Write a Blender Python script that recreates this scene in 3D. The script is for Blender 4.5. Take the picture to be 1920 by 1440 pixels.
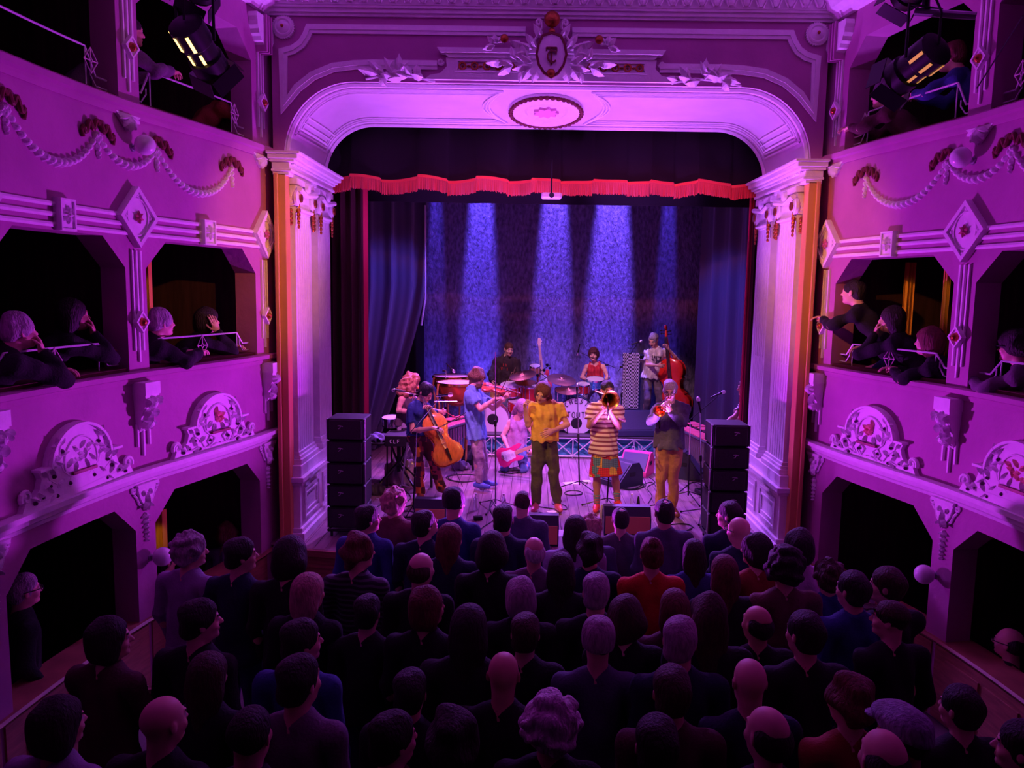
import bpy, math, random
import numpy as np
from mathutils import Vector, Matrix
for _o in list(bpy.data.objects): bpy.data.objects.remove(_o)
SC = bpy.context.scene
COL = SC.collection
PI = math.pi
random.seed(7)
# ------------------------------------------------------------------ camera
EYE = 4.04
F_, PITCH, YAW, ROLL = 1452.0, math.radians(6.64), math.radians(.86), math.radians(1.03)
SX, SY, TX = 13.6, -6.7, -.12
_cp, _sp, _cy, _sn = math.cos(PITCH), math.sin(PITCH), math.cos(YAW), math.sin(YAW)
_fw = Vector((-_sn*_cp, _cy*_cp, -_sp)); _rt = Vector((_cy, _sn, 0)); _up = _rt.cross(_fw)
R2 = math.cos(ROLL)*_rt + math.sin(ROLL)*_up
U2 = -math.sin(ROLL)*_rt + math.cos(ROLL)*_up
ORG = Vector((TX, 0, EYE))
cd = bpy.data.cameras.new('camera'); cam = bpy.data.objects.new('camera', cd); COL.objects.link(cam)
cam.matrix_world = Matrix(((R2.x, U2.x, -_fw.x, ORG.x), (R2.y, U2.y, -_fw.y, ORG.y), (R2.z, U2.z, -_fw.z, ORG.z), (0, 0, 0, 1)))
cd.sensor_fit = 'HORIZONTAL'; cd.sensor_width = 36; cd.lens = 36*F_/1920
cd.shift_x = -SX/1920; cd.shift_y = SY/1920
cd.clip_start = .05; cd.clip_end = 100
SC.camera = cam
# ------------------------------------------------------------------ world, exposure, lights
w = bpy.data.worlds.new('world'); SC.world = w; w.use_nodes = True
w.node_tree.nodes['Background'].inputs[0].default_value = (.25, .05, .35, 1)
w.node_tree.nodes['Background'].inputs[1].default_value = .004
SC.view_settings.view_transform = 'Standard'; SC.view_settings.look = 'None'
SC.view_settings.exposure = 0; SC.view_settings.gamma = 1; SC.view_settings.use_curve_mapping = False

def light(kind, name, loc, target, power, color, size=.1, spot=60, blend=.5, sy=None):
    l = bpy.data.lights.new(name, kind); o = bpy.data.objects.new(name, l); COL.objects.link(o)
    o.location = loc; l.energy = power; l.color = color
    if target is not None:
        o.rotation_euler = (Vector(target)-Vector(loc)).to_track_quat('-Z', 'Y').to_euler()
    if kind == 'SPOT': l.spot_size = math.radians(spot); l.spot_blend = blend; l.shadow_soft_size = size
    elif kind == 'POINT': l.shadow_soft_size = size
    elif kind == 'AREA':
        l.size = size
        if sy: l.shape = 'RECTANGLE'; l.size_y = sy
    return o
PURPLE = (.60, .035, 1.0); MAGENTA = (1.0, .07, .62); VIOLET = (.34, .10, 1.0); BLUE = (.10, .05, 1.0); WARM = (1.0, .47, .10)
# purple wash from the stage lip on both side walls and up under the arch
light('SPOT', 'wash_left', (.9, 9.2, 1.5), (-3.7, 5.9, 5.1), 1300, (.56, .035, .92), .06, 78, .95)
light('SPOT', 'wash_right', (-.9, 9.2, 1.5), (3.7, 5.9, 5.1), 1300, (.56, .035, .92), .06, 78, .95)
light('SPOT', 'wash_arch', (-1.1, 9.45, 1.4), (-1.0, 9.45, 6.2), 1350, (.50, .11, 1.0), .1, 72, .5)
light('SPOT', 'wash_arch', (1.1, 9.45, 1.4), (1.0, 9.45, 6.2), 1350, (.50, .11, 1.0), .1, 72, .5)
# dim magenta house fill high over the stalls
light('AREA', 'house_fill', (0, 2.5, 6.9), (0, 5.5, 3.0), 2.2, (.80, .05, .72), 1.6)
# warm balcony profiles (the two theatre lanterns hung in the top boxes)
light('SPOT', 'lantern_beam', (-2.75, 6.6, 6.15), (.9, 10.3, 1.8), 900, (1.0, .50, .14), .06, 20, .35)
light('SPOT', 'lantern_beam', (2.75, 6.6, 6.05), (-1.2, 10.5, 1.8), 520, (1.0, .42, .12), .06, 13, .5)
light('SPOT', 'lantern_beam', (2.75, 6.6, 6.05), (.9, 10.3, 1.9), 260, (1.0, .45, .14), .06, 18, .5)
light('SPOT', 'lantern_spill', (-2.2, 5.0, 6.3), (3.1, 8.7, 4.4), 1000, (1.0, .36, .05), .08, 24, .9)
light('SPOT', 'lantern_spill', (2.2, 5.0, 6.3), (-3.1, 8.7, 4.4), 1000, (1.0, .36, .05), .08, 24, .9)
_l = light('SPOT', 'valance_light', (.6, 5.0, 6.7), (.6, 10.5, 5.42), 420, (1.0, .13, .05), .05, 60, .8); _l.scale = (1, .13, 1)
# stage wash from above
light('SPOT', 'stage_top', (-1.4, 14.3, 5.5), (-.5, 10.8, 1.1), 2300, (.46, .115, 1.0), .15, 74, .7)
light('SPOT', 'stage_top', (1.6, 14.3, 5.5), (.9, 10.6, 1.1), 2300, (.40, .11, 1.0), .15, 74, .7)
light('SPOT', 'stage_front', (-1.5, 9.2, 5.9), (-.9, 12.6, 1.2), 1100, (.95, .20, .85), .12, 46, .8)
light('SPOT', 'stage_front', (1.6, 9.2, 5.9), (1.1, 12.9, 1.2), 1200, (.48, .20, 1.0), .12, 46, .8)
light('SPOT', 'riser_wash', (.2, 12.1, 6.2), (.35, 14.8, 2.0), 360, (.85, .30, .95), .12, 48, .9)  # unseen spot added to brighten the dark back row
light('SPOT', 'bassist_light', (.9, 12.2, 6.1), (2.1, 15.1, 2.5), 420, (1.0, .42, .62), .08, 26, .7)
light('SPOT', 'drummer_light', (-1.3, 12.2, 6.1), (-.75, 14.9, 2.5), 300, (1.0, .45, .55), .08, 20, .8)
light('SPOT', 'drummer_light', (.4, 12.2, 6.1), (.85, 14.8, 2.4), 220, (1.0, .45, .65), .08, 20, .8)
# narrow blue washers raking down the back wall: elliptical beams
for _x, _dx, _z1, _p, _w, _c in ((-1.20, 0, 3.7, 1500, .13, (.15, .075, 1)), (.30, 0, 3.7, 1500, .14, (.19, .085, 1)), (1.72, -.25, 3.7, 1900, .16, (.19, .085, 1)), (2.62, 0, 3.0, 420, .12, (.12, .06, 1)), (-2.12, 0, 2.6, 420, .11, (.12, .06, 1))):
    _l = light('SPOT', 'back_washer', (_x-_dx*.6, 14.9, 9.4), (_x+_dx, 16.1, _z1), _p*4.6, _c, .05, 44 if _z1 > 3.5 else 30, .7); _l.scale = (_w*1.5, 1, 1)
    _l = light('SPOT', 'back_washer', (_x+_dx, 15.3, 1.5), (_x+_dx, 16.1, 3.0), _p*.10, _c, .04, 80, .9); _l.scale = (.4, 1, 1)
light('SPOT', 'side_blue', (-.5, 12.6, 5.4), (-3.2, 13.2, 3.4), 300, (.10, .07, 1.0), .1, 50, .9)
light('SPOT', 'side_blue', (.8, 12.6, 5.4), (3.4, 13.2, 3.4), 300, (.10, .07, 1.0), .1, 50, .9)

# ------------------------------------------------------------------ helpers
def ray(px, py): return _fw + R2*((px-960-SX)/F_) - U2*((py-720-SY)/F_)
def P(px, py, Y):
    d = ray(px, py); return ORG + d*(Y/d.y)
def PZ(px, py, Z):
    d = ray(px, py); return ORG + d*((Z-EYE)/d.z)

MATS = {}
def mat(name, color, rough=.6, metal=0, var=.0, scale=8, bump=0, bscale=30, emit=None, estr=1, spec=None, alpha=None, coat=0, sheen=0, color2=None, pattern=None, stretch=None):
    if name in MATS: return MATS[name]
    m = bpy.data.materials.new(name); m.use_nodes = True; MATS[name] = m
    nt = m.node_tree; b = nt.nodes['Principled BSDF']; N = nt.nodes.new; L = nt.links.new
    c = tuple(color)+(1,); b.inputs['Base Color'].default_value = c
    b.inputs['Roughness'].default_value = rough; b.inputs['Metallic'].default_value = metal
    if spec is not None: b.inputs['Specular IOR Level'].default_value = spec
    if coat: b.inputs['Coat Weight'].default_value = coat
    if sheen: b.inputs['Sheen Weight'].default_value = sheen
    tc = N('ShaderNodeTexCoord'); mp = N('ShaderNodeMapping'); L(tc.outputs['Object'], mp.inputs[0])
    if stretch: mp.inputs['Scale'].default_value = stretch
    if var or color2:
        n = N('ShaderNodeTexNoise'); n.inputs['Scale'].default_value = scale; n.inputs['Detail'].default_value = 5
        L(mp.outputs[0], n.inputs['Vector'])
        fac = n.outputs['Fac']
        if pattern == 'wave':
            wv = N('ShaderNodeTexWave'); wv.inputs['Scale'].default_value = scale; wv.inputs['Distortion'].default_value = 2
            L(mp.outputs[0], wv.inputs['Vector']); fac = wv.outputs['Fac']
        elif pattern == 'bandz':
            wv = N('ShaderNodeTexWave'); wv.bands_direction = 'Z'; wv.inputs['Scale'].default_value = scale; wv.inputs['Distortion'].default_value = .3
            L(mp.outputs[0], wv.inputs['Vector']); fac = wv.outputs['Fac']
        elif pattern == 'check':
            ck = N('ShaderNodeTexChecker'); ck.inputs['Scale'].default_value = scale
            L(mp.outputs[0], ck.inputs['Vector']); fac = ck.outputs['Fac']
        elif pattern == 'voro':
            vo = N('ShaderNodeTexVoronoi'); vo.inputs['Scale'].default_value = scale
            L(mp.outputs[0], vo.inputs['Vector']); fac = vo.outputs['Distance']
        rp = N('ShaderNodeValToRGB'); L(fac, rp.inputs[0])
        c2 = tuple(color2)+(1,) if color2 else tuple(min(1, x*(1+var)) for x in color)+(1,)
        c1 = c if color2 else tuple(x*(1-var) for x in color)+(1,)
        lo, hi = (.3, .7) if not pattern else ((.47, .53) if pattern != 'wave' else (.2, .8))
        rp.color_ramp.elements[0].position = lo; rp.color_ramp.elements[1].position = hi
        rp.color_ramp.elements[0].color = c1; rp.color_ramp.elements[1].color = c2
        L(rp.outputs[0], b.inputs['Base Color'])
    if bump:
        n = N('ShaderNodeTexNoise'); n.inputs['Scale'].default_value = bscale; n.inputs['Detail'].default_value = 6
        L(mp.outputs[0], n.inputs['Vector'])
        bp = N('ShaderNodeBump'); bp.inputs['Strength'].default_value = min(1, bump); bp.inputs['Distance'].default_value = .02
        L(n.outputs['Fac'], bp.inputs['Height']); L(bp.outputs[0], b.inputs['Normal'])
    if emit:
        b.inputs['Emission Color'].default_value = tuple(emit)+(1,); b.inputs['Emission Strength'].default_value = estr
    return m

class MB:
    """collects shapes; build() links them as one mesh object"""
    def __init__(s): s.v = []; s.f = []; s.m = []; s.mi = 0
    def add(s, vs, fs):
        k = len(s.v); s.v += [tuple(v) for v in vs]
        for f in fs: s.f.append(tuple(i+k for i in f)); s.m.append(s.mi)
        return s
    def box(s, c, d, M=None):
        vs = [Vector((c[0]+sx*d[0]/2, c[1]+sy*d[1]/2, c[2]+sz*d[2]/2)) for sx in (-1, 1) for sy in (-1, 1) for sz in (-1, 1)]
        if M is not None: vs = [M @ v for v in vs]
        return s.add(vs, [(0, 1, 3, 2), (4, 6, 7, 5), (0, 4, 5, 1), (2, 3, 7, 6), (0, 2, 6, 4), (1, 5, 7, 3)])
    def bbox(s, c, d, b=.01, M=None):
        """box with chamfered edges"""
        hx, hy, hz = d[0]/2, d[1]/2, d[2]/2; b = min(b, hx*.9, hy*.9, hz*.9); vs = []
        for sx in (-1, 1):
            for sy in (-1, 1):
                for sz in (-1, 1):
                    vs += [(c[0]+sx*hx, c[1]+sy*(hy-b), c[2]+sz*(hz-b)), (c[0]+sx*(hx-b), c[1]+sy*hy, c[2]+sz*(hz-b)), (c[0]+sx*(hx-b), c[1]+sy*(hy-b), c[2]+sz*hz)]
        def I(i, j, k, a): return ((i*2+j)*2+k)*3+a
        F = []
        for a in range(3):
            for sgn in (0, 1):
                q = []
                for (p, r) in ((0, 0), (0, 1), (1, 1), (1, 0)):
                    t = [0, 0, 0]; t[a] = sgn; o = [x for x in range(3) if x != a]; t[o[0]] = p; t[o[1]] = r; q.append(I(*t, a))
                F.append(tuple(q))
        for a in range(3):
            o = [x for x in range(3) if x != a]
            for p in (0, 1):
                for r in (0, 1):
                    t0 = [0, 0, 0]; t0[o[0]] = p; t0[o[1]] = r; t1 = list(t0); t1[a] = 1
                    F.append((I(*t0, o[0]), I(*t1, o[0]), I(*t1, o[1]), I(*t0, o[1])))
        for i in (0, 1):
            for j in (0, 1):
                for k in (0, 1): F.append((I(i, j, k, 0), I(i, j, k, 1), I(i, j, k, 2)))
        vs = [Vector(v) for v in vs]
        if M is not None: vs = [M @ v for v in vs]
        return s.add(vs, F)
    def tube(s, pts, r, n=8, cap=True, closed=False, flat=1.0):
        pts = [Vector(p) for p in pts]; m = len(pts)
        rs = r if isinstance(r, (list, tuple)) else [r]*m
        vs = []; prev = None
        for i, p in enumerate(pts):
            if closed: t = pts[(i+1) % m]-pts[i-1]
            else: t = pts[min(i+1, m-1)]-pts[max(i-1, 0)]
            if t.length < 1e-9: t = Vector((0, 0, 1))
            t.normalize()
            if prev is None:
                a = Vector((0, 0, 1)) if abs(t.z) < .9 else Vector((1, 0, 0))
                u = t.cross(a).normalized()
            else:
                u = prev - t*prev.dot(t)
                u = u.normalized() if u.length > 1e-6 else t.orthogonal().normalized()
            prev = u; w_ = t.cross(u)
            for k in range(n):
                a = 2*PI*k/n; vs.append(p+u*(math.cos(a)*rs[i])+w_*(math.sin(a)*rs[i]*flat))
        fs = []
        for i in range(m if closed else m-1):
            j = (i+1) % m
            for k in range(n): fs.append((i*n+k, i*n+(k+1) % n, j*n+(k+1) % n, j*n+k))
        if cap and not closed: fs += [tuple(reversed(range(n))), tuple((m-1)*n+k for k in range(n))]
        return s.add(vs, fs)
    def lathe(s, prof, M=None, n=24, cap=True, sx=1, sy=1):
        """prof: list of (r,z) about local z"""
        vs = []; m = len(prof)
        for r, z in prof:
            for k in range(n):
                a = 2*PI*k/n; v = Vector((math.cos(a)*r*sx, math.sin(a)*r*sy, z)); vs.append(M @ v if M is not None else v)
        fs = [(i*n+k, i*n+(k+1) % n, (i+1)*n+(k+1) % n, (i+1)*n+k) for i in range(m-1) for k in range(n)]
        if cap: fs += [tuple(reversed(range(n))), tuple((m-1)*n+k for k in range(n))]
        return s.add(vs, fs)
    def ball(s, c, r, n=10, m=7, M=None, sc=(1, 1, 1)):
        prof = [(math.sin(PI*i/m)*r, -math.cos(PI*i/m)*r) for i in range(m+1)]
        prof[0] = (r*.02, -r); prof[-1] = (r*.02, r)
        T = Matrix.Translation(Vector(c)) @ (M if M is not None else Matrix.Identity(4)) @ Matrix.Diagonal((sc[0], sc[1], sc[2], 1))
        return s.lathe(prof, T, n)
    def prism(s, poly, h, M=None, z0=0):
        """poly: 2D outline in local xy extruded z0..z0+h"""
        n = len(poly); vs = [Vector((x, y, z0)) for x, y in poly]+[Vector((x, y, z0+h)) for x, y in poly]
        if M is not None: vs = [M @ v for v in vs]
        fs = [tuple(reversed(range(n))), tuple(range(n, 2*n))]+[(i, (i+1) % n, n+(i+1) % n, n+i) for i in range(n)]
        return s.add(vs, fs)
    def strip(s, pts, wd, h, fn, z0=0, closed=False):
        """flat band of width wd along 2D path; fn(x,y,z)->world"""
        n = len(pts); L_ = []; R_ = []
        for i in range(n):
            if closed: a, b = pts[i-1], pts[(i+1) % n]
            else: a, b = pts[max(0, i-1)], pts[min(n-1, i+1)]
            p = pts[i]
            d1 = Vector((p[0]-a[0], p[1]-a[1])); d2 = Vector((b[0]-p[0], b[1]-p[1]))
            if d1.length < 1e-9: d1 = d2
            if d2.length < 1e-9: d2 = d1
            d1.normalize(); d2.normalize(); t = (d1+d2)
            t = t.normalized() if t.length > 1e-6 else d1
            k = 1/max(.45, t.dot(d1)); nx, ny = -t.y*k, t.x*k
            L_.append((p[0]+nx*wd/2, p[1]+ny*wd/2)); R_.append((p[0]-nx*wd/2, p[1]-ny*wd/2))
        vs = []
        for a, b in zip(L_, R_): vs += [fn(a[0], a[1], z0), fn(a[0], a[1], z0+h), fn(b[0], b[1], z0+h), fn(b[0], b[1], z0)]
        fs = []
        for i in range(n if closed else n-1):
            j = (i+1) % n
            for k in range(4): fs.append((i*4+k, i*4+(k+1) % 4, j*4+(k+1) % 4, j*4+k))
        if not closed: fs += [(3, 2, 1, 0), ((n-1)*4, (n-1)*4+1, (n-1)*4+2, (n-1)*4+3)]
        return s.add(vs, fs)
    def fill(s, poly, h, fn, z0=0):
        n = len(poly); vs = [fn(x, y, z0) for x, y in poly]+[fn(x, y, z0+h) for x, y in poly]
        return s.add(vs, [tuple(reversed(range(n))), tuple(range(n, 2*n))]+[(i, (i+1) % n, n+(i+1) % n, n+i) for i in range(n)])
    def build(s, name, mats, parent=None, smooth=False, local=False, label=None, fixn=True):
        me = bpy.data.meshes.new(name)
        off = Vector((0, 0, 0)) if (parent is None or local) else root_of(parent)
        me.from_pydata([tuple(Vector(v)-off) for v in s.v], [], s.f)
        if not isinstance(mats, (list, tuple)): mats = [mats]
        for m in mats: me.materials.append(m)
        if len(mats) > 1: me.polygons.foreach_set('material_index', s.m)
        if fixn:
            import bmesh
            bm = bmesh.new(); bm.from_mesh(me); bmesh.ops.recalc_face_normals(bm, faces=bm.faces); bm.to_mesh(me); bm.free()
        if smooth:
            me.polygons.foreach_set('use_smooth', [True]*len(me.polygons))
            try: me.set_sharp_from_angle(angle=math.radians(38))
            except Exception: pass
        me.update()
        o = bpy.data.objects.new(name, me); COL.objects.link(o)
        if parent is not None: o.parent = parent
        if label: o['label'] = label
        return o
def root_of(o):
    v = Vector((0, 0, 0))
    while o is not None: v += o.location; o = o.parent
    return v
def tag(o, label, cat, group=None, kind=None):
    if label: o['label'] = label
    if cat: o['category'] = cat
    if group: o['group'] = group
    if kind: o['kind'] = kind
    return o
def thing(name, label, cat, loc=(0, 0, 0), group=None, rz=0):
    o = bpy.data.objects.new(name, None); COL.objects.link(o); o.location = loc; o.rotation_euler = (0, 0, rz); o.empty_display_size = .1
    return tag(o, label, cat, group)
def struct(o): o['kind'] = 'structure'; return o
def copy_tree(o, parent=None):
    c = o.copy(); COL.objects.link(c); c.parent = parent
    for ch in list(o.children): copy_tree(ch, c)
    return c
def align(a, b):
    """matrix whose z runs from a towards b, origin at a"""
    a, b = Vector(a), Vector(b); q = (b-a).to_track_quat('Z', 'Y')
    return Matrix.Translation(a) @ q.to_matrix().to_4x4()

# ------------------------------------------------------------------ materials
M_WALL = mat('plaster_wall', (.47, .155, .36), .75, var=.10, scale=2.2, bump=.25, bscale=14)
M_ORN = mat('plaster_ornament', (.86, .80, .84), .6, var=.05, scale=12, bump=.15, bscale=40)
M_BEIGE = mat('ochre_pier', (.72, .36, .12), .7, var=.06, scale=3)
M_GOLD = mat('bronze_gilding', (.42, .13, .035), .35, .75, var=.3, scale=30, bump=.3, bscale=60)
M_RED = mat('red_ribbon', (.17, .022, .03), .5, .2, var=.2, scale=20)
M_PINK = mat('painted_flower', (.75, .22, .30), .7, var=.2, scale=40)
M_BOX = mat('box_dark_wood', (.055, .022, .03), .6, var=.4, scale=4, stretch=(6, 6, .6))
M_OCHRE = mat('ochre_gap_light', (.75, .38, .05), .8)
M_WOODP = mat('parapet_wood', (.36, .14, .09), .45, var=.25, scale=5, stretch=(1, 1, 8))
M_METAL = mat('black_metal', (.02, .02, .022), .4, .6)
M_CHROME = mat('chrome', (.75, .75, .78), .18, 1)
M_STEEL = mat('grey_steel', (.35, .35, .38), .35, .9)
M_BLACK = mat('black_plastic', (.006, .006, .007), .65)
M_RUBBER = mat('rubber', (.01, .01, .01), .8)
M_CLOTHK = mat('black_cloth', (.012, .011, .014), .95)
M_WHITE = mat('white_plastic', (.85, .85, .85), .4)
# ------------------------------------------------------------------ side walls of the horseshoe
_K = [(2.98, 9.3), (3.04, 8.9), (3.18, 8.05), (3.41, 7.15), (3.55, 6.6), (3.66, 5.8), (3.72, 4.7), (3.70, 3.6), (3.6, 2.4), (3.3, 1.2), (2.8, .2)]
_C = []
for _i in range(1, len(_K)-2):
    p0, p1, p2, p3 = [np.array(q) for q in _K[_i-1:_i+3]]
    for _j in range(40):
        t = _j/40.; _C.append(.5*((2*p1)+(-p0+p2)*t+(2*p0-5*p1+4*p2-p3)*t*t+(-p0+3*p1-3*p2+p3)*t**3))
_C = np.array(_C); _S = np.concatenate([[0], np.cumsum(np.linalg.norm(np.diff(_C, axis=0), axis=1))])
def W(s, side, d, z):
    """point on the wall: s metres from the stage, d metres into the room, height z"""
    x = np.interp(s, _S, _C[:, 0]); y = np.interp(s, _S, _C[:, 1])
    x2 = np.interp(s+.05, _S, _C[:, 0]); y2 = np.interp(s+.05, _S, _C[:, 1]); x1 = np.interp(max(0, s-.05), _S, _C[:, 0]); y1 = np.interp(max(0, s-.05), _S, _C[:, 1])
    tx, ty = x2-x1, y2-y1; l = math.hypot(tx, ty) or 1
    nx, ny = ty/l, -tx/l      # towards the room for the right-hand wall
    return Vector((side*(x+nx*d), y+ny*d, z))
def WF(side, d0=0): return lambda s, z, d: W(s, side, d0+d, z)
COLS = [(.34, .17), (2.29, .125), (4.02, .125), (5.75, .125), (7.45, .125)]
OPEN = [(.51, 2.165), (2.415, 3.895), (4.145, 5.625), (5.875, 7.325)]
LEV = [(1.0, 2.13), (3.28, 4.42), (5.55, 6.63)]
FLOOR = .30
def hexa(mb, side, s0, s1, l0, l1, h0, h1, d0=0, d1=-.24):
    vs = [W(s0, side, d0, l0), W(s1, side, d0, l1), W(s1, side, d0, h1), W(s0, side, d0, h0), W(s0, side, d1, l0), W(s1, side, d1, l1), W(s1, side, d1, h1), W(s0, side, d1, h0)]
    mb.add(vs, [(0, 1, 2, 3), (4, 7, 6, 5), (0, 4, 5, 1), (3, 2, 6, 7), (0, 3, 7, 4), (1, 5, 6, 2)])
def frange(a, b, st):
    n = max(1, int(math.ceil((b-a)/st))); return [a+(b-a)*i/n for i in range(n+1)]
def sweep(mb, side, prof, s0, s1, st=.12):
    ss = frange(s0, s1, st); n = len(prof); vs = []
    for s in ss: vs += [W(s, side, d, z) for d, z in prof]
    fs = [(i*n+k, i*n+(k+1) % n, (i+1)*n+(k+1) % n, (i+1)*n+k) for i in range(len(ss)-1) for k in range(n)]
    fs += [tuple(reversed(range(n))), tuple((len(ss)-1)*n+k for k in range(n))]
    mb.add(vs, fs)
SN = {-1: 'left', 1: 'right'}
for side in (-1, 1):
    mb = MB(); prev = .05
    for o in OPEN+[None]:
        e = o[0] if o else 8.6
        ss = frange(prev, e, .2)
        for a, b in zip(ss, ss[1:]): hexa(mb, side, a, b, FLOOR, FLOOR, 7.3, 7.3)
        if not o: break
        s0, s1 = o; c = .26
        ss = [s0, s0+c]+frange(s0+c, s1-c, .15)[1:]+[s1]
        for a, b in zip(ss, ss[1:]):
            top = lambda s, zt: zt-.25*max(0, 1-(s-s0)/c)-.25*max(0, 1-(s1-s)/c)
            zs = [FLOOR]
            hexa(mb, side, a, b, FLOOR, FLOOR, LEV[0][0], LEV[0][0])
            hexa(mb, side, a, b, top(a, LEV[0][1]), top(b, LEV[0][1]), LEV[1][0], LEV[1][0])
            hexa(mb, side, a, b, top(a, LEV[1][1]), top(b, LEV[1][1]), LEV[2][0], LEV[2][0])
            hexa(mb, side, a, b, top(a, LEV[2][1]), top(b, LEV[2][1]), 7.3, 7.3)
        prev = s1
    struct(mb.build('wall_'+SN[side], M_WALL))
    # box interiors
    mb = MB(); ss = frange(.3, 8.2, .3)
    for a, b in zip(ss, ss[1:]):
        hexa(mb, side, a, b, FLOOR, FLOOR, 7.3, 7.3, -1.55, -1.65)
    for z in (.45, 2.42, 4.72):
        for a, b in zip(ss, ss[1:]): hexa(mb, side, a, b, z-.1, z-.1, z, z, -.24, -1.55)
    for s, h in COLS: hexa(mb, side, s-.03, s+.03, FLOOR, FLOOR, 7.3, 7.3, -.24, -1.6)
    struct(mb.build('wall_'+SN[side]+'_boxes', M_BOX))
    # door panelling inside the boxes (surface relief of the back walls)
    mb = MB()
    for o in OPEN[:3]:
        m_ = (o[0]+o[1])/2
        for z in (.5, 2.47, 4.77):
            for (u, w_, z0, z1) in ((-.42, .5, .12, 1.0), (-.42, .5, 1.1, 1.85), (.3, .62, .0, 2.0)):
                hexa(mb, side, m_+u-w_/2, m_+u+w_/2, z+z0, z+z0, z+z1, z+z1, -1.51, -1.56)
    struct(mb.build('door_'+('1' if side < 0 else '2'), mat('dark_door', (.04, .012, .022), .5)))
    # mouldings
    def trim(name, profs, m=M_ORN, s0=.02, s1=8.3):
        mb = MB()
        for p in profs: sweep(mb, side, p, s0, s1)
        struct(mb.build(name, m, smooth=False))
    k = 0 if side < 0 else 10
    trim('trim_%d' % (1+k), [[(0, 2.28), (.02, 2.28), (.03, 2.31), (.06, 2.33), (.07, 2.37), (.10, 2.38), (.10, 2.42), (0, 2.42)]])
    trim('trim_%d' % (2+k), [[(-.26, 3.20), (.015, 3.18), (.03, 3.21), (.03, 3.225), (.055, 3.235), (.06, 3.275), (.04, 3.285), (-.26, 3.285)]], M_WALL)
    trim('trim_%d' % (3+k), [[(-.26, 5.45), (.02, 5.42), (.03, 5.45), (.035, 5.475), (.065, 5.49), (.07, 5.535), (.05, 5.55), (-.26, 5.55)]], M_WALL)
    trim('trim_%d' % (4+k), [[(0, z-.017), (.018, z-.017), (.024, z), (.018, z+.017), (0, z+.017)] for z in (4.46, 4.535, 4.61)])
    trim('trim_%d' % (5+k), [[(-.27, 1.0), (.03, 1.0), (.045, 1.02), (.03, 1.04), (-.27, 1.04)]], M_WOODP)
    trim('trim_%d' % (6+k), [[(0, 6.93), (.05, 6.93), (.09, 6.98), (.16, 7.02), (.2, 7.1), (.3, 7.14), (.3, 7.3), (0, 7.3)]], M_ORN)
    # red velvet tops of the rails inside the openings
    mb = MB()
    for s0, s1 in OPEN[:3]:
        for z in (3.285, 5.55):
            sweep(mb, side, [(-.28, z), (-.02, z), (-.02, z+.03), (-.28, z+.03)], s0, s1)
    struct(mb.build('trim_%d' % (7+k), mat('rail_velvet', (.10, .012, .02), .9)))
    # wood panelling on the stalls parapet
    mb = MB()
    for s0, s1 in OPEN[:3]:
        sweep(mb, side, [(0, .32), (.015, .32), (.015, .98), (0, .98)], s0-.1, s1+.1)
        n = 3
        for i in range(n):
            a = s0+.05+(s1-s0-.1)*i/n; b = a+(s1-s0-.1)/n-.06
            sweep(mb, side, [(0, .42), (.03, .42), (.03, .90), (0, .90)], a, b)
    struct(mb.build('trim_%d' % (8+k), M_WOODP))

POSN = ['nearest the stage', 'second from the stage', 'third from the stage']
def sidename(side): return 'left' if side < 0 else 'right'
def leaf(mb, fn, x, y, ang, L=.12, wd=.045, d=.02, n=6):
    """raised pointed leaf drawn on a wall plane"""
    ca, sa = math.cos(ang), math.sin(ang); up = []; dn = []; 
    vs = []
    for i in range(n+1):
        t = i/n; h = wd*math.sin(PI*t**.8)*(1-.15*math.sin(t*9)**2); k = d*(.3+math.sin(PI*t))
        cx, cy = x+ca*L*t, y+sa*L*t
        vs += [fn(cx-sa*h, cy+ca*h, .002), fn(cx, cy, k+.012), fn(cx+sa*h, cy-ca*h, .002)]
    fs = []
    for i in range(n): fs += [(i*3, i*3+1, i*3+4, i*3+3), (i*3+1, i*3+2, i*3+5, i*3+4)]
    mb.add(vs, fs)
def bead(mb, fn, x, y, rx, ry, ang=0, d=.03, n=10):
    """raised oval drop on a wall plane"""
    vs = []; fs = []
    R = ((1, 0), (.8, .55), (.45, .88), (.03, 1))
    for r, h in R:
        for k in range(n):
            a = 2*PI*k/n; u, v = math.cos(a)*rx*r, math.sin(a)*ry*r
            vs.append(fn(x+u*math.cos(ang)-v*math.sin(ang), y+u*math.sin(ang)+v*math.cos(ang), h*d))
    for i in range(3):
        for k in range(n): fs.append((i*n+k, i*n+(k+1) % n, (i+1)*n+(k+1) % n, (i+1)*n+k))
    fs.append(tuple(3*n+k for k in range(n)))
    mb.add(vs, fs)
def wallpath(mb, fn, pts, r, n=6): mb.tube([fn(x, y, r*.6) for x, y in pts], r, n)
def spiral(cx, cy, r, a0, turns, n=16, grow=.25):
    return [(cx+math.cos(a0+2*PI*turns*i/n)*r*(1-(1-grow)*i/n), cy+math.sin(a0+2*PI*turns*i/n)*r*(1-(1-grow)*i/n)) for i in range(n+1)]

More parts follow.
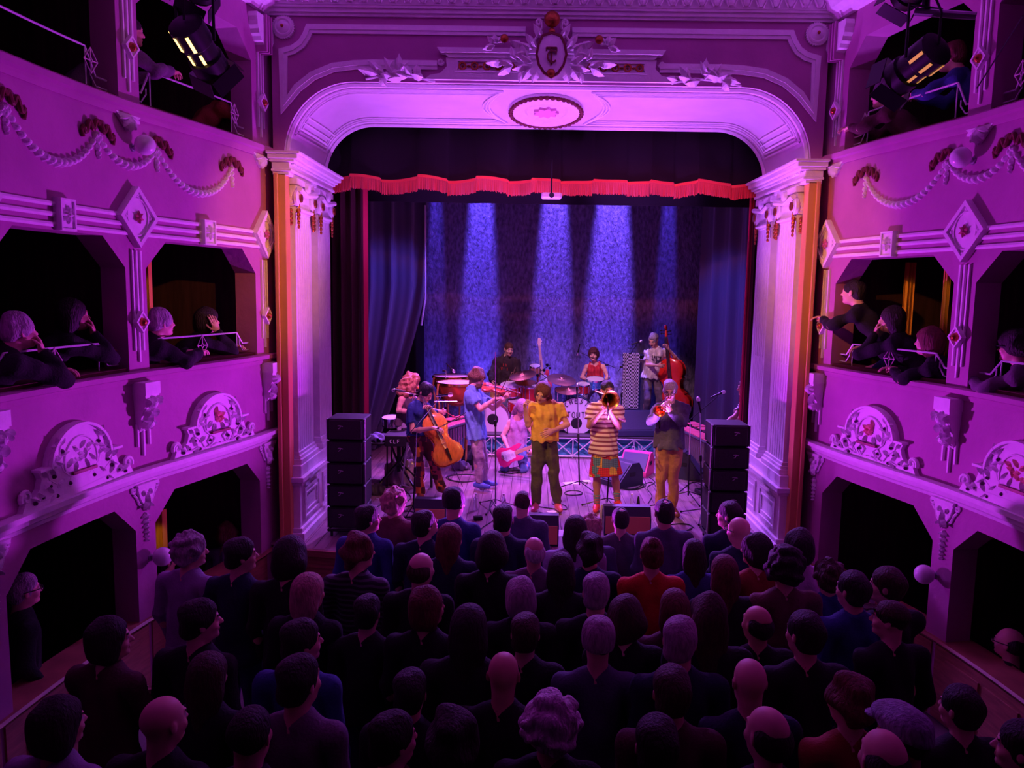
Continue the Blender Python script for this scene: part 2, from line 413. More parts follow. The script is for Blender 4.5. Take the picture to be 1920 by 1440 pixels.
def diamond_plaque(side, s, z, i):
    t = thing('diamond_plaque', 'white diamond plaque with painted flower, %s wall, %s' % (sidename(side), POSN[i]), 'plaque', W(s, side, 0, z), 'diamond plaques')
    fn = lambda x, y, d: W(s+x, side, d, z+y)
    hw, hh = .235, .26; mb = MB()
    mb.fill([(hw, 0), (0, hh), (-hw, 0), (0, -hh)], .035, fn)
    mb.strip([(hw*.9, 0), (0, hh*.9), (-hw*.9, 0), (0, -hh*.9)], .032, .035, fn, .03, True)
    mb.strip([(math.cos(a)*.125, math.sin(a)*.155) for a in [2*PI*k/24 for k in range(24)]], .012, .02, fn, .03, True)
    mb.build('panel', M_ORN, t)
    mb = MB(); bead(mb, fn, 0, 0, .10, .13, 0, .05, 20); ob = mb.build('oval_boss', M_ORN, t)
    mb = MB()
    for k in range(6): leaf(mb, lambda x, y, d: fn(x, y, d+.05), 0, 0, k*PI/3+.4, .055, .02, .008)
    bead(mb, lambda x, y, d: fn(x, y, d+.055), 0, 0, .02, .02); mb.build('flower', mat('rose_paint', (.55, .13, .20), .7), ob)
    for x, y in ((.15, 0), (-.15, 0), (0, .185), (0, -.185)): mb = MB(); bead(mb, lambda a, b, d: fn(a, b, d+.03), x, y, .02, .02); mb.build('corner_rosette', M_ORN, t)
def column_rods(side, s, i, lv):
    z1, zd, zt = ((4.32, 3.71, 3.36), (6.55, 5.99, 5.63))[lv]
    fn = lambda x, y, d: W(s+x, side, d, y)
    t = thing('fluted_rod_ornament', 'white rods with bronze-centred lozenge, %s wall %s tier pier %s' % (sidename(side), ('middle', 'top')[lv], POSN[i]), 'ornament', W(s, side, 0, zt), 'rod ornaments on the piers')
    for dx, zb in ((-.052, zt+.1), (0, zt), (.052, zt+.1)):
        mb = MB(); mb.fill([(dx-.009, zb), (dx+.009, zb), (dx+.009, z1), (dx-.009, z1)], .02, fn); mb.build('rod', M_ORN, t)
    mb = MB(); f2 = lambda x, y, d: fn(x, zd+y, d+.015)
    mb.fill([(.085, 0), (0, .095), (-.085, 0), (0, -.095)], .03, f2)
    mb.strip([(.075, 0), (0, .085), (-.075, 0), (0, -.085)], .015, .015, f2, .03, True)
    lz = mb.build('lozenge', M_ORN, t)
    mb = MB(); bead(mb, lambda x, y, d: f2(x, y, d+.03), 0, 0, .035, .04, 0, .045); mb.build('bronze_boss', M_GOLD, lz)
def frieze_block(side, s, i):
    fn = lambda x, y, d: W(s+x, side, d, 4.54+y)
    t = thing('rosette_block', 'square rosette block on the striped frieze, %s wall, %s bay from stage' % (sidename(side), ('first', 'second')[i]), 'ornament', W(s, side, 0, 4.54), 'rosette blocks on the frieze')
    mb = MB(); mb.fill([(-.085, -.12), (.085, -.12), (.085, .12), (-.085, .12)], .05, fn)
    mb.strip([(-.075, -.11), (.075, -.11), (.075, .11), (-.075, .11)], .016, .015, fn, .05, True); mb.build('block', M_ORN, t)
    mb = MB()
    for k in range(8): leaf(mb, lambda x, y, d: fn(x, y, d+.05), 0, 0, k*PI/4, .068, .018, .01)
    bead(mb, lambda x, y, d: fn(x, y, d+.06), 0, 0, .018, .018); mb.build('rosette', M_ORN, t)
def swag(side, s0, s1, z, dip, lab, bow0, bow1):
    fn = WF(side)
    t = thing('plaster_swag', lab, 'garland', W((s0+s1)/2, side, 0, z-dip), 'plaster swags under the top boxes')
    mb = MB(); fy = lambda u: z-.05-dip*max(0, 4*u*(1-u))**.8
    U = [k/200 for k in range(201)]; X = [s0+(s1-s0)*u for u in U]; Yc = [fy(u) for u in U]; Ld = [0]
    for k in range(200): Ld.append(Ld[-1]+math.hypot(X[k+1]-X[k], Yc[k+1]-Yc[k]))
    n = max(6, int(Ld[-1]/.060))
    for i in range(n+1):
        l = Ld[-1]*i/n; x = float(np.interp(l, Ld, X)); y = float(np.interp(l, Ld, Yc)); x2 = float(np.interp(l+.01, Ld, X)); y2 = float(np.interp(l+.01, Ld, Yc)); x1 = float(np.interp(l-.01, Ld, X)); y1 = float(np.interp(l-.01, Ld, Yc))
        c = 1-abs(2*i/n-1); bead(mb, fn, x, y, .0335, .014+.027*c**.7, math.atan2(y2-y1, x2-x1), .03+.035*c)
    mb.build('bead_chain', M_ORN, t)
    return t
def bow(side, s, i):
    fn = WF(side); z = 5.27
    t = thing('ribbon_bow', 'dark red ribbon bow with hanging drop, %s wall, %s from the stage' % (sidename(side), ('first', 'second', 'third', 'fourth', 'fifth')[i]), 'ornament', W(s, side, 0, z), 'ribbon bows between the swags')
    mb = MB()
    for sg in (-1, 1):
        wallpath(mb, lambda x, y, d: fn(x, y, .02), [(s+sg*.17*u, z+.01+.034*math.sin(u*13)-.06*u*u) for u in [k/30 for k in range(31)]], .019, 8)
        
        wallpath(mb, lambda x, y, d: fn(x, y, .015), [(s+sg*.165, z-.02), (s+sg*.185, z-.06), (s+sg*.17, z-.11)], .014, 8)
    mb.build('ribbon', M_RED, t)
    mb = MB()
    for k, (r, y) in enumerate(((.017, -.06), (.02, -.11), (.022, -.165), (.017, -.21), (.010, -.24))): bead(mb, fn, s, z+y, r, r*1.5, 0, .035)
    mb.build('drop', M_ORN, t)
def corbel(side, s, i):
    fn = lambda x, y, d: W(s+x, side, d, y)
    t = thing('acanthus_corbel', 'white acanthus corbel with three rods under the rail, %s wall, %s' % (sidename(side), POSN[i]), 'corbel', W(s, side, 0, 2.53), 'acanthus corbels')
    mb = MB(); mb.fill([(-.10, 3.08), (.10, 3.08), (.10, 3.19), (-.10, 3.19)], .13, fn)
    # scroll body: profile in (d,z)
    prof = [(.12, 3.08), (.12, 3.0), (.085, 2.93), (.06, 2.87), (.07, 2.82), (.05, 2.78), (.0, 2.74)]
    vs = []
    for j, (d, z) in enumerate(prof):
        w_ = .092-.004*j-(.03 if j == 6 else 0); vs += [fn(-w_, z, 0), fn(-w_, z, d), fn(w_, z, d), fn(w_, z, 0)]
    fs = [(a*4+k, a*4+k+1, (a+1)*4+k+1, (a+1)*4+k) for a in range(6) for k in range(3)]+[(0, 3, 2, 1)]
    mb.add(vs, fs); mb.build('body', M_ORN, t, smooth=False)
    mb = MB(); f2 = lambda x, y, d: fn(x, y, d+(.12 if y > 3.0 else .06+max(0, (y-2.8))*.3))
    for (x, y, a, L) in ((0, 3.07, -PI/2, .12), (-.04, 3.05, -2.2, .09), (.04, 3.05, -.94, .09), (-.05, 2.96, -1.8, .09), (.05, 2.96, -1.34, .09), (0, 2.93, -PI/2, .15), (-.03, 2.85, -2.4, .08), (.03, 2.85, -.7, .08), (0, 2.86, -1.9, .1), (0, 2.86, -1.2, .1), (-.06, 3.0, 2.2, .07), (.06, 3.0, .9, .07)):
        leaf(mb, f2, x, y, a, L, .03, .03)
    bead(mb, f2, 0, 3.0, .045, .05, 0, .05); bead(mb, f2, 0, 2.81, .06, .04, 0, .06)
    mb.build('acanthus', M_ORN, t)
    for dx, zb, zt in ((-.075, 2.62, 2.82), (0, 2.53, 2.78), (.075, 2.62, 2.82)): mb = MB(); mb.fill([(dx-.009, zb), (dx+.009, zb), (dx+.009, zt), (dx-.009, zt)], .025, fn); mb.build('rod', M_ORN, t)
def drop_bracket(side, s, i):
    fn = lambda x, y, d: W(s+x, side, d, y)
    t = thing('drop_bracket', 'scrolled bracket with bell-flower drop under the ledge, %s wall, %s' % (sidename(side), POSN[i]), 'bracket', W(s, side, 0, 1.75), 'bell-flower brackets')
    mb = MB(); mb.fill([(-.14, 2.29), (.14, 2.29), (.13, 2.26), (-.13, 2.26)], .05, fn)
    mb.fill([(-.12, 2.27), (.12, 2.27), (.085, 2.16), (.04, 2.09), (0, 2.03), (-.04, 2.09), (-.085, 2.16)], .03, fn)
    for sg in (-1, 1):
        wallpath(mb, fn, [(sg*x, y) for x, y in spiral(.145, 2.245, .032, PI/2, -1.3)], .012)
        wallpath(mb, fn, [(sg*.15, 2.21), (sg*.11, 2.17), (sg*.085, 2.11), (sg*.04, 2.08)], .013)
        bead(mb, lambda x, y, d: fn(x, y, d+.03), sg*.045, 2.2, .022, .028); leaf(mb, lambda x, y, d: fn(x, y, d+.03), 0, 2.12, -PI/2+sg*.8, .09, .025)
    leaf(mb, lambda x, y, d: fn(x, y, d+.03), 0, 2.2, -PI/2, .16, .03); mb.build('bracket', M_ORN, t)
    mb = MB(); y = 2.0
    for k in range(6):
        r = .030-.0035*k
        for a in (-1.0, 0, 1.0): leaf(mb, fn, 0, y, -PI/2+a, r*1.9, r*.55, .02)
        bead(mb, fn, 0, y, r*.55, r*.6); y -= .052-.003*k
    mb.build('bell_flower_drop', M_ORN, t)
def pediment(side, s, i):
    fn = lambda x, y, d: W(s+x, side, d, y)
    lab = 'arched vine pediment with painted panel on the %s ledge, %s bay from the stage' % (sidename(side), ('first', 'second', 'third')[i])
    t = thing('vine_pediment', lab, 'pediment', W(s, side, 0, 2.42), 'arched vine pediments')
    z0 = 2.42; out = [(-.64, z0), (.64, z0), (.60, z0+.07), (.52, z0+.08), (.455, z0+.13), (.43, z0+.2), (.465, z0+.265), (.36, z0+.265)]
    out += [(math.cos(a)*.36, z0+.24+math.sin(a)*.31) for a in [.12+(PI-.24)*k/20 for k in range(21)]]
    out += [(-.36, z0+.265), (-.465, z0+.265), (-.43, z0+.2), (-.455, z0+.13), (-.52, z0+.08), (-.60, z0+.07)]
    mb = MB(); mb.fill(out, .045, fn)
    mb.strip([(math.cos(a)*.345, z0+.24+math.sin(a)*.295) for a in [.06+(PI-.12)*k/24 for k in range(25)]], .022, .03, fn, .045)
    for sg in (-1, 1):
        wallpath(mb, lambda x, y, d: fn(x, y, d+.02), [(sg*x, y) for x, y in spiral(.585, z0+.10, .055, -.5, 1.3)], .018)
        mb.fill([(sg*.36, z0+.255), (sg*.475, z0+.255), (sg*.475, z0+.275), (sg*.36, z0+.275)], .075, fn)
    pn = mb.build('panel', M_ORN, t)
    f2 = lambda x, y, d: fn(x, y, d+.045)
    mb = MB()
    for sg in (-1, 1):
        main = [(sg*x, z0+y) for x, y in ((.02, .05), (.12, .03), (.17, .09), (.12, .15), (.06, .11), (.11, .05), (.2, .03), (.3, .06), (.4, .04), (.5, .05))]
        wallpath(mb, f2, main, .007)
        wallpath(mb, f2, [(sg*x, z0+y) for x, y in ((.13, .15), (.2, .2), (.24, .3), (.22, .4))], .007)
        wallpath(mb, f2, [(sg*x, z0+y) for x, y in ((.2, .03), (.27, .12), (.35, .17), (.38, .22))], .006)
        R_ = random.Random(i*7+sg)
        for (x, y, a) in ((.24, .4, 1.2), (.24, .4, 2.4), (.24, .4, .2), (.22, .33, -.4), (.22, .33, 2.9), (.3, .2, .9), (.35, .17, -.6), (.38, .2, .9), (.28, .1, 2.5), (.33, .07, .9), (.42, .05, .8), (.48, .05, .5), (.16, .22, 2.3), (.2, .26, .4), (.3, .06, -.6), (.08, .17, 1.9), (.27, .26, .2), (.3, .3, 1.3)):
            a2 = a if sg > 0 else PI-a
            leaf(mb, f2, sg*x, z0+y, a2, .085, .024, .016)
    wallpath(mb, f2, [(math.cos(a)*.19, z0+.25+math.sin(a)*.19) for a in [-.25+(PI+.5)*k/20 for k in range(21)]], .010)
    vn = mb.build('vine', M_ORN, pn)
    for sg in (-1, 1):
        for (x, y) in ((.21, .36), (.36, .13), (.29, .04), (.44, .07), (.14, .1), (.52, .045), (.31, .19)): mb = MB(); bead(mb, lambda a, b, d: f2(a, b, d+.004), sg*x, z0+y, .016, .018, 0, .025); mb.build('berry', mat('dark_berry', (.10, .02, .08), .4), pn)
    mb = MB(); R_ = random.Random(i)
    for k in range(9): leaf(mb, f2, R_.uniform(-.07, .07), z0+.30+R_.uniform(-.05, .05), R_.uniform(0, 6.28), .08, .03, .012)
    mb.build('flower_bouquet', mat('coral_bouquet', (.80, .33, .28), .7) if (i == 0 or side > 0) else M_ORN, pn)
    mb = MB(); mb.fill([(-.16, z0+.155), (.12, z0+.155), (.12, z0+.178), (-.16, z0+.178)], .03, f2); mb.build('bar', M_RED, t)
def globe(side, s, z, lab):
    t = thing('globe_lamp', lab, 'lamp', W(s, side, 0, z), 'white globe lamps')
    mb = MB(); c = W(s, side, .125, z); mb.ball(c, .085, 20, 14); mb.build('globe', mat('opal_glass', (.85, .82, .86), .25), t, smooth=True)
    mb = MB(); mb.tube([W(s, side, 0, z-.02), W(s, side, .06, z-.01)], .02, 10); mb.lathe([(.035, 0), (.03, .012), (.02, .015)], align(W(s, side, 0, z-.02), W(s, side, 1, z-.02))); mb.build('wall_bracket', M_STEEL, t)
def rail_guard(side, i, lv):
    s0, s1 = OPEN[i]; z = (3.31, 5.58)[lv]; h = (.20, .35)[lv]; m_ = (s0+s1)/2; dd = -.10
    fn = lambda x, y, d: W(x, side, dd+d, z+y)
    t = thing('iron_rail_guard', 'white iron guard with diamond emblem, %s wall, %s tier, %s bay from stage' % (sidename(side), ('middle', 'top')[lv], ('first', 'second', 'third')[i]), 'railing', W(m_, side, dd, z), 'iron guards on the box rails')
    mb = MB(); g = .11
    up = [(s0+.01, g), (s0+.13, g), (s0+.24, g+h*.6)]+[(x, g+h*.6) for x in frange(s0+.3, s1-.3, .2)]+[(s1-.24, g+h*.6), (s1-.13, g), (s1-.01, g)]
    mb.tube([fn(x, y, 0) for x, y in up], .009, 6)
    for e, sg in ((s0, 1), (s1, -1)):
        mb.tube([fn(x, y, 0) for x, y in ((e+sg*.01, .035), (e+sg*.13, .035), (e+sg*.19, .11), (e+sg*.19, g+.05))], .007, 6)
        mb.tube([fn(e+sg*.24, .0, 0), fn(e+sg*.24, g+h*.6, 0)], .006, 6)
    mb.build('rail', mat('white_enamel', (.62, .58, .66), .4, .2), t)
    mb = MB(); ex = m_ if lv == 0 else s0+.19; zc = g+h*.6-.10
    for q in (1, .25):
        mb.tube([fn(ex+q*.075, zc, .01), fn(ex, zc+q*.1, .01), fn(ex-q*.075, zc, .01), fn(ex, zc-q*.1, .01)], .006, 5, closed=True)
    for x, y in ((1, 0), (-1, 0), (0, 1), (0, -1)): mb.tube([fn(ex+x*.019, zc+y*.025, .01), fn(ex+x*.075, zc+y*.1, .01)], .005, 5)
    mb.build('diamond_emblem', mat('emblem_paint', (.60, .45, .50), .5), t)
def leaf_bracket(side, s, i):
    fn = lambda x, y, d: W(s+x, side, d, y)
    mb = MB(); mb.fill([(-.15, 5.44), (.15, 5.44), (.1, 5.40), (.0, 5.30), (-.1, 5.40)], .03, fn)
    f2 = lambda x, y, d: fn(x, y, d+.03)
    for a, L in ((-PI/2, .13), (-2.2, .12), (-.94, .12), (-2.8, .12), (-.34, .12), (-1.9, .11), (-1.2, .11)): leaf(mb, f2, 0, 5.42, a, L, .028, .03)
    tag(mb.build('leaf_bracket', M_ORN), 'small leaf bracket under the top rail, %s wall, %s' % (sidename(side), POSN[i]), 'bracket', 'leaf brackets')
def shell(side, s, i):
    fn = lambda x, y, d: W(s+x, side, d, y)
    t = thing('shell_capital', 'scalloped shell heading the top pier, %s wall, %s' % (sidename(side), POSN[i]), 'ornament', W(s, side, 0, 6.55), 'shell capitals')
    mb = MB(); n = 22; out = []
    for k in range(n+1):
        a = PI+PI*k/n; r = .22*(1+.04*(k % 2)); out.append((math.cos(a)*r*.95, 6.86+math.sin(a)*r*1.35))
    mb.fill(out, .10, fn); mb.build('shell', M_ORN, t)
    for dx in (-.052, 0, .052): mb = MB(); mb.fill([(dx-.011, 6.5), (dx+.011, 6.5), (dx+.011, 6.88), (dx-.011, 6.88)], .125, fn); mb.build('rod', M_WALL, t)
for side in (-1, 1):
    for i in range(3):
        s = COLS[i][0]
        diamond_plaque(side, s, 4.595 if i != 1 else 4.60, i)
        for lv in (0, 1): column_rods(side, s, i, lv)
        corbel(side, s-.03 if i == 0 else s, i); drop_bracket(side, s, i); leaf_bracket(side, s+.05, i); shell(side, s, i)
    for i in range(2): frieze_block(side, (1.365, 3.13)[i], i)
    for i, (a, b, dip) in enumerate(((.93, 1.99, .29), (1.99, 2.69, .17), (2.69, 3.65, .27), (3.65, 4.4, .18))):
        swag(side, a+.03, b-.03, 5.24, dip, 'white bead swag below the top boxes, %s wall, %s from the stage' % (sidename(side), ('first', 'second', 'third', 'fourth')[i]), 0, 0)
    for i, s in enumerate((.93, 1.99, 2.69, 3.65)): bow(side, s, i)
    for i, s in enumerate((1.31, 3.11)): pediment(side, s, i)
    pediment(side, 4.86, 2)
    globe(side, 2.27, 5.2, 'white globe lamp between the swags high on the %s wall' % sidename(side))
    globe(side, 2.24, 1.60, 'white globe lamp on the lowest pier of the %s wall' % sidename(side))
    for lv in (0, 1):
        for i in (0, 1): rail_guard(side, i, lv)
# ochre strips that stand in for warm door-gap light in the boxes
for (x0, y0, x1, y1, w_, Y, lab) in ((275, 488, 280, 590, .055, 7.6, 'narrow ochre strip painted as door-gap light inside the left middle box nearest the stage'), (297, 955, 299, 1050, .14, 7.5, 'ochre strip painted as door-gap light inside the left ground box nearest the stage'), (1785, 495, 1762, 640, .06, 7.7, 'bright ochre strip painted as door-gap light inside the right middle box nearest the stage'), (1710, 492, 1698, 640, .12, 8.3, 'dim ochre panel painted as door-gap light inside the right middle box nearest the stage')):
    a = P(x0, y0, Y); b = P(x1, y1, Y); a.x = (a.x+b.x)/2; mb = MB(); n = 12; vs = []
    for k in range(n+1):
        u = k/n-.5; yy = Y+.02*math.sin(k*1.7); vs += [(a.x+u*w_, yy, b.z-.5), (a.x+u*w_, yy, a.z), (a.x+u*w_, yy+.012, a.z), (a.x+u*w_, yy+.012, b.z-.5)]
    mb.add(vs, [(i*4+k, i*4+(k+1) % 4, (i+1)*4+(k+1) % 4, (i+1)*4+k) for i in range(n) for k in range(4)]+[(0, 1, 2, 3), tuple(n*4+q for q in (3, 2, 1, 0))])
    tag(mb.build('door_gap_strip', M_OCHRE, smooth=True), lab, 'curtain')
    light('SPOT', 'strip_fill', (a.x+(.25 if a.x < 0 else -.25), Y-.55, a.z+.1), (a.x, Y, a.z-.35), 5 if 'dim' not in lab else 1.2, (1, .5, .06), .03, 30, .8)  # unseen spot added to brighten the ochre strip

# ------------------------------------------------------------------ proscenium
YF, YB, ZS = 8.7, 10.4, 5.48
def arch(v, n=14):
    """outline of the opening at depth fraction v, from left springing to right springing"""
    a = .78+(.66-.78)*v; b = .80+(.66-.80)*v; zt = 6.26+(6.15-6.26)*v; X = 2.88
    L_ = [(-X, ZS)]+[(-X+a-a*math.cos(t), zt-b+b*math.sin(t)) for t in [PI/2*k/n for k in range(n+1)]]
    L_ += [(-X+a+(X-a)*k/8., zt) for k in range(1, 9)]
    return L_+[(-x, z) for x, z in reversed(L_[:-1])]
def surf(i_f, v, off=0):
    """point on the soffit at outline parameter i_f (0..1), depth v, offset off inwards"""
    A = arch(v); d = [0]
    for p, q in zip(A, A[1:]): d.append(d[-1]+math.hypot(q[0]-p[0], q[1]-p[1]))
    x = np.interp(i_f*d[-1], d, [p[0] for p in A]); z = np.interp(i_f*d[-1], d, [p[1] for p in A])
    e = .004; x2 = np.interp((i_f+e)*d[-1], d, [p[0] for p in A]); z2 = np.interp((i_f+e)*d[-1], d, [p[1] for p in A])
    x1 = np.interp((i_f-e)*d[-1], d, [p[0] for p in A]); z1 = np.interp((i_f-e)*d[-1], d, [p[1] for p in A])
    tx, tz = x2-x1, z2-z1; l = math.hypot(tx, tz) or 1
    return Vector((x+tz/l*off, YF+(YB-YF)*v, z-tx/l*off))
mb = MB(); A = arch(0); n = len(A)
def wallplane(y, A):
    vs = []; X = 3.0 if y == YF else 3.75
    for x, z in A: vs.append((x, y, z))
    for x, z in A: vs.append((x if abs(x) < 2.87 else math.copysign(X, x), y, 7.35 if abs(x) < 2.87 else 7.35))
    m_ = len(A); fs = [(i, i+1, m_+i+1, m_+i) for i in range(m_-1)]
    k = len(vs); vs += [(-X, y, FLOOR), (-2.88, y, FLOOR), (2.88, y, FLOOR), (X, y, FLOOR)]
    fs += [(k, k+1, 0, m_), (k+2, k+3, 2*m_-1, m_-1)]
    mb.add(vs, fs)
wallplane(YF, A); B = arch(1); wallplane(YB, B)
for sg in (-1, 1): mb.add([(sg*3.0, YF, FLOOR), (sg*3.0, 9.2, FLOOR), (sg*3.0, 9.2, 7.35), (sg*3.0, YF, 7.35)], [(0, 1, 2, 3)])
struct(mb.build('wall_stage', M_WALL)); mb = MB()
vs = []
NV = 6
for j in range(NV+1):
    A_ = arch(j/NV); vs += [(-2.88, YF+(YB-YF)*j/NV, FLOOR)]+[(x, YF+(YB-YF)*j/NV, z) for x, z in A_]+[(2.88, YF+(YB-YF)*j/NV, FLOOR)]
m_ = len(A)+2
mb.add(vs, [(j*m_+i, j*m_+i+1, (j+1)*m_+i+1, (j+1)*m_+i) for j in range(NV) for i in range(m_-1)])
struct(mb.build('wall_arch', mat('arch_plaster', (.70, .60, .68), .7, var=.06, scale=3), smooth=True))
# soffit border mouldings
mb = MB()
def sof(a, b, off=.0): return surf(a, b, off)
for sg in (0, 1):
    f = (lambda u: u) if sg == 0 else (lambda u: 1-u)
    U0, U1 = .045, .425
    path = [(U0+(U1-U0)*k/30, .13) for k in range(31)]+[(U1-.028*math.sin(PI*k/8)-.0*k, .13+.74*k/8) for k in range(1, 8)]+[(U1-(U1-U0)*k/30, .87) for k in range(31)]
    for off, r in ((0, .016), (1, .012), (2, .010)):
        q = []
        for (u, v) in path+[(U0, .13)]:
            cu, cv = (U0+U1)/2, .5; q.append(sof(f(cu+(u-cu)*(1-.035*off)), cv+(v-cv)*(1-.11*off), .012))
        mb.tube(q, r, 6, cap=False)
    for k in range(1, 4):
        mb.tube([sof(f(U0+.012*k), .16+.68*i/8, .012) for i in range(9)], .010, 6)
    # edge bands
mb.tube([surf(k/80, .04, .01) for k in range(81)], .03, 6)
mb.tube([surf(k/80, .965, .012) for k in range(81)], .03, 6)
struct(mb.build('trim_20', M_ORN, smooth=True))
# ceiling medallion on the soffit
MC = Vector((0, 9.62, 6.20)); MM = Matrix.Translation(MC) @ Matrix.Rotation(math.radians(-3.7), 4, 'X') @ Matrix.Diagonal((1, 1.42, -1, 1))
t = thing('soffit_medallion', 'oval plaster medallion with a pink painted rosette under the stage arch', 'medallion', MC)
mb = MB(); mb.lathe([(.44, 0), (.44, .03), (.40, .05), (.36, .025), (.30, .03), (.26, .02), (.23, .035), (.2, .02), (.01, .02)], MM, 40); mb.build('disc', M_ORN, t, smooth=True)
mb = MB()
for k in range(40):
    a = 2*PI*k/40; c = MM @ Vector((math.cos(a)*.425, math.sin(a)*.425, .05)); mb.ball(c, .03, 6, 5, sc=(1, 1, .8))
mb.tube([MM @ Vector((math.cos(2*PI*k/48)*.425, math.sin(2*PI*k/48)*.425, .045)) for k in range(48)], .016, 6, closed=True); mb.build('wreath', M_RED, t)
mb = MB(); pts = [(math.cos(a)*(.135+.02*math.cos(9*a)), math.sin(a)*(.11+.02*math.cos(9*a))) for a in [2*PI*k/72 for k in range(72)]]
mb.prism(pts, .03, MM, .02); mb.build('rosette', mat('pink_plaster', (.85, .35, .55), .7), t)
# tympanum band moulding on the front wall
FN = lambda x, z, d: Vector((x, YF-d, z))
band = [(-.25, 6.80), (-2.58, 6.80), (-2.61, 6.73), (-2.67, 6.64), (-2.76, 6.58), (-2.87, 6.55), (-2.87, 6.0)]
low = [(-2.87, 6.0), (-2.72, 6.18), (-2.55, 6.31), (-2.33, 6.40), (-2.1, 6.43), (-1.9, 6.44), (-1.2, 6.44)]
mb = MB()
for sg in (1, -1):
    f = lambda p: [(sg*x, z) for x, z in p]
    mb.strip(f(band+low[1:]), .095, .022, FN)
    mb.strip(f(band+low[1:]), .02, .012, FN, .022); 
struct(mb.build('trim_21', M_ORN))
for sg in (-1, 1):
    t = thing('wall_rosette', 'round scalloped plaster rosette in the upper %s corner of the stage wall' % sidename(sg), 'rosette', (sg*2.86, YF, 6.81), 'corner rosettes')
    mb = MB(); n = 28
    mb.fill([(sg*2.86+math.cos(2*PI*k/(2*n))*(.125 if k % 2 else .113), 6.81+math.sin(2*PI*k/(2*n))*(.125 if k % 2 else .113)) for k in range(2*n)], .03, FN)
    MR = Matrix.Translation((sg*2.86, YF-.03, 6.81)) @ Matrix.Rotation(PI/2, 4, 'X')
    mb.lathe([(.10, 0), (.10, .012), (.085, .02), (.07, .008), (.055, .02), (.03, .035), (.005, .04)], MR, 24); mb.build('disc', M_ORN, t, smooth=True)
    mb = MB(); mb.ball((sg*2.86, YF-.075, 6.81), .018, 8, 6); mb.build('boss', M_GOLD, t, smooth=True)
# egg-and-dart cornice over the stage wall
mb = MB()
for z0, z1, d in ((6.93, 6.96, .03), (6.96, 7.0, .06), (7.0, 7.03, .09), (7.19, 7.23, .2), (7.23, 7.3, .26)): mb.box((0, YF-d/2, (z0+z1)/2), (6.3, d, z1-z0))
mb.box((0, YF-.05, 7.11), (6.3, .1, .17))
x = -3.05
while x < 3.06:
    mb.ball((x, YF-.12, 7.11), .05, 8, 6, sc=(.9, .7, 1.4)); mb.tube([(x-.062, YF-.12, 7.18), (x-.058, YF-.13, 7.1), (x-.03, YF-.14, 7.035)], .008, 4); mb.tube([(x+.062, YF-.12, 7.18), (x+.058, YF-.13, 7.1), (x+.03, YF-.14, 7.035)], .008, 4)
    x += .155
struct(mb.build('trim_22', M_ORN))
# ceiling
mb = MB(); mb.box((0, 4.3, 7.35), (8.2, 9.2, .1)); struct(mb.build('ceiling', mat('ceiling_plaster', (.55, .45, .5), .8)))

# cartouche over the arch
t = thing('cartouche', 'plaster cartouche with shield, leaves and monogram over the centre of the arch', 'cartouche', (0.03, YF, 6.3)); CX = .03
mb = MB(); F2 = lambda x, z, d: Vector((CX+x, YF-d, z))
for sg in (1, -1):
    f = lambda p: [(sg*x, z) for x, z in p]
    mb.fill(f([(0, 6.285), (1.36, 6.285), (1.30, 6.33), (1.19, 6.35), (1.12, 6.42), (1.13, 6.51), (0, 6.51)]), .05, F2)
    mb.fill(f([(0, 6.55), (1.18, 6.55), (1.22, 6.60), (0, 6.60)]), .11, F2); mb.fill(f([(0, 6.51), (1.1, 6.51), (1.14, 6.55), (0, 6.55)]), .07, F2)
    mb.strip(f([(.35, 6.37), (1.02, 6.37), (1.0, 6.42), (1.01, 6.475), (.35, 6.475)]), .018, .02, F2, .05)
    wallpath(mb, F2, f(spiral(1.19, 6.475, .035, PI, 1.3)), .014)
mb.build('panel', M_ORN, t)
mb = MB()
for sg in (1, -1):
    for k in range(5):
        x = sg*(.95-.13*k); z = 6.422
        mb.strip([(x+math.cos(a)*.036, z+math.sin(a)*.036) for a in [2*PI*q/12 for q in range(12)]], .016, .02, F2, .05, True); bead(mb, lambda a, b, d: F2(a, b, d+.05), x-sg*.065, z, .02, .012); bead(mb, lambda a, b, d: F2(a, b, d+.05), x, z, .014, .014)
mb.build('chain_relief', M_GOLD, t)
mb = MB(); sh = [(0, 6.30), (.07, 6.34), (.125, 6.42), (.15, 6.52), (.13, 6.62), (.09, 6.70), (0, 6.73)]
out = sh+[(-x, z) for x, z in reversed(sh[1:-1])]
mb.fill(out, .12, F2, .05); shl = mb.build('shield', M_ORN, t)
mb = MB(); mb.strip([(x*1.05, 6.5+(z-6.5)*1.05) for x, z in out], .025, .03, F2, .15, True); mb.build('shield_border', M_RED, shl)
mb = MB(); R_ = random.Random(3)
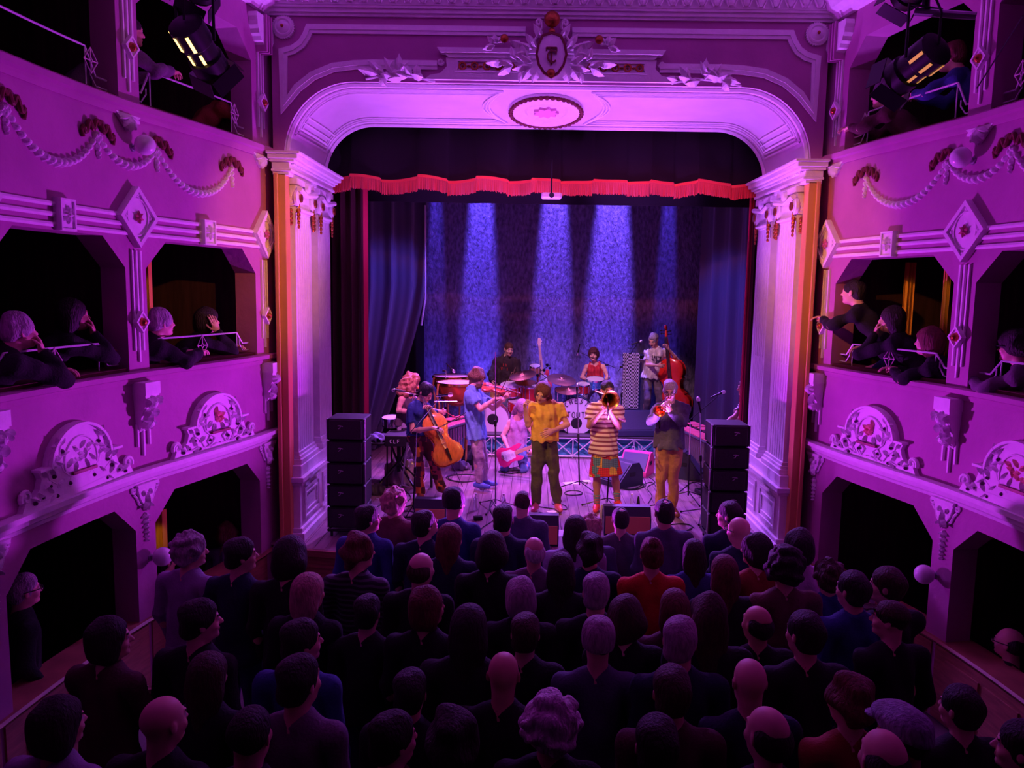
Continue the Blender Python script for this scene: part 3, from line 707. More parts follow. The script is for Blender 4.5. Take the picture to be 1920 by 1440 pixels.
for sg in (1, -1):
    for (x, z, a, L) in ((.2, 6.45, .5, .2), (.2, 6.42, -.2, .22), (.2, 6.40, -.9, .18), (.25, 6.5, 1.1, .18), (.4, 6.42, .3, .17), (.42, 6.40, -.5, .17), (.38, 6.48, 1.2, .15), (.5, 6.44, 0, .2), (.3, 6.36, -1.3, .12), (.15, 6.36, -1.2, .12), (.58, 6.64, .6, .13), (.58, 6.64, 2.4, .13), (.6, 6.62, -.3, .14), (.6, 6.64, 1.5, .1), (.16, 6.6, .9, .2), (.2, 6.58, .4, .2), (.1, 6.7, 1.0, .18), (.3, 6.62, .3, .16), (.25, 6.55, -.2, .16)):
        leaf(mb, lambda a_, b_, d: F2(a_, b_, d+.1), sg*x, z, a if sg > 0 else PI-a, L, .045, .05)
    wallpath(mb, lambda a_, b_, d: F2(a_, b_, d+.1), [(sg*x, z) for x, z in ((.13, 6.6), (.2, 6.66), (.14, 6.74), (.1, 6.82))]+[(sg*x, z) for x, z in spiral(.14, 6.86, .035, PI, -1.2)], .014)
mb.build('foliage', M_ORN, t)
for x, z, r in ((0, 6.88, .085), (-.5, 6.68, .045), (.5, 6.68, .045), (0, 6.33, .05), (0, 6.76, .035)):
    mb = MB(); mb.ball((CX+x, YF-.16, z), r, 14, 9, sc=(1, .7, 1)); mb.build('gilded_bud', M_GOLD, t, smooth=True)
mb = MB()
mb.strip([(-.055, 6.585), (.055, 6.585)], .02, .015, F2, .17); mb.strip([(0, 6.585), (0, 6.41)], .02, .015, F2, .17)
mb.strip([(.05+0, 6.545)]+[(.01+math.cos(a)*.05, 6.495+math.sin(a)*.058) for a in [.7+(2*PI-1.4)*k/14 for k in range(15)]], .017, .015, F2, .18)
for x, z in ((-.055, 6.57), (.055, 6.57)): mb.strip([(x, z+.02), (x, z-.015)], .012, .015, F2, .17)
mb.build('monogram', M_RED, shl)
for sg, xc in ((-1, -1.62), (1, 1.68)):
    mb = MB(); f3 = lambda x, z, d: Vector((x, YF-d-.02, z)); R_ = random.Random(5)
    for (x, z, a, L) in ((.2, 0, 2.9, .24), (.15, .02, 2.5, .22), (.05, .02, 2.1, .2), (0, .03, 1.5, .2), (.0, .0, .9, .18), (-.1, -.02, 2.9, .22), (-.15, .0, 2.3, .18), (-.05, -.02, 3.3, .16), (-.28, -.02, 2.9, .15), (.1, 0, .3, .2), (.2, .02, -.3, .2), (.1, .05, 1.0, .14), (-.2, .0, 1.5, .13), (.2, -.02, -.9, .12)):
        leaf(mb, f3, xc+(-sg)*x*-1*(1), 6.32+z, a if sg < 0 else a, L, .05, .045)
    wallpath(mb, f3, [(xc-.35, 6.28), (xc-.1, 6.33), (xc+.2, 6.31), (xc+.4, 6.26)], .012)
    tag(mb.build('leaf_spray', M_ORN), 'spray of plaster leaves on the stage wall to the %s of the cartouche' % sidename(sg), 'ornament', 'leaf sprays')

# pilasters, entablature and pedestals of the opening
for sg in (-1, 1):
    sd = sidename(sg)
    bx = lambda mb, x0, x1, y0, y1, z0, z1: mb.bbox((sg*(x0+x1)/2, (y0+y1)/2, (z0+z1)/2), (abs(x1-x0), y1-y0, z1-z0), .006)
    mb = MB(); bx(mb, 2.84, 2.975, 8.60, 8.75, FLOOR, 5.26); bx(mb, 2.92, 2.96, 8.57, 8.72, .3, 5.26); struct(mb.build('trim_%d' % (23 if sg < 0 else 33), M_BEIGE))
    mb = MB()
    for x, y, z0, z1 in ((2.80, 8.60, 5.24, 5.28), (2.77, 8.58, 5.28, 5.31), (2.79, 8.59, 5.31, 5.38), (2.73, 8.56, 5.38, 5.41), (2.69, 8.54, 5.41, 5.46), (2.66, 8.52, 5.46, 5.49)): bx(mb, x, 2.98+(8.6-y)*.6, y, YB+.05+(8.6-y)*.5, z0, z1)
    y = 8.66
    while y < YB: bx(mb, 2.755, 2.79, y, y+.03, 5.352, 5.378); y += .062
    struct(mb.build('trim_%d' % (24 if sg < 0 else 34), M_ORN))
    for k, (ya, yb) in enumerate(((8.80, 9.42), (9.72, 10.30))):
        ym = (ya+yb)/2; t = thing('fluted_pilaster', 'tall fluted pilaster with scrolled capital, %s jamb, %s' % (sd, ('front one nearest the hall', 'rear one nearest the curtain')[k]), 'pilaster', (sg*2.85, ym, 2.0), 'fluted pilasters')
        mb = MB(); x0 = 2.80
        # fluted shaft in plan
        n = 6; ww = yb-ya-.10; pl = [(2.88, ya), (x0, ya), ]
        for q in range(n):
            a = ya+.05+ww*q/n; b = a+ww/n*.62
            pl += [(x0, a), (x0+.02, a+.008), (x0+.028, (a+b)/2), (x0+.02, b-.008), (x0, b)]
        pl += [(x0, yb), (2.88, yb)]
        mb.prism([(sg*p, q) for p, q in pl], 2.12-4.85, None, 4.86)
        for q in range(n):      # lower third: flutes filled with reeds
            a = ya+.05+ww*q/n; b = a+ww/n*.62; mb.tube([(sg*(x0+.018), (a+b)/2, 2.14), (sg*(x0+.018), (a+b)/2, 3.25)], ww/n*.27, 6)
        mb.build('shaft', M_ORN, t)
        mb = MB(); bx(mb, 2.77, 2.88, ya-.03, yb+.03, 2.05, 2.09); bx(mb, 2.75, 2.88, ya-.05, yb+.05, 1.99, 2.05); bx(mb, 2.785, 2.88, ya-.02, yb+.02, 2.09, 2.13)
        mb.build('base', M_ORN, t)
        mb = MB(); bx(mb, 2.76, 2.88, ya-.03, yb+.03, 5.17, 5.24); bx(mb, 2.79, 2.88, ya, yb, 4.86, 5.17)
        mb.tube([(sg*2.77, ya, 4.9), (sg*2.77, yb, 4.9)], .02, 8); mb.tube([(sg*2.74, ya-.02, 5.12), (sg*2.76, ym, 5.08), (sg*2.74, yb+.02, 5.12)], .03, 8)
        for yy in (ya+.02, yb-.02):
            for r in (.095, .065, .035): mb.lathe([(r, 0), (r, .03+(.095-r)*.4), (r-.02, .035+(.095-r)*.4)], align((sg*2.79, yy, 5.02), (sg*2.0, yy, 5.02)), 18)
        mb.lathe([(.06, 0), (.05, .04), (.02, .05)], align((sg*2.76, ym, 5.16), (sg*2, ym, 5.16)), 12)
        for r in (.09, .06, .03): mb.lathe([(r, 0), (r, .02+(.09-r)*.4), (r-.015, .02+(.09-r)*.4)], align((sg*2.84, ya-.02, 5.02), (sg*2.84, ya-1, 5.02)), 16)
        cpt = mb.build('capital', M_ORN, t, smooth=True)
        for yy in (ya+.02, yb-.02):
            mb = MB()
            for q in range(5): mb.ball((sg*2.765, yy, 4.885-.045*q), .032-.003*q, 8, 6, sc=(.8, 1, 1.1))
            mb.lathe([(.05, .05), (.047, .065), (.035, .065)], align((sg*2.79, yy, 5.02), (sg*2.0, yy, 5.02)), 16); mb.tube([(sg*2.76, yy, 4.98), (sg*2.76, yy, 4.86)], .012, 6); mb.build('bronze_drop', M_GOLD, cpt, smooth=True)
        mb = MB()
        for q in range(4): mb.ball((sg*2.845, ya-.02, 4.88-.045*q), .028, 8, 6)
        mb.build('bronze_drop', M_GOLD, cpt, smooth=True)
    t = thing('stone_pedestal', 'moulded pedestal with a sunk panel under the %s jamb pilasters' % sd, 'pedestal', (sg*2.8, 9.5, 1.1), 'jamb pedestals')
    mb = MB(); bx(mb, 2.72, 2.88, 8.66, 10.42, 1.76, 1.80); bx(mb, 2.70, 2.88, 8.63, 10.44, 1.80, 1.86); bx(mb, 2.74, 2.88, 8.69, 10.40, 1.86, 1.99); mb.build('cap', M_ORN, t)
    mb = MB(); bx(mb, 2.76, 2.88, 8.70, 10.4, 1.10, 1.78)
    for ya, yb in ((8.85, 9.45), (9.65, 10.28)):
        mb.strip([(ya, 1.33), (yb, 1.33), (yb, 1.68), (ya, 1.68)], .03, .02, lambda y, z, d: Vector((sg*(2.76-d), y, z)), 0, True)
        mb.strip([(ya+.07, 1.40), (yb-.07, 1.40), (yb-.07, 1.61), (ya+.07, 1.61)], .02, .015, lambda y, z, d: Vector((sg*(2.76-d), y, z)), 0, True)
    mb.build('dado', M_ORN, t)
    mb = MB(); bx(mb, 2.70, 2.88, 8.64, 10.42, 1.10, 1.20); bx(mb, 2.73, 2.88, 8.67, 10.41, 1.20, 1.25); mb.build('plinth', M_ORN, t)
# ------------------------------------------------------------------ stage house
M_BOARD = mat('stage_boards', (.29, .18, .20), .30, var=.35, scale=3, bump=.15, bscale=20, stretch=(7, .6, 1))
mb = MB(); mb.box((0, 3.6, FLOOR-.05), (8.6, 11, .1)); struct(mb.build('floor', mat('stalls_floor', (.12, .08, .09), .4, var=.3, scale=3, stretch=(6, .5, 1))))
def lip(u):   # bowed front edge of the stage
    return 8.28+.30*abs(u)**3
# boards as one floor with shallow joints
mb = MB(); x = -3.35; k = 0
while x < 3.35:
    x2 = x+.135; y0 = lip(min(1, abs((x+x2)/2)/3.3)) if abs(x) < 2.9 else 8.6
    mb.bbox(((x+x2)/2, (y0+16.3)/2, 1.085), (x2-x-.004, 16.3-y0, .03), .002); x = x2
struct(mb.build('floor', M_BOARD))
mb = MB(); n = 30
pts = [(-2.95+5.9*k/n, lip(abs(-2.95+5.9*k/n)/3.3)) for k in range(n+1)]
vs = []
for x, y in pts: vs += [(x, y+.02, FLOOR), (x, y+.02, 1.0), (x, y-.03, 1.02), (x, y-.04, 1.095), (x, y+.06, 1.10), (x, y+.12, FLOOR)]
mb.add(vs, [(i*6+k, i*6+(k+1) % 6, (i+1)*6+(k+1) % 6, (i+1)*6+k) for i in range(n) for k in range(6)]+[tuple(range(6)), tuple(n*6+k for k in reversed(range(6)))])
for i in range(9):
    a = -2.7+.6*i; mb.strip([(a, .42), (a+.5, .42), (a+.5, .9), (a, .9)], .03, .02, lambda x, z, d: Vector((x, lip(abs(x)/3.3)+.02-d, z)), 0, True)
struct(mb.build('trim_40', M_WOODP))
# back and side walls of the stage
M_BACKW = mat('rough_back_cloth', (.26, .24, .36), .55, var=.5, scale=20, bump=1, bscale=34, stretch=(1, 1, .45))
mb = MB(); mb.box((0, 16.35, 5.5), (9, .1, 10)); struct(mb.build('wall_back', mat('stage_brick', (.05, .05, .06), .9)))
mb = MB(); mb.box((-4.4, 13.3, 5.5), (.1, 6, 10)); mb.box((4.4, 13.3, 5.5), (.1, 6, 10)); mb.box((0, 10.45, 8.8), (9, .1, 3.2)); struct(mb.build('wall_wings', mat('stage_brick', (.05, .05, .06), .9)))
mb = MB(); mb.box((0, 13.3, 10.45), (9, 6, .1)); struct(mb.build('ceiling', mat('stage_brick', (.05, .05, .06), .9)))  # raised out of view so the back washers can hang high

def drape(name, m, pathf, z0, z1, n=60, nz=14, amp=.05, freq=9, th=.012, seed=0, xf=None):
    """hanging cloth: pathf(u)->(x,y); xf(u,v) optional shift; folds follow the path"""
    R_ = random.Random(seed); ph = [R_.uniform(0, 6.28) for _ in range(4)]; mb = MB(); vs = []
    for side_ in (0, 1):
        for j in range(nz+1):
            v = j/nz
            for i in range(n+1):
                u = i/n; x, y = pathf(u); f = amp*(math.sin(u*freq*2*PI+ph[0])+.4*math.sin(u*freq*3.7*PI+ph[1]+v)+.3*math.sin(u*freq*PI*.7+ph[2]))
                e = 1e-3; x2, y2 = pathf(min(1, u+e)); x1, y1 = pathf(max(0, u-e)); l = math.hypot(x2-x1, y2-y1) or 1
                nx, ny = -(y2-y1)/l, (x2-x1)/l; o = f+side_*th
                dx, dy = xf(u, v) if xf else (0, 0)
                vs.append((x+nx*o+dx, y+ny*o+dy, z0+(z1-z0)*v))
    N_ = (n+1)*(nz+1); fs = []
    for j in range(nz):
        for i in range(n):
            a = j*(n+1)+i; fs.append((a, a+1, a+n+2, a+n+1)); fs.append((N_+a, N_+a+n+1, N_+a+n+2, N_+a+1))
    for j in range(nz):
        for i in (0, n): a = j*(n+1)+i; fs.append((a, a+n+1, N_+a+n+1, N_+a))
    for i in range(n):
        for j in (0, nz): a = j*(n+1)+i; fs.append((a, a+1, N_+a+1, N_+a))
    mb.add(vs, fs); return mb.build(name, m, smooth=True)
M_VEL = mat('red_velvet', (.07, .006, .014), .8, sheen=.15); M_LITEDGE = mat('red_lit_edge', (.75, .02, .10), .7); M_BLK = mat('black_drape', (.022, .02, .03), .8, sheen=.2)
M_BLUEC = mat('grey_blue_drape', (.11, .11, .15), .7, sheen=.3)
ln = lambda a, b: (lambda u: (a[0]+(b[0]-a[0])*u, a[1]+(b[1]-a[1])*u))
xl = P(688, 640, 10.75).x; xr = P(1396, 640, 10.75).x
tag(drape('stage_curtain', M_VEL, ln((-3.1, 10.85), (xl, 10.70)), 1.12, 5.9, 60, 10, .04, 5, seed=1), 'dark red velvet curtain drawn to the left side of the stage opening', 'curtain', 'red stage curtains')
tag(drape('stage_curtain', M_VEL, ln((xr, 10.70), (3.1, 10.85)), 1.12, 5.9, 60, 10, .03, 5, seed=2), 'dark red velvet curtain drawn to the right side of the stage opening', 'curtain', 'red stage curtains')
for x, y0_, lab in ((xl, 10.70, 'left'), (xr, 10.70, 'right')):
    o = drape('curtain_lit_edge', M_LITEDGE, ln((x-.035, y0_-.015), (x+.03, y0_+.02)), 1.12, 5.9, 8, 10, .006, 1, seed=9); o.parent = [q for q in COL.objects if q.name.startswith('stage_curtain')][0 if lab == 'left' else 1]  # pink stage light on the curtain edge, painted as a bright red strip
# valance with fringe
t = thing('fringed_valance', 'dark velvet valance with a wavy red fringe across the top of the stage opening', 'valance', (0, 10.6, 5.3))
_br = [-2.95]; _R = random.Random(11)
while _br[-1] < 2.95: _br.append(_br[-1]+_R.uniform(.26, .52))
def _seg(x):
    k = max(i for i, b in enumerate(_br) if b <= x+1e-9); k = min(k, len(_br)-2); return k, (x-_br[k])/(_br[k+1]-_br[k])
def vy(x):
    k, f = _seg(x); return (10.47 if k % 2 else 10.58)+(.09 if k % 2 else -.09)*(f**2)+.02*math.sin(x*9)
def zf(x):
    k, f = _seg(x); return 5.50+(.022 if k % 2 else -.022)*(1-f)+.012*math.sin(x*7)
mb = MB(); vs = []; fs = []; n = 300
for i in range(n+1):
    x = -2.9+5.8*i/n; vs += [(x, vy(x), zf(x)), (x, 10.62, 6.5), (x, 10.66, 6.5), (x, vy(x)+.012, zf(x))]
fs = [(i*4+k, i*4+(k+1) % 4, (i+1)*4+(k+1) % 4, (i+1)*4+k) for i in range(n) for k in range(4)]
mb.add(vs, fs); mb.build('velvet', mat('dark_velvet', (.010, .003, .006), .95), t, smooth=True)
mb = MB()
vs = []
for i in range(n+1):
    x = -2.9+5.8*i/n; z = zf(x); vs += [(x, vy(x)-.02, z+.005), (x, vy(x)-.02, z-.03), (x, vy(x)-.005, z-.03), (x, vy(x)-.005, z+.005)]
mb.add(vs, fs)
R_ = random.Random(2); n2 = 620
for i in range(n2):
    x = -2.9+5.8*i/n2; z = zf(x); y = vy(x)-.012; l = .185+R_.uniform(-.01, .012); w_ = .0042
    mb.add([(x-w_, y, z-.02), (x+w_, y, z-.02), (x+w_, y+R_.uniform(-.01, .01), z-l), (x-w_, y+R_.uniform(-.01, .01), z-l), (x, y-.008, z-.02), (x, y-.008, z-l)], [(0, 1, 2, 3), (0, 4, 5, 3), (1, 4, 5, 2)])
mb.build('fringe', mat('red_fringe', (.95, .07, .04), .45, .0, sheen=.5), t)
tag(drape('border_drape', M_BLK, ln((-3.3, 11.6), (3.3, 11.6)), P(1030, 383, 11.6).z, 6.4, 60, 4, .02, 9, seed=3), 'black border drape hanging behind the fringed valance', 'drape')
# textured backdrop, panels of rough cloth on the rear wall
xa, xb = P(795, 500, 16.0).x, P(1312, 500, 16.0).x
tag(drape('backdrop', M_BACKW, ln((xa-.4, 16.1), (xb+.3, 16.1)), 1.12, 6.6, 90, 10, .02, 5, seed=4), 'wide rough-textured backdrop cloth washed with blue light behind the band', 'backdrop')
t0 = P(797, 600, 13.6)
def sweepx(u, v):      # gathered lower part is pulled to the left
    k = max(0, 1-v/.55); return (-.95*k**1.3*u, .25*k)
tag(drape('side_drape', M_BLUEC, ln((-3.5, 12.6), (t0.x, 13.6)), 1.12, 6.6, 70, 24, .05, 5, seed=5, xf=sweepx), 'grey-blue drape on the left, its lower edge gathered back towards the wing', 'drape', 'grey-blue side drapes')
mb = MB(); mb.tube([P(797, 385, 13.55), P(797, 560, 13.5), P(790, 610, 13.5)], .02, 6)
tag(mb.build('drape_tie', M_WHITE), 'pale vertical seam cord hanging beside the left grey-blue drape', 'cord')
xr1, xr2 = P(1312, 600, 13.9), P(1393, 600, 12.6)
tag(drape('side_drape', M_BLUEC, ln((xr1.x, 13.9), (3.5, 12.4)), 1.12, 6.6, 60, 10, .04, 4, seed=6), 'grey-blue drape hanging in straight folds on the right of the stage', 'drape', 'grey-blue side drapes')
tag(drape('side_drape', M_BLK, ln((xa-.9, 15.6), (xa+.05, 15.7)), 1.12, 6.4, 30, 8, .04, 3, seed=7), 'narrow black drape between the left drape and the backdrop', 'drape')
# riser with lattice truss and teal cloth
RZ = 1.50; RY = 13.5; rx0, rx1 = P(884, 830, RY).x, P(1318, 830, RY).x
t = thing('stage_riser', 'low wide stage riser with a white lattice truss front at the back of the stage', 'riser', ((rx0+rx1)/2, RY, 1.1))
mb = MB(); mb.bbox(((rx0+rx1)/2, (RY+15.95)/2, RZ-.02), (rx1-rx0, 15.95-RY, .04), .005); mb.build('deck', mat('riser_deck', (.06, .05, .06), .5), t)
mb = MB(); mb.tube([(rx0, RY+.02, RZ-.04), (rx1, RY+.02, RZ-.04)], .02, 8); mb.tube([(rx0, RY+.02, 1.13), (rx1, RY+.02, 1.13)], .018, 8)
x = rx0
while x < rx1-.3:
    mb.tube([(x, RY+.01, 1.14), (x+.36, RY+.01, RZ-.05)], .011, 5); mb.tube([(x+.36, RY+.03, 1.14), (x, RY+.03, RZ-.05)], .011, 5); mb.tube([(x, RY+.02, 1.1), (x, RY+.02, RZ-.04)], .012, 6); x += .36
mb.build('lattice', mat('white_truss', (.75, .78, .8), .35, .4), t)
def crumple(c, d, seed, n=26, m=10, amp=.02):
    R_ = random.Random(seed); mb = MB(); vs = []; ph = [R_.uniform(0, 6) for _ in range(6)]
    for j in range(m+1):
        for i in range(n+1):
            u, v = i/n, j/m; y = amp*(math.sin(u*23+ph[0]+v*5)+math.sin(v*11+u*9+ph[1])+.6*math.sin(u*41+v*17+ph[2]))
            vs.append((c[0]+(u-.5)*d[0], c[1]+y, c[2]+(v-.5)*d[1]))
    N_ = len(vs); vs += [(x, y+.01, z) for x, y, z in vs]
    fs = []
    for j in range(m):
        for i in range(n):
            a = j*(n+1)+i; fs += [(a, a+1, a+n+2, a+n+1), (N_+a, N_+a+n+1, N_+a+n+2, N_+a+1)]
    mb.add(vs, fs); return mb
M_TEAL = mat('teal_cloth', (.02, .20, .26), .5, color2=(.04, .30, .36), scale=8)
tag(crumple(((rx0+rx1)/2, RY+.10, 1.30), (rx1-rx0-.1, .34), 4, 90, 8).build('riser_cloth', M_TEAL, smooth=True), 'crumpled teal cloth hanging behind the riser lattice', 'cloth')
# white brush lettering on the cloth at the right of the riser
mb = MB()
def glyph(ch, x, z, h, y, w_=.018):
    G = {'B': [[(0, 0), (0, 1), (.5, .9), (.5, .6), (0, .5), (.6, .4), (.6, .1), (0, 0)]], 'M': [[(0, 0), (.05, 1), (.35, .4), (.65, 1), (.7, 0)]], 'A': [[(0, 0), (.35, 1), (.7, 0)], [(.15, .4), (.55, .4)]],
         'V': [[(0, 1), (.35, 0), (.7, 1)]], 'L': [[(0, 1), (0, 0), (.6, 0)]], 'O': [[(.35+.33*math.cos(a), .5+.5*math.sin(a)) for a in [2*PI*k/14 for k in range(15)]]], 'T': [[(0, 1), (.7, 1)], [(.35, 1), (.35, 0)]],
         'U': [[(0, 1), (0, .3), (.2, 0), (.45, 0), (.65, .3), (.65, 1)]], 'R': [[(0, 0), (0, 1), (.5, .9), (.5, .6), (0, .5), (.6, 0)]], 'C': [[(.6, .85), (.35, 1), (.05, .75), (0, .4), (.2, .05), (.6, .1)]], 'H': [[(0, 0), (0, 1)], [(.6, 0), (.6, 1)], [(0, .5), (.6, .5)]],
         'E': [[(.6, 1), (0, 1), (0, 0), (.6, 0)], [(0, .5), (.5, .5)]], 'S': [[(.6, .85), (.3, 1), (.05, .75), (.55, .35), (.3, 0), (0, .15)]], 'P': [[(0, 0), (0, 1), (.55, .9), (.55, .55), (0, .45)]], 'I': [[(.3, 0), (.3, 1)]], 'N': [[(0, 0), (0, 1), (.6, 0), (.6, 1)]], '-': [[(.1, .5), (.5, .5)]],
         'F': [[(.6, 1), (0, 1), (0, 0)], [(0, .5), (.5, .5)]], 'D': [[(0, 0), (0, 1), (.5, .8), (.6, .4), (.4, .05), (0, 0)]], 'W': [[(0, 1), (.2, 0), (.35, .6), (.5, 0), (.7, 1)]], '6': [[(.5, 1), (.1, .6), (.05, .25), (.3, 0), (.55, .2), (.45, .45), (.1, .4)]]}
    return [[(x+a*h*.8, z+b*h) for a, b in s_] for s_ in G.get(ch, [])]
for k, ch in enumerate('BM'):
    for s_ in glyph(ch, P(1185, 835, RY).x+.11*k, 1.22, .12, RY): mb.strip(s_, .014, .006, lambda x, z, d: Vector((x, RY-.012-d, z)))
for k, ch in enumerate('BM A'):
    for s_ in glyph(ch, P(1277, 835, RY).x+.12*k, 1.24-.02*k, .13, RY): mb.strip(s_, .014, .006, lambda x, z, d: Vector((x, RY-.012-d, z)))
tag(mb.build('banner_lettering', M_WHITE), 'white painted letters on the teal cloth of the riser front', 'lettering')
# projector-like white fixture under the valance
p = P(1034, 369, 10.3)
t = thing('white_fixture', 'small white boxy light fixture hanging under the centre of the valance', 'light fixture', p)
mb = MB(); mb.bbox(p+Vector((0, 0, .01)), (.26, .2, .07), .015); mb.build('housing', mat('bright_white', (.9, .9, .9), .4), t)
mb = MB(); mb.lathe([(.035, 0), (.03, .03), (.01, .03)], align(p+Vector((0, -.1, .01)), p+Vector((0, -.2, -.02))), 12); mb.tube([p+Vector((0, 0, .04)), p+Vector((0, .2, .5))], .012, 6); mb.build('lens', M_BLACK, t)
# ------------------------------------------------------------------ figures: signed-distance bodies turned into one continuous mesh
V = lambda *a: np.array(a, float)
def nrm(v): v = np.asarray(v, float); return v/(np.linalg.norm(v)+1e-12)
class Field:
    def __init__(s): s.p = []
    def cap(s, a, b, ra, rb, k=.02, flat=False, op='add', sq=None):
        a, b = np.asarray(a, float), np.asarray(b, float); r = max(ra, rb)
        s.p.append(('cap', op, k, np.minimum(a, b)-r, np.maximum(a, b)+r, (a, b, ra, rb, flat, sq))); return s
    def ell(s, c, ax, rr, k=.03, op='add'):
        c = np.asarray(c, float); ax = np.asarray(ax, float); rr = np.asarray(rr, float)
        e = np.abs(ax.T) @ rr if False else np.sqrt(((ax*rr[:, None])**2).sum(0))
        s.p.append(('ell', op, k, c-e, c+e, (c, ax, rr))); return s
    def half(s, c, n, op='cut'):   # removes the side the normal points to
        s.p.append(('half', op, 0, None, None, (np.asarray(c, float), nrm(n)))); return s
    def bounds(s, m=.03):
        lo = np.min([q[3] for q in s.p if q[1] == 'add'], 0)-m; hi = np.max([q[4] for q in s.p if q[1] == 'add'], 0)+m; return lo, hi
    def grid(s, lo, hi, res, noise=None):
        n = np.ceil((hi-lo)/res).astype(int)+1
        ax = [lo[i]+res*np.arange(n[i]) for i in range(3)]
        D = np.full(n, .3)
        for typ, op, k, l, h, pr in s.p:
            if typ == 'half':
                c, nn = pr
                d = ((ax[0][:, None, None]-c[0])*nn[0]+(ax[1][None, :, None]-c[1])*nn[1]+(ax[2][None, None, :]-c[2])*nn[2]); D = np.maximum(D, d); continue
            m = k+.035
            i0 = np.clip(np.floor((l-m-lo)/res).astype(int), 0, n); i1 = np.clip(np.ceil((h+m-lo)/res).astype(int)+1, 0, n)
            if np.any(i1 <= i0): continue
            sl = tuple(slice(a, b) for a, b in zip(i0, i1))
            X, Y, Z = np.meshgrid(ax[0][sl[0]], ax[1][sl[1]], ax[2][sl[2]], indexing='ij', sparse=True)
            if typ == 'cap':
                a, b, ra, rb, flat, sq = pr; ab = b-a; L2 = ab@ab+1e-12
                px, py, pz = X-a[0], Y-a[1], Z-a[2]
                tt = (px*ab[0]+py*ab[1]+pz*ab[2])/L2; t = np.clip(tt, 0, 1)
                qx, qy, qz = px-t*ab[0], py-t*ab[1], pz-t*ab[2]
                if sq is not None:      # squash along a direction
                    u, f = sq; du = qx*u[0]+qy*u[1]+qz*u[2]; g = 1/f-1
                    qx, qy, qz = qx+du*u[0]*g, qy+du*u[1]*g, qz+du*u[2]*g
                d = np.sqrt(qx**2+qy**2+qz**2)-(ra+t*(rb-ra))
                if flat: d = np.maximum(d, (tt-1)*math.sqrt(L2))
                if flat == 2: d = np.maximum(d, -tt*math.sqrt(L2))
            else:
                c, A, rr = pr
                q = [(X-c[0])*A[i][0]+(Y-c[1])*A[i][1]+(Z-c[2])*A[i][2] for i in range(3)]
                k0 = np.sqrt(sum((q[i]/rr[i])**2 for i in range(3))); k1 = np.sqrt(sum((q[i]/rr[i]**2)**2 for i in range(3)))+1e-9
                d = k0*(k0-1)/k1
            E = D[sl]
            if op == 'add':
                h_ = np.maximum(k-np.abs(E-d), 0)/k; D[sl] = np.minimum(E, d)-h_*h_*k/4
            else:
                D[sl] = np.maximum(E, -d)
        if noise:
            D = D+noise(ax[0][:, None, None], ax[1][None, :, None], ax[2][None, None, :])
        for i in range(3):  # close at the border
            pass
        return D
_COR = np.array([(i, j, k) for i in (0, 1) for j in (0, 1) for k in (0, 1)])
_EDG = [(a, b) for a in range(8) for b in range(a+1, 8) if np.abs(_COR[a]-_COR[b]).sum() == 1]
def nets(D, lo, res):
    S = D < 0; n = np.array(D.shape)-1
    cnt = sum(S[c[0]:c[0]+n[0], c[1]:c[1]+n[1], c[2]:c[2]+n[2]].astype(np.int8) for c in _COR)
    idx = np.argwhere((cnt > 0) & (cnt < 8))
    if len(idx) == 0: return np.zeros((0, 3)), np.zeros((0, 4), int)
    vals = np.stack([D[idx[:, 0]+c[0], idx[:, 1]+c[1], idx[:, 2]+c[2]] for c in _COR], 1)
    acc = np.zeros((len(idx), 3)); num = np.zeros(len(idx))
    for a, b in _EDG:
        va, vb = vals[:, a], vals[:, b]; m = (va < 0) != (vb < 0)
        t = np.where(m, va/(np.where(m, va-vb, 1)), 0)
        acc += (_COR[a]+(_COR[b]-_COR[a])*t[:, None])*m[:, None]; num += m
    v = lo+res*(idx+acc/num[:, None])
    im = -np.ones(n, int); im[idx[:, 0], idx[:, 1], idx[:, 2]] = np.arange(len(idx))
    F = []
    for ax_ in range(3):
        o = [i for i in range(3) if i != ax_]
        A = S.take(range(0, n[ax_]), ax_); B = S.take(range(1, n[ax_]+1), ax_)
        e = np.argwhere(A != B)
        ok = (e[:, o[0]] > 0) & (e[:, o[0]] < n[o[0]]) & (e[:, o[1]] > 0) & (e[:, o[1]] < n[o[1]]); e = e[ok]
        q = []
        for du, dv in ((-1, -1), (0, -1), (0, 0), (-1, 0)):
            c = e.copy(); c[:, o[0]] += du; c[:, o[1]] += dv; q.append(im[c[:, 0], c[:, 1], c[:, 2]])
        q = np.stack(q, 1); flip = A[e[:, 0], e[:, 1], e[:, 2]]
        if ax_ == 1: flip = ~flip
        q[~flip] = q[~flip][:, ::-1]; F.append(q)
    F = np.concatenate(F); F = F[(F >= 0).all(1)]
    return v, F
def mesh_np(name, v, f, mats, mi=None, smooth=True):
    me = bpy.data.meshes.new(name)
    me.vertices.add(len(v)); me.vertices.foreach_set('co', np.asarray(v, np.float32).ravel())
    me.loops.add(len(f)*4); me.loops.foreach_set('vertex_index', np.asarray(f, np.int32).ravel())
    me.polygons.add(len(f)); me.polygons.foreach_set('loop_start', np.arange(0, len(f)*4, 4, dtype=np.int32))
    for m in mats: me.materials.append(m)
    if mi is not None: me.polygons.foreach_set('material_index', np.asarray(mi, np.int32))
    me.polygons.foreach_set('use_smooth', np.full(len(f), smooth))
    me.update(calc_edges=True); me.validate()
    return me
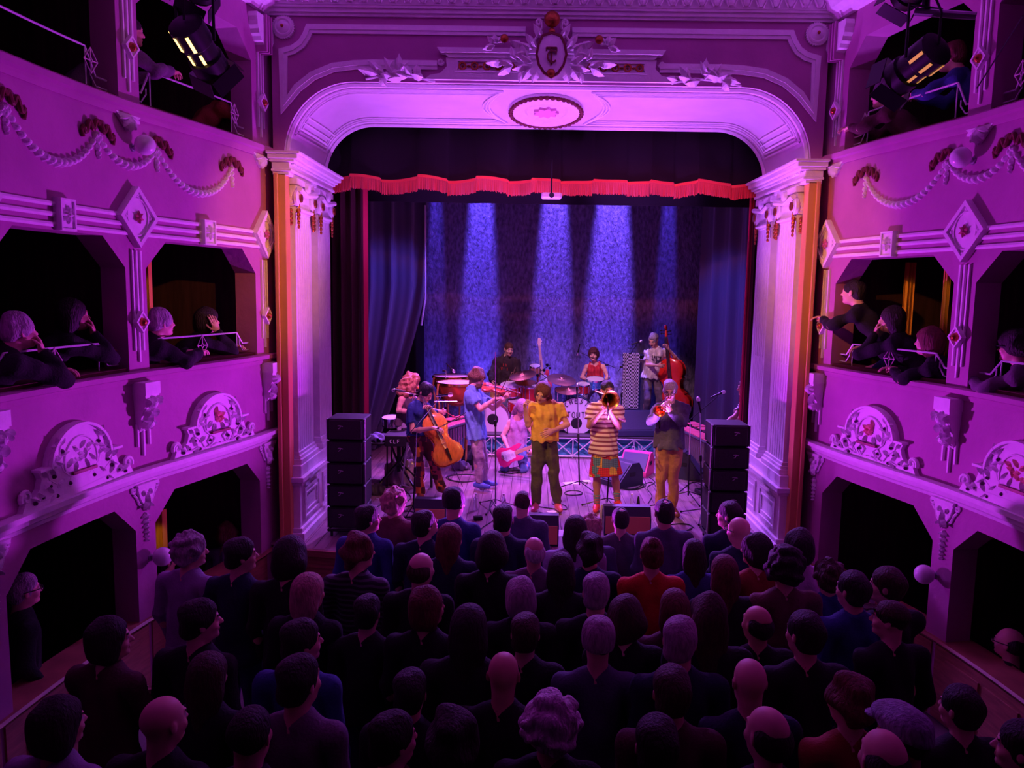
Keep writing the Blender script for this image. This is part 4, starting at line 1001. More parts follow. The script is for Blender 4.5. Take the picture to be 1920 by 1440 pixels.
def extract(F, res, boxes=(), noise=None):
    """boxes: list of (lo,hi,res) meshed finer; returns verts, quads"""
    lo, hi = F.bounds(); VS = []; FS = []; k = 0
    v, f = nets(F.grid(lo, hi, res, noise), lo, res)
    if len(f):
        c = v[f].mean(1); keep = np.ones(len(f), bool)
        for bl, bh, br in boxes: keep &= ~((c > np.asarray(bl)+res*.6) & (c < np.asarray(bh)-res*.6)).all(1)
        VS.append(v); FS.append(f[keep]); k = len(v)
    for bl, bh, br in boxes:
        bl = np.asarray(bl, float); bh = np.asarray(bh, float); v, f = nets(F.grid(bl, bh, br), bl, br)
        if len(f): VS.append(v); FS.append(f+k); k += len(v)
    v = np.concatenate(VS); f = np.concatenate(FS); used = np.unique(f); mp = -np.ones(len(v), int); mp[used] = np.arange(len(used))
    return v[used], mp[f]
def fold(amp=.006, s=1.0, seed=0, vert=.45):
    r = np.random.RandomState(seed); K = r.uniform(-1, 1, (5, 3))*V(38, 38, 38*vert)*s; ph = r.uniform(0, 6.28, 5); w_ = V(1, .8, .7, .5, .4)*amp*.6
    return lambda x, y, z: sum(w_[i]*np.sin(K[i][0]*x+K[i][1]*y+K[i][2]*z+ph[i]+1.5*np.sin(x*9+z*7+ph[i])) for i in range(5))

def frame(fwd, up):
    f = nrm(fwd); r = nrm(np.cross(f, up)); u = np.cross(r, f); return r, f, u       # right, forward, up
def hand(F, w_, d, n, sgn, curl=.45, sc=1.0, spread=.0):
    """five fingers; d finger direction, n palm-facing direction, sgn side of the thumb"""
    d = nrm(d); n = nrm(np.asarray(n, float)-d*np.dot(n, d)); a = np.cross(n, d)*sgn   # a towards the thumb
    F.ell(w_+d*.048*sc, (d, a, n), V(.052, .040, .017)*sc, .018)
    F.cap(w_-d*.01, w_+d*.03*sc, .024*sc, .022*sc, .02, sq=(n, .75))
    for k in range(4):
        p = w_+(d*(.083-.004*abs(k-1)) + a*(.031-.0205*k))*sc; ang = .0; L_ = V(.043, .027, .021)*sc*(1, 1.07, 1.0, .82)[k]
        r0 = .0092*sc*(1, 1, .97, .88)[k]; dd = d+a*(.10-.06*k+spread*(1.5-k))
        for j in range(3):
            ang += curl*(.8, 1.1, .8)[j]*(1+.08*(k-1.5)); v = nrm(dd*math.cos(ang)+n*math.sin(ang)); q = p+v*L_[j]
            F.cap(p, q, r0*(1, .92, .86)[j], r0*(.92, .86, .78)[j], .004); p = q
    p = w_+(d*.022+a*.030)*sc; v = nrm(d*.62+a*.75+n*.30); q = p+v*.036*sc; F.cap(p, q, .0125*sc, .0108*sc, .010)
    v = nrm(d*.85+a*(.45-.5*min(1, curl))+n*(.3+.6*curl)); q2 = q+v*.030*sc; F.cap(q, q2, .0105*sc, .0095*sc, .004)
    v = nrm(d*.9+a*(.2-.5*min(1, curl))+n*(.35+.8*curl)); F.cap(q2, q2+v*.024*sc, .0095*sc, .0078*sc, .004)

def skeleton(J, s=1.0, girth=1.0, fem=False, barelegs=True, hands=True):
    F = Field(); g = s*girth
    pel, neck, head = J['pel'], J['neck'], J['head']; up = nrm(neck-pel)
    side = nrm(J['shR']-J['shL']); fwd = nrm(np.cross(up, side)); side = np.cross(fwd, up); A = (side, fwd, up)
    hw = .155 if fem else .15
    F.ell(pel, A, V(hw, .105, .115)*g, .04)
    F.ell(pel+(neck-pel)*.38, A, V(.118 if fem else .132, .092, .15)*g, .07)
    F.ell(pel+(neck-pel)*.68, A, V(.138 if fem else .158, .102, .145)*g, .07)
    F.cap(J['shL']-up*.02, J['shR']-up*.02, .044*g, .044*g, .06)
    nb = neck-up*.03*s
    F.cap(nb, J['shL'], .048*g, .036*g, .05); F.cap(nb, J['shR'], .048*g, .036*g, .05)
    for q in 'LR':
        sh, el, wr = J['sh'+q], J['el'+q], J['wr'+q]; m = sh+(el-sh)*.45
        F.cap(sh-up*.01, m, .044*g, .044*g, .035); F.cap(m, el, .045*g, .037*s, .02); m2 = el+(wr-el)*.35
        F.cap(el, m2, .036*s, .037*s, .015); F.cap(m2, wr, .037*s, .024*s, .02)
        if hands:
            hd = J.get('hand'+q) or {}
            d = hd.get('d'); d = wr-el if d is None else np.asarray(d, float)
            n = hd.get('n'); n = (-side if q == 'R' else side) if n is None else np.asarray(n, float)
            dn = nrm(d); nn = nrm(n-dn*np.dot(n, dn)); sg = -1 if q == 'R' else 1
            hand(F, wr, d, n, hd.get('sg', sg), hd.get('curl', .3), s)
        hp, kn, an = J['hip'+q], J['kn'+q], J['an'+q]; m = hp+(kn-hp)*.5
        F.cap(hp, m, .078*g, .064*g, .04); F.cap(m, kn, .064*g, .048*s, .02)
        bk = nrm(np.cross(nrm(an-kn), side)); bk = bk if np.dot(bk, fwd) < 0 else -bk
        m = kn+(an-kn)*.32+bk*.012; F.cap(kn, m, .048*s, .052*s, .02); F.cap(m, an, .052*s, .034*s, .02)
        to = J['toe'+q]; F.cap(an-V(0, 0, .035)*s, to, .036*s, .028*s, .02)
    return F, A
def head_prims(F, J, s=1.0, fem=False, beard=False):
    r, f, u = frame(J['hf'], J['hu']); c = J['head']; A = (r, f, u); at = lambda x, y, z: c+(r*x+f*y+u*z)*s
    F.cap(J['neck']-nrm(J['neck']-J['pel'])*.03, at(0, -.02, -.05), (.050 if fem else .060)*s, (.049 if fem else .058)*s, .03)
    F.ell(at(0, -.012, .035), A, V(.077, .099, .088)*s, .03); F.ell(at(0, .022, -.028), A, V(.064, .076, .086)*s, .03)
    F.ell(at(0, .036, -.078), A, V(.046 if fem else .052, .050, .036)*s, .03)
    for x in (-1, 1): F.ell(at(x*.032, .104, .010), A, V(.017, .016, .012)*s, .01, 'sub')
    F.cap(at(-.034, .086, .031), at(.034, .086, .031), .0115*s, .0115*s, .015)
    F.cap(at(0, .092, .018), at(0, .116, -.020), .0075*s, .0135*s, .010); 
    for x in (-1, 1):
        F.ell(at(x*.011, .106, -.024), A, V(.008, .010, .008)*s, .006)
        F.ell(at(x*.032, .082, .009), A, V(.0135, .0135, .0125)*s, .003)
        F.ell(at(x*.038, .066, -.028), A, V(.026, .026, .024)*s, .02)
        F.ell(at(x*.079, -.006, -.004), (nrm(r+f*.35*x), f, u), V(.009, .020, .032)*s, .008)
    F.ell(at(0, .096, -.050), A, V(.022, .011, .0065)*s, .006); F.ell(at(0, .094, -.060), A, V(.019, .012, .0075)*s, .006)
    F.ell(at(0, .080, -.092), A, V(.022, .022, .018)*s, .02)
    return A, at
def face_mi(J, s, v, f):
    r, fw_, u = frame(J['hf'], J['hu']); c = v[f].mean(1)-J['head']; x, y, z = c@r/s, c@fw_/s, c@u/s
    mi = np.zeros(len(f), int)
    mi[(np.abs(x) < .023) & (y > .088) & (z < -.043) & (z > -.067)] = 1
    e = (np.abs(np.abs(x)-.032) < .014) & (y > .085) & (np.abs(z-.009) < .0085) & (y < .1); mi[e] = 2
    mi[e & (np.abs(np.abs(x)-.032) < .006)] = 3
    mi[(np.abs(np.abs(x)-.034) < .019) & (y > .083) & (z > .027) & (z < .037)] = 3
    return mi
M_LIP = mat('lips', (.50, .14, .13), .45); M_EYE = mat('eye_white', (.8, .78, .76), .25); M_IRIS = mat('iris_brow', (.05, .025, .015), .5)
def skin(n, c): return mat('skin_'+n, c, .5, var=.05, scale=20)
SK = {'fair': skin('fair', (.80, .48, .36)), 'mid': skin('mid', (.66, .36, .24)), 'tan': skin('tan', (.48, .23, .13))}

def hair_field(J, style, s=1.0):
    """returns Field and noise for a hair (or hat) style"""
    r, f, u = frame(J['hf'], J['hu']); c = J['head']; A = (r, f, u); at = lambda x, y, z: c+(r*x+f*y+u*z)*s
    H = Field(); k = .02
    def cran(g, gz=None, y=-.014, z=.037): H.ell(at(0, y, z), A, V(.077+g, .099+g, .088+(g if gz is None else gz))*s, k)
    def face(yc=.12, z=-.06, rx=.072, ry=.085, rz=.115): H.ell(at(0, yc, z), A, V(rx, ry, rz)*s, .01, 'sub')
    nz = dict(a=.004, f=70, v=.6)
    if style == 'crop': cran(.007); face(.13, -.045, .085, .085, .115); H.half(at(0, -.05, -.055), -u*1.0+f*.35)
    elif style == 'short': cran(.014, .018); H.ell(at(0, -.055, -.02), A, V(.075, .06, .07)*s, k); face(.12, -.05, .078, .075, .12); H.half(at(0, -.09, -.085), -u+f*.35); nz = dict(a=.006, f=60, v=.7)
    elif style == 'messy': cran(.026, .032); H.ell(at(0, -.06, -.02), A, V(.085, .07, .08)*s, k); face(.125, -.06, .078, .075, .12); H.half(at(0, -.09, -.095), -u+f*.3); nz = dict(a=.012, f=48, v=1)
    elif style == 'ring':  # bald crown with hair round the back
        H.ell(at(0, -.035, -.002), A, V(.086, .090, .092)*s, .01); face(.11, -.05, .10, .085, .13); H.ell(at(0, .01, .105), A, V(.078, .105, .070)*s, .01, 'sub'); H.half(at(0, -.09, -.075), -u+f*.3); nz = dict(a=.003, f=70, v=.6)
    elif style == 'spot':  # thinning crown
        cran(.010); H.ell(at(0, -.055, -.02), A, V(.074, .058, .07)*s, k); face(.13, -.045, .085, .085, .115); H.ell(at(0, -.055, .145), A, V(.045, .045, .035)*s, .01, 'sub'); H.half(at(0, -.09, -.08), -u+f*.35)
    elif style == 'bob': cran(.022, .024); H.ell(at(0, -.035, -.045), A, V(.108, .095, .105)*s, .04); face(.13, -.06, .072, .09, .14); H.half(at(0, 0, -.135), -u); nz = dict(a=.006, f=50, v=.25)
    elif style == 'wide': cran(.034, .030); H.ell(at(0, -.03, -.04), A, V(.135, .10, .105)*s, .05); face(.14, -.06, .072, .09, .14); H.half(at(0, 0, -.13), -u); nz = dict(a=.010, f=40, v=.6)
    elif style == 'long': cran(.018, .02); H.ell(at(0, -.04, -.05), A, V(.098, .08, .11)*s, .04); H.cap(at(0, -.06, -.08), at(0, -.085, -.29), .090*s, .070*s, .05, sq=(f, .55)); face(.13, -.06, .070, .09, .16); nz = dict(a=.006, f=55, v=.15)
    elif style == 'longwavy': cran(.024, .022); H.ell(at(0, -.04, -.06), A, V(.112, .085, .12)*s, .04); H.cap(at(0, -.06, -.09), at(0, -.08, -.27), .105*s, .095*s, .05, sq=(f, .6)); face(.135, -.06, .070, .09, .16); nz = dict(a=.012, f=38, v=.5)
    elif style == 'curly':
        R_ = random.Random(4); H.ell(at(0, -.02, .02), A, V(.125, .125, .125)*s, k)
        for i in range(46):
            a = R_.uniform(0, 6.28); e = R_.uniform(-.9, 1.5); H.ell(at(math.cos(a)*math.cos(e)*.12, -.02+math.sin(a)*math.cos(e)*.12, .02+math.sin(e)*.12), A, V(.03, .03, .03)*s, .012)
        face(.135, -.045, .068, .075, .10); nz = dict(a=.010, f=80, v=1)
    elif style == 'curlylong':
        R_ = random.Random(9); H.ell(at(0, -.02, .0), A, V(.13, .12, .135)*s, k); H.cap(at(0, -.05, -.05), at(0, -.07, -.17), .13*s, .11*s, .04)
        for i in range(70):
            a = R_.uniform(0, 6.28); z = R_.uniform(-.22, .13); rr = .135*math.sqrt(max(.1, 1-(max(0, z)/.15)**2)); H.ell(at(math.cos(a)*rr*.92, -.03+math.sin(a)*rr*.88, z), A, V(.036, .036, .036)*s, .02)
        face(.14, -.06, .068, .085, .12); nz = dict(a=.008, f=85, v=1)
    elif style == 'fuzzy':
        R_ = random.Random(6); cran(.030, .03); H.ell(at(0, -.05, -.02), A, V(.105, .08, .09)*s, k)
        for i in range(34):
            a = R_.uniform(0, 6.28); e = R_.uniform(-.5, 1.5); H.ell(at(math.cos(a)*math.cos(e)*.105, -.02+math.sin(a)*math.cos(e)*.12, .03+math.sin(e)*.115), A, V(.022, .022, .022)*s, .012)
        face(.13, -.06, .072, .08, .12); H.half(at(0, 0, -.11), -u); nz = dict(a=.008, f=75, v=1)
    elif style == 'bun': cran(.012, .014); H.ell(at(0, -.05, -.03), A, V(.08, .06, .07)*s, k); H.ell(at(0, -.075, .115), A, V(.048, .045, .042)*s, .01); face(.125, -.05, .076, .08, .12); H.half(at(0, 0, -.09), -u)
    elif style == 'pony': cran(.012, .014); H.ell(at(0, -.05, -.03), A, V(.08, .06, .07)*s, k); H.cap(at(0, -.12, .03), at(0, -.15, -.20), .032*s, .02*s, .01); face(.125, -.05, .076, .08, .12)
    elif style == 'fringe': cran(.022, .024); H.ell(at(0, -.035, -.02), A, V(.10, .09, .10)*s, .04); H.ell(at(0, .05, .065), A, V(.068, .055, .04)*s, .02); face(.135, -.075, .064, .08, .12); H.half(at(0, 0, -.10), -u); nz = dict(a=.010, f=50, v=.7)
    elif style == 'beanie': cran(.020, .030); H.ell(at(0, -.03, .09), A, V(.085, .10, .075)*s, .03); face(.15, -.09, .09, .085, .14); H.half(at(0, 0, -.005), -u+f*.12); nz = dict(a=.002, f=90, v=.1)
    elif style == 'flatcap':
        cran(.014, .018); H.ell(at(0, .015, .095), A, V(.098, .125, .045)*s, .03); H.ell(at(0, .125, .062), A, V(.07, .05, .012)*s, .01); H.half(at(0, 0, .045), -u+f*.1); nz = dict(a=.004, f=40, v=1)
    elif style == 'cap': cran(.014, .012); H.ell(at(0, .135, .058), (r, nrm(f-u*.2), nrm(u+f*.2)), V(.068, .065, .010)*s, .012); H.half(at(0, 0, .045), -u+f*.05); nz = dict(a=.001, f=40, v=1)
    elif style == 'beard': H.ell(at(0, .045, -.085), A, V(.062, .068, .055)*s, k); H.ell(at(0, .09, -.052), A, V(.034, .026, .012)*s, .012, 'sub'); H.half(at(0, .03, -.03), u-f*.1); nz = dict(a=.004, f=80, v=1)
    r_ = np.random.RandomState(len(style)); K = r_.normal(0, 1, (6, 3)); K /= np.linalg.norm(K, axis=1)[:, None]; ph = r_.uniform(0, 6.28, 6)
    K = K*V(1, 1, nz['v'])*nz['f']/s
    return H, (lambda x, y, z: sum(nz['a']*.4*np.sin(K[i][0]*x+K[i][1]*y+K[i][2]*z+ph[i]) for i in range(6)))

def top_field(J, kind, s=1.0, girth=1.0, fem=False, loose=.016, hem=.10):
    F = Field(); g = s*girth; pel, neck = J['pel'], J['neck']; up = nrm(neck-pel); side = nrm(J['shR']-J['shL']); fwd = nrm(np.cross(up, side)); side = np.cross(fwd, up); A = (side, fwd, up)
    l = loose
    F.ell(pel+(neck-pel)*.38, A, V(.125+l if fem else .137+l, .096+l, .16)*g, .07)
    F.ell(pel+(neck-pel)*.68, A, V(.142+l if fem else .162+l, .106+l, .155)*g, .07)
    if fem and kind != 'coat': 
        for x in (-1, 1): F.ell(pel+(neck-pel)*.66+(side*x*.065+fwd*.085)*g, A, V(.055, .045, .055)*g, .03)
    lo = pel-up*(hem-.02)
    F.cap(pel+(neck-pel)*.3, lo, (.150+l)*g, (.176+l)*g, .06, flat=True, sq=(fwd, .74))
    sl = {'tee': .62, 'tank': 0, 'long': 2, 'coat': 2, 'sweat': 2, 'rolled': 1.5}[kind]
    if sl:
        F.cap(J['shL']-up*.025, J['shR']-up*.025, (.042+l)*g, (.042+l)*g, .06)
        for q in 'LR': F.cap(neck-up*.025, J['sh'+q]-up*.005, (.052+l*.8)*g, (.042+l)*g, .05)
    else:
        for q, x in (('L', -1), ('R', 1)): F.cap(neck+side*x*.075-up*.02, pel+(neck-pel)*.68+side*x*.09, .026*g+l*.6, .06*g, .03, sq=None)
    for q in 'LR':
        sh, el, wr = J['sh'+q], J['el'+q], J['wr'+q]
        if sl == 0: continue
        if sl < 1: F.cap(sh-up*.012, sh+(el-sh)*sl, (.044+l)*g, (.048+l*1.3)*g, .04, flat=True)
        else:
            F.cap(sh-up*.012, el, (.044+l)*g, (.042+l)*g, .04); e = wr if sl == 2 else el+(wr-el)*.4
            F.cap(el, e, (.042+l)*s, (.030+l*.8)*s, .015, flat=True)
    if kind == 'coat' or kind == 'sweat': F.cap(neck-up*.04-fwd*.01, neck+up*.035-fwd*.008, .086*g, .078*g, .02, flat=True)
    hr, hf_, hu_ = frame(J['hf'], J['hu'])
    F.cap(neck+up*(.085 if kind != 'tank' else 0)+fwd*(.035 if kind != 'tank' else .055), neck+up*.25+fwd*.10, (.058 if kind != 'tank' else .080)*s, .09*s, .01, op='sub')
    if kind == 'tee' or kind == 'long': F.cap(neck-up*.03, neck+up*.012-fwd*.006, .078*s, .070*s, .02, flat=True)
    return F
def leg_field(J, kind, s=1.0, girth=1.0, loose=.014):
    F = Field(); g = s*girth; pel, neck = J['pel'], J['neck']; up = nrm(neck-pel); side = nrm(J['hipR']-J['hipL']); fwd = nrm(np.cross(up, side)); A = (side, fwd, up); l = loose
    F.ell(pel-up*.02, A, V(.150+l*.7, .108+l*.7, .105)*g, .04)
    if kind == 'skirt':
        mid = (J['hipL']+J['hipR'])/2; dn = nrm((J['knL']+J['knR'])/2-mid); end = mid+dn*np.linalg.norm((J['knL']+J['knR'])/2-mid)*.95
        F.cap(pel, end, .15*g, .225*g, .03, flat=True, sq=(fwd, .75)); return F
    for q in 'LR':
        hp, kn, an = J['hip'+q], J['kn'+q], J['an'+q]; m = hp+(kn-hp)*.5
        F.cap(hp, m, (.082+l)*g, (.068+l)*g, .04); F.cap(m, kn, (.068+l)*g, (.050+l)*s, .02)
        e = {'trousers': 1.0, 'flare': 1.04, 'shorts': -1}[kind]
        F.cap(kn, kn+(an-kn)*e, (.050+l)*s, (.040+l+(.026 if kind == 'flare' else 0))*s, .02, flat=True)
    F.half(pel+up*.06*s, up)
    return F
def shoe_field(J, q, s=1.0):
    F = Field(); an, to = J['an'+q], J['toe'+q]; d = V(*(to-an)); d[2] = 0; d = nrm(d); heel = an-d*.045*s-V(0, 0, .045)*s
    F.cap(heel, an+d*.05*s-V(0, 0, .04)*s, .038*s, .040*s, .02); F.cap(an+d*.05*s-V(0, 0, .045)*s, to+d*.01, .042*s, .032*s, .03); F.cap(an-V(0, 0, .05)*s, an-V(0, 0, .0), .042*s, .040*s, .02, flat=True)
    zf = min(heel[2], to[2])-.03*s; F.half(V(0, 0, zf), V(0, 0, -1)); return F

def bx_of(c, r): c = np.asarray(c, float); return c-r, c+r
def body_mesh(name, J, s, girth, fem, mats, res=.012, hres=.006, fres=.0045, hands=True, shrink=.95):
    F, A = skeleton(J, s, girth*shrink, fem, hands=hands); head_prims(F, J, s, fem)
    boxes = []
    hl, hh = bx_of(J['head'], .155*s); boxes.append((hl, hh, hres))
    if hands:
        for q in 'LR':
            hd = J.get('hand'+q) or {}; d = hd.get('d'); d = J['wr'+q]-J['el'+q] if d is None else d
            l, h = bx_of(J['wr'+q]+nrm(d)*.075*s, .125*s)
            if all((h < b[0]).any() or (l > b[1]).any() for b in boxes): boxes.append((l, h, fres))
            else: boxes.append((l, h, fres))
    # drop overlaps between fine boxes: mesh faces of the later box that fall inside an earlier one
    v, f = extract(F, res, boxes)
    if len(boxes) > 1:
        pass
    return mesh_np(name, v, f, mats, face_mi(J, s, v, f))
def field_obj(name, F, m, res, parent, noise=None, mats=None, mif=None):
    lo, hi = F.bounds(); v, f = nets(F.grid(lo, hi, res, noise), lo, res)
    mats = mats or [m]; mi = mif(v[f].mean(1)) if mif else None
    me = mesh_np(name, v, f, mats, mi); o = bpy.data.objects.new(name, me); COL.objects.link(o); o.parent = parent; return o
def colored(o, m):
    o.material_slots[0].link = 'OBJECT'; o.material_slots[0].material = m; return o

def stand_pose(hy=0, arms='down', lean=0, s=1.0, hp=0, stance=0):
    """standing person facing +Y, feet at z=0"""
    J = dict(pel=V(0, 0, .96), neck=V(0, .015+lean*.5, 1.475), head=V(0, .045+lean*.6, 1.635), hipL=V(-.088, 0, .90), hipR=V(.088, 0, .90), knL=V(-.10, .015, .49), knR=V(.10, .01+stance, .49),
             anL=V(-.11, -.02, .085), anR=V(.11, -.03+stance, .085), toeL=V(-.135, .12, .035), toeR=V(.135, .11+stance, .035), shL=V(-.178, lean*.5, 1.415), shR=V(.178, lean*.5, 1.415))
    if arms == 'down': J.update(elL=V(-.235, -.03, 1.145), elR=V(.235, -.03, 1.145), wrL=V(-.225, .07, .91), wrR=V(.225, .07, .91), handL=dict(curl=.35), handR=dict(curl=.35))
    elif arms == 'cross': J.update(elL=V(-.235, .06, 1.15), elR=V(.235, .06, 1.15), wrL=V(.02, .20, 1.19), wrR=V(-.02, .235, 1.14), handL=dict(curl=.2, n=V(0, -1, 0)), handR=dict(curl=.2, n=V(0, -1, 0)))
    elif arms == 'clasp': J.update(elL=V(-.24, .0, 1.145), elR=V(.24, .0, 1.145), wrL=V(-.07, .19, 1.02), wrR=V(.07, .19, 1.02), handL=dict(curl=.5, n=V(0, -1, 0)), handR=dict(curl=.5, n=V(0, -1, 0)))
    elif arms == 'phone': J.update(elL=V(-.24, .0, 1.145), elR=V(.21, .13, 1.17), wrL=V(-.12, .2, 1.08), wrR=V(.10, .30, 1.36), handL=dict(curl=.4), handR=dict(curl=.7, n=V(-.6, .3, 0)))
    elif arms == 'chin': J.update(elL=V(-.235, .06, 1.15), elR=V(.17, .12, 1.17), wrL=V(.04, .21, 1.17), wrR=V(.06, .19, 1.42), handL=dict(curl=.3, n=V(0, -1, 0)), handR=dict(curl=.8, n=V(-.2, -1, 0)))
    a, b = math.radians(hy), math.radians(hp); J['hf'] = V(math.sin(a)*math.cos(b), math.cos(a)*math.cos(b), math.sin(b)); J['hu'] = V(-math.sin(a)*math.sin(b), -math.cos(a)*math.sin(b), math.cos(b))
    return J
# ------------------------------------------------------------------ the band
def pv(px, py, Y): return np.array(P(px, py, Y))
def ik(a, b, L1, L2, hint):
    a, b = np.asarray(a, float), np.asarray(b, float); d = np.linalg.norm(b-a); d2 = min(d, (L1+L2)*.999); n = nrm(b-a)
    x = (L1*L1-L2*L2+d2*d2)/(2*d2); h = math.sqrt(max(0, L1*L1-x*x)); u = nrm(np.asarray(hint, float)-n*np.dot(hint, n)); return a+n*x+u*h
def auto_legs(J, ground, s=1.0, spread=.10, fwd=None, kneel=False, stepf=0.0):
    up = nrm(J['neck']-J['pel']); side = J['shR']-J['shL']; side[2] = 0; side = nrm(side); f = nrm(np.cross(V(0, 0, 1), side)) if fwd is None else nrm(fwd)
    side = np.cross(f, V(0, 0, 1))
    for q, x in (('L', -1), ('R', 1)):
        J['hip'+q] = J['pel']+side*x*.088*s-V(0, 0, .05)*s
        if kneel:
            k = J['hip'+q]+f*.33*s+side*x*.07; k[2] = ground+.065; J['kn'+q] = k; a = k-f*.40*s+side*x*.02; a[2] = ground+.05; J['an'+q] = a; J['toe'+q] = a-f*.13-V(0, 0, .015)
        else:
            a = J['pel']+side*x*spread*s+f*(-.03+stepf*x); a[2] = ground+.085*s; J['an'+q] = a
            J['kn'+q] = ik(J['hip'+q], a, .42*s, .42*s, f+side*x*.2); J['toe'+q] = a+(f*.13+side*x*.03)*s-V(0, 0, .05)*s
def musician(nm, lab, js, Y0, hf, hands, ground, outfit, fem=False, s=1.03, girth=1.0, skinm='fair', hair=('short', (.05, .03, .02)), hroll=0, legs=None, **kw):
    J = {k: pv(a, b, Y0+c) for k, (a, b, c) in js.items()}
    J['hf'] = V(*hf); J['hu'] = V(hroll, 0, 1)
    for q in 'LR': J['hand'+q] = hands.get(q, {})
    if 'anL' in J:
        side = nrm(J['shR']-J['shL']); f0 = nrm(V(*kw.get('toe', (0, -1, 0))))
        for q in 'LR': J['toe'+q] = J['an'+q]+f0*.15*s+side*(.03 if q == 'R' else -.03)-V(0, 0, .05)*s
    else: auto_legs(J, ground, s, **(legs or {}))
    base = J['pel'].copy(); base[2] = ground
    for k in list(J):
        if k[:2] in ('pe', 'ne', 'sh', 'el', 'wr', 'hi', 'kn', 'an', 'to') or k == 'head': J[k] = J[k]-base
    me = body_mesh('person', J, s, girth, fem, [SK[skinm], M_LIP, M_EYE, M_IRIS], .011, .0055, .0045, True, .92)
    o = bpy.data.objects.new('person', me); COL.objects.link(o); o.location = tuple(base); tag(o, lab, 'person')
    H, nz = hair_field(J, hair[0], s); field_obj('hair', H, mat('hair_'+nm, hair[1], .55, var=.3, scale=60, bump=1, bscale=90, stretch=(1, 1, .3)), .0065, o, nz)
    if kw.get('beard'): H, nz = hair_field(J, 'beard', s); field_obj('beard', H, mat('hair_'+nm, hair[1]), .006, o, nz)
    tk, tm, tf = outfit['top']; T = top_field(J, tk, s, girth, fem, outfit.get('loose', .014), outfit.get('hem', .08)); field_obj(tf, T, tm, .010, o, fold(.013, 1.6, len(nm)))
    lk, lm, lf = outfit['legs']; T = leg_field(J, lk, s, girth, outfit.get('lloose', .012)); field_obj(lf, T, lm, .010, o, fold(.013 if lk != 'skirt' else .003, 1.2, len(nm)+3))
    for q in 'LR': field_obj('shoe', shoe_field(J, q, s), outfit['shoes'], .009, o)
    if outfit.get('socks'):
        for q in 'LR':
            F = Field(); F.cap(J['an'+q]-V(0, 0, .02), J['an'+q]+(J['kn'+q]-J['an'+q])*.33, .040*s, .050*s, .01, flat=2); field_obj('sock', F, outfit['socks'], .009, o)
    if kw.get('glasses'):
        r, f, u = frame(J['hf'], J['hu']); mb = MB(); at = lambda x, y, z: Vector(J['head']+(r*x+f*y+u*z)*s)
        for x in (-1, 1):
            mb.tube([at(x*.033+math.cos(a)*.024, .112, .006+math.sin(a)*.019) for a in [2*PI*k/14 for k in range(14)]], .003, 5, closed=True); mb.tube([at(x*.057, .110, .01), at(x*.083, .05, .012), at(x*.085, -.02, .012)], .003, 5)
        mb.tube([at(-.01, .115, .008), at(.01, .115, .008)], .003, 5); mb.build('glasses', M_BLACK, o, local=True)
    o['J'] = 0; del o['J']
    return o, {k: (J[k]+base if isinstance(J[k], np.ndarray) and k not in ('hf', 'hu') else J[k]) for k in J}
def stripes(name, c1, c2, scale, axis='Z'):
    m = mat(name, c1, .8); nt = m.node_tree; N = nt.nodes.new; L = nt.links.new; b = nt.nodes['Principled BSDF']
    tc = N('ShaderNodeTexCoord'); wv = N('ShaderNodeTexWave'); wv.bands_direction = axis; wv.inputs['Scale'].default_value = scale; wv.inputs['Distortion'].default_value = .15
    L(tc.outputs['Object'], wv.inputs['Vector']); rp = N('ShaderNodeValToRGB'); rp.color_ramp.interpolation = 'CONSTANT'; rp.color_ramp.elements[1].position = .38
    rp.color_ramp.elements[0].color = tuple(c2)+(1,); rp.color_ramp.elements[1].color = tuple(c1)+(1,); L(wv.outputs['Fac'], rp.inputs[0]); L(rp.outputs[0], b.inputs['Base Color']); return m
def patchwork(name, cols, scale, grid=True):
    m = mat(name, cols[0], .8); nt = m.node_tree; N = nt.nodes.new; L = nt.links.new; b = nt.nodes['Principled BSDF']
    tc = N('ShaderNodeTexCoord'); vo = N('ShaderNodeTexVoronoi'); vo.distance = 'CHEBYCHEV'; vo.inputs['Scale'].default_value = scale; vo.inputs['Randomness'].default_value = .35
    L(tc.outputs['Object'], vo.inputs['Vector']); sp = N('ShaderNodeSeparateColor'); L(vo.outputs['Color'], sp.inputs[0])
    rp = N('ShaderNodeValToRGB'); rp.color_ramp.interpolation = 'CONSTANT'; L(sp.outputs[0], rp.inputs[0]); e = rp.color_ramp.elements
    while len(e) < len(cols): e.new(.5)
    for i, c in enumerate(cols): e[i].position = i/len(cols); e[i].color = tuple(c)+(1,)
    out = rp.outputs[0]
    if grid:
        br = N('ShaderNodeTexBrick'); br.offset = 0; br.inputs['Scale'].default_value = scale*2.2; br.inputs['Mortar Size'].default_value = .03; br.inputs['Brick Width'].default_value = .5; br.inputs['Row Height'].default_value = .5
        mp = N('ShaderNodeMapping'); mp.inputs['Rotation'].default_value = (PI/2, 0, 0); L(tc.outputs['Object'], mp.inputs[0]); L(mp.outputs[0], br.inputs['Vector'])
        mx = N('ShaderNodeMixRGB'); mx.inputs[2].default_value = (.02, .01, .02, 1); L(br.outputs['Fac'], mx.inputs[0]); L(out, mx.inputs[1]); out = mx.outputs[0]
    L(out, b.inputs['Base Color']); return m
GS = 1.10
cloth = lambda n, c, **k: mat('cloth_'+n, c, .85, var=.10, scale=15, bump=.7, bscale=22, **k)
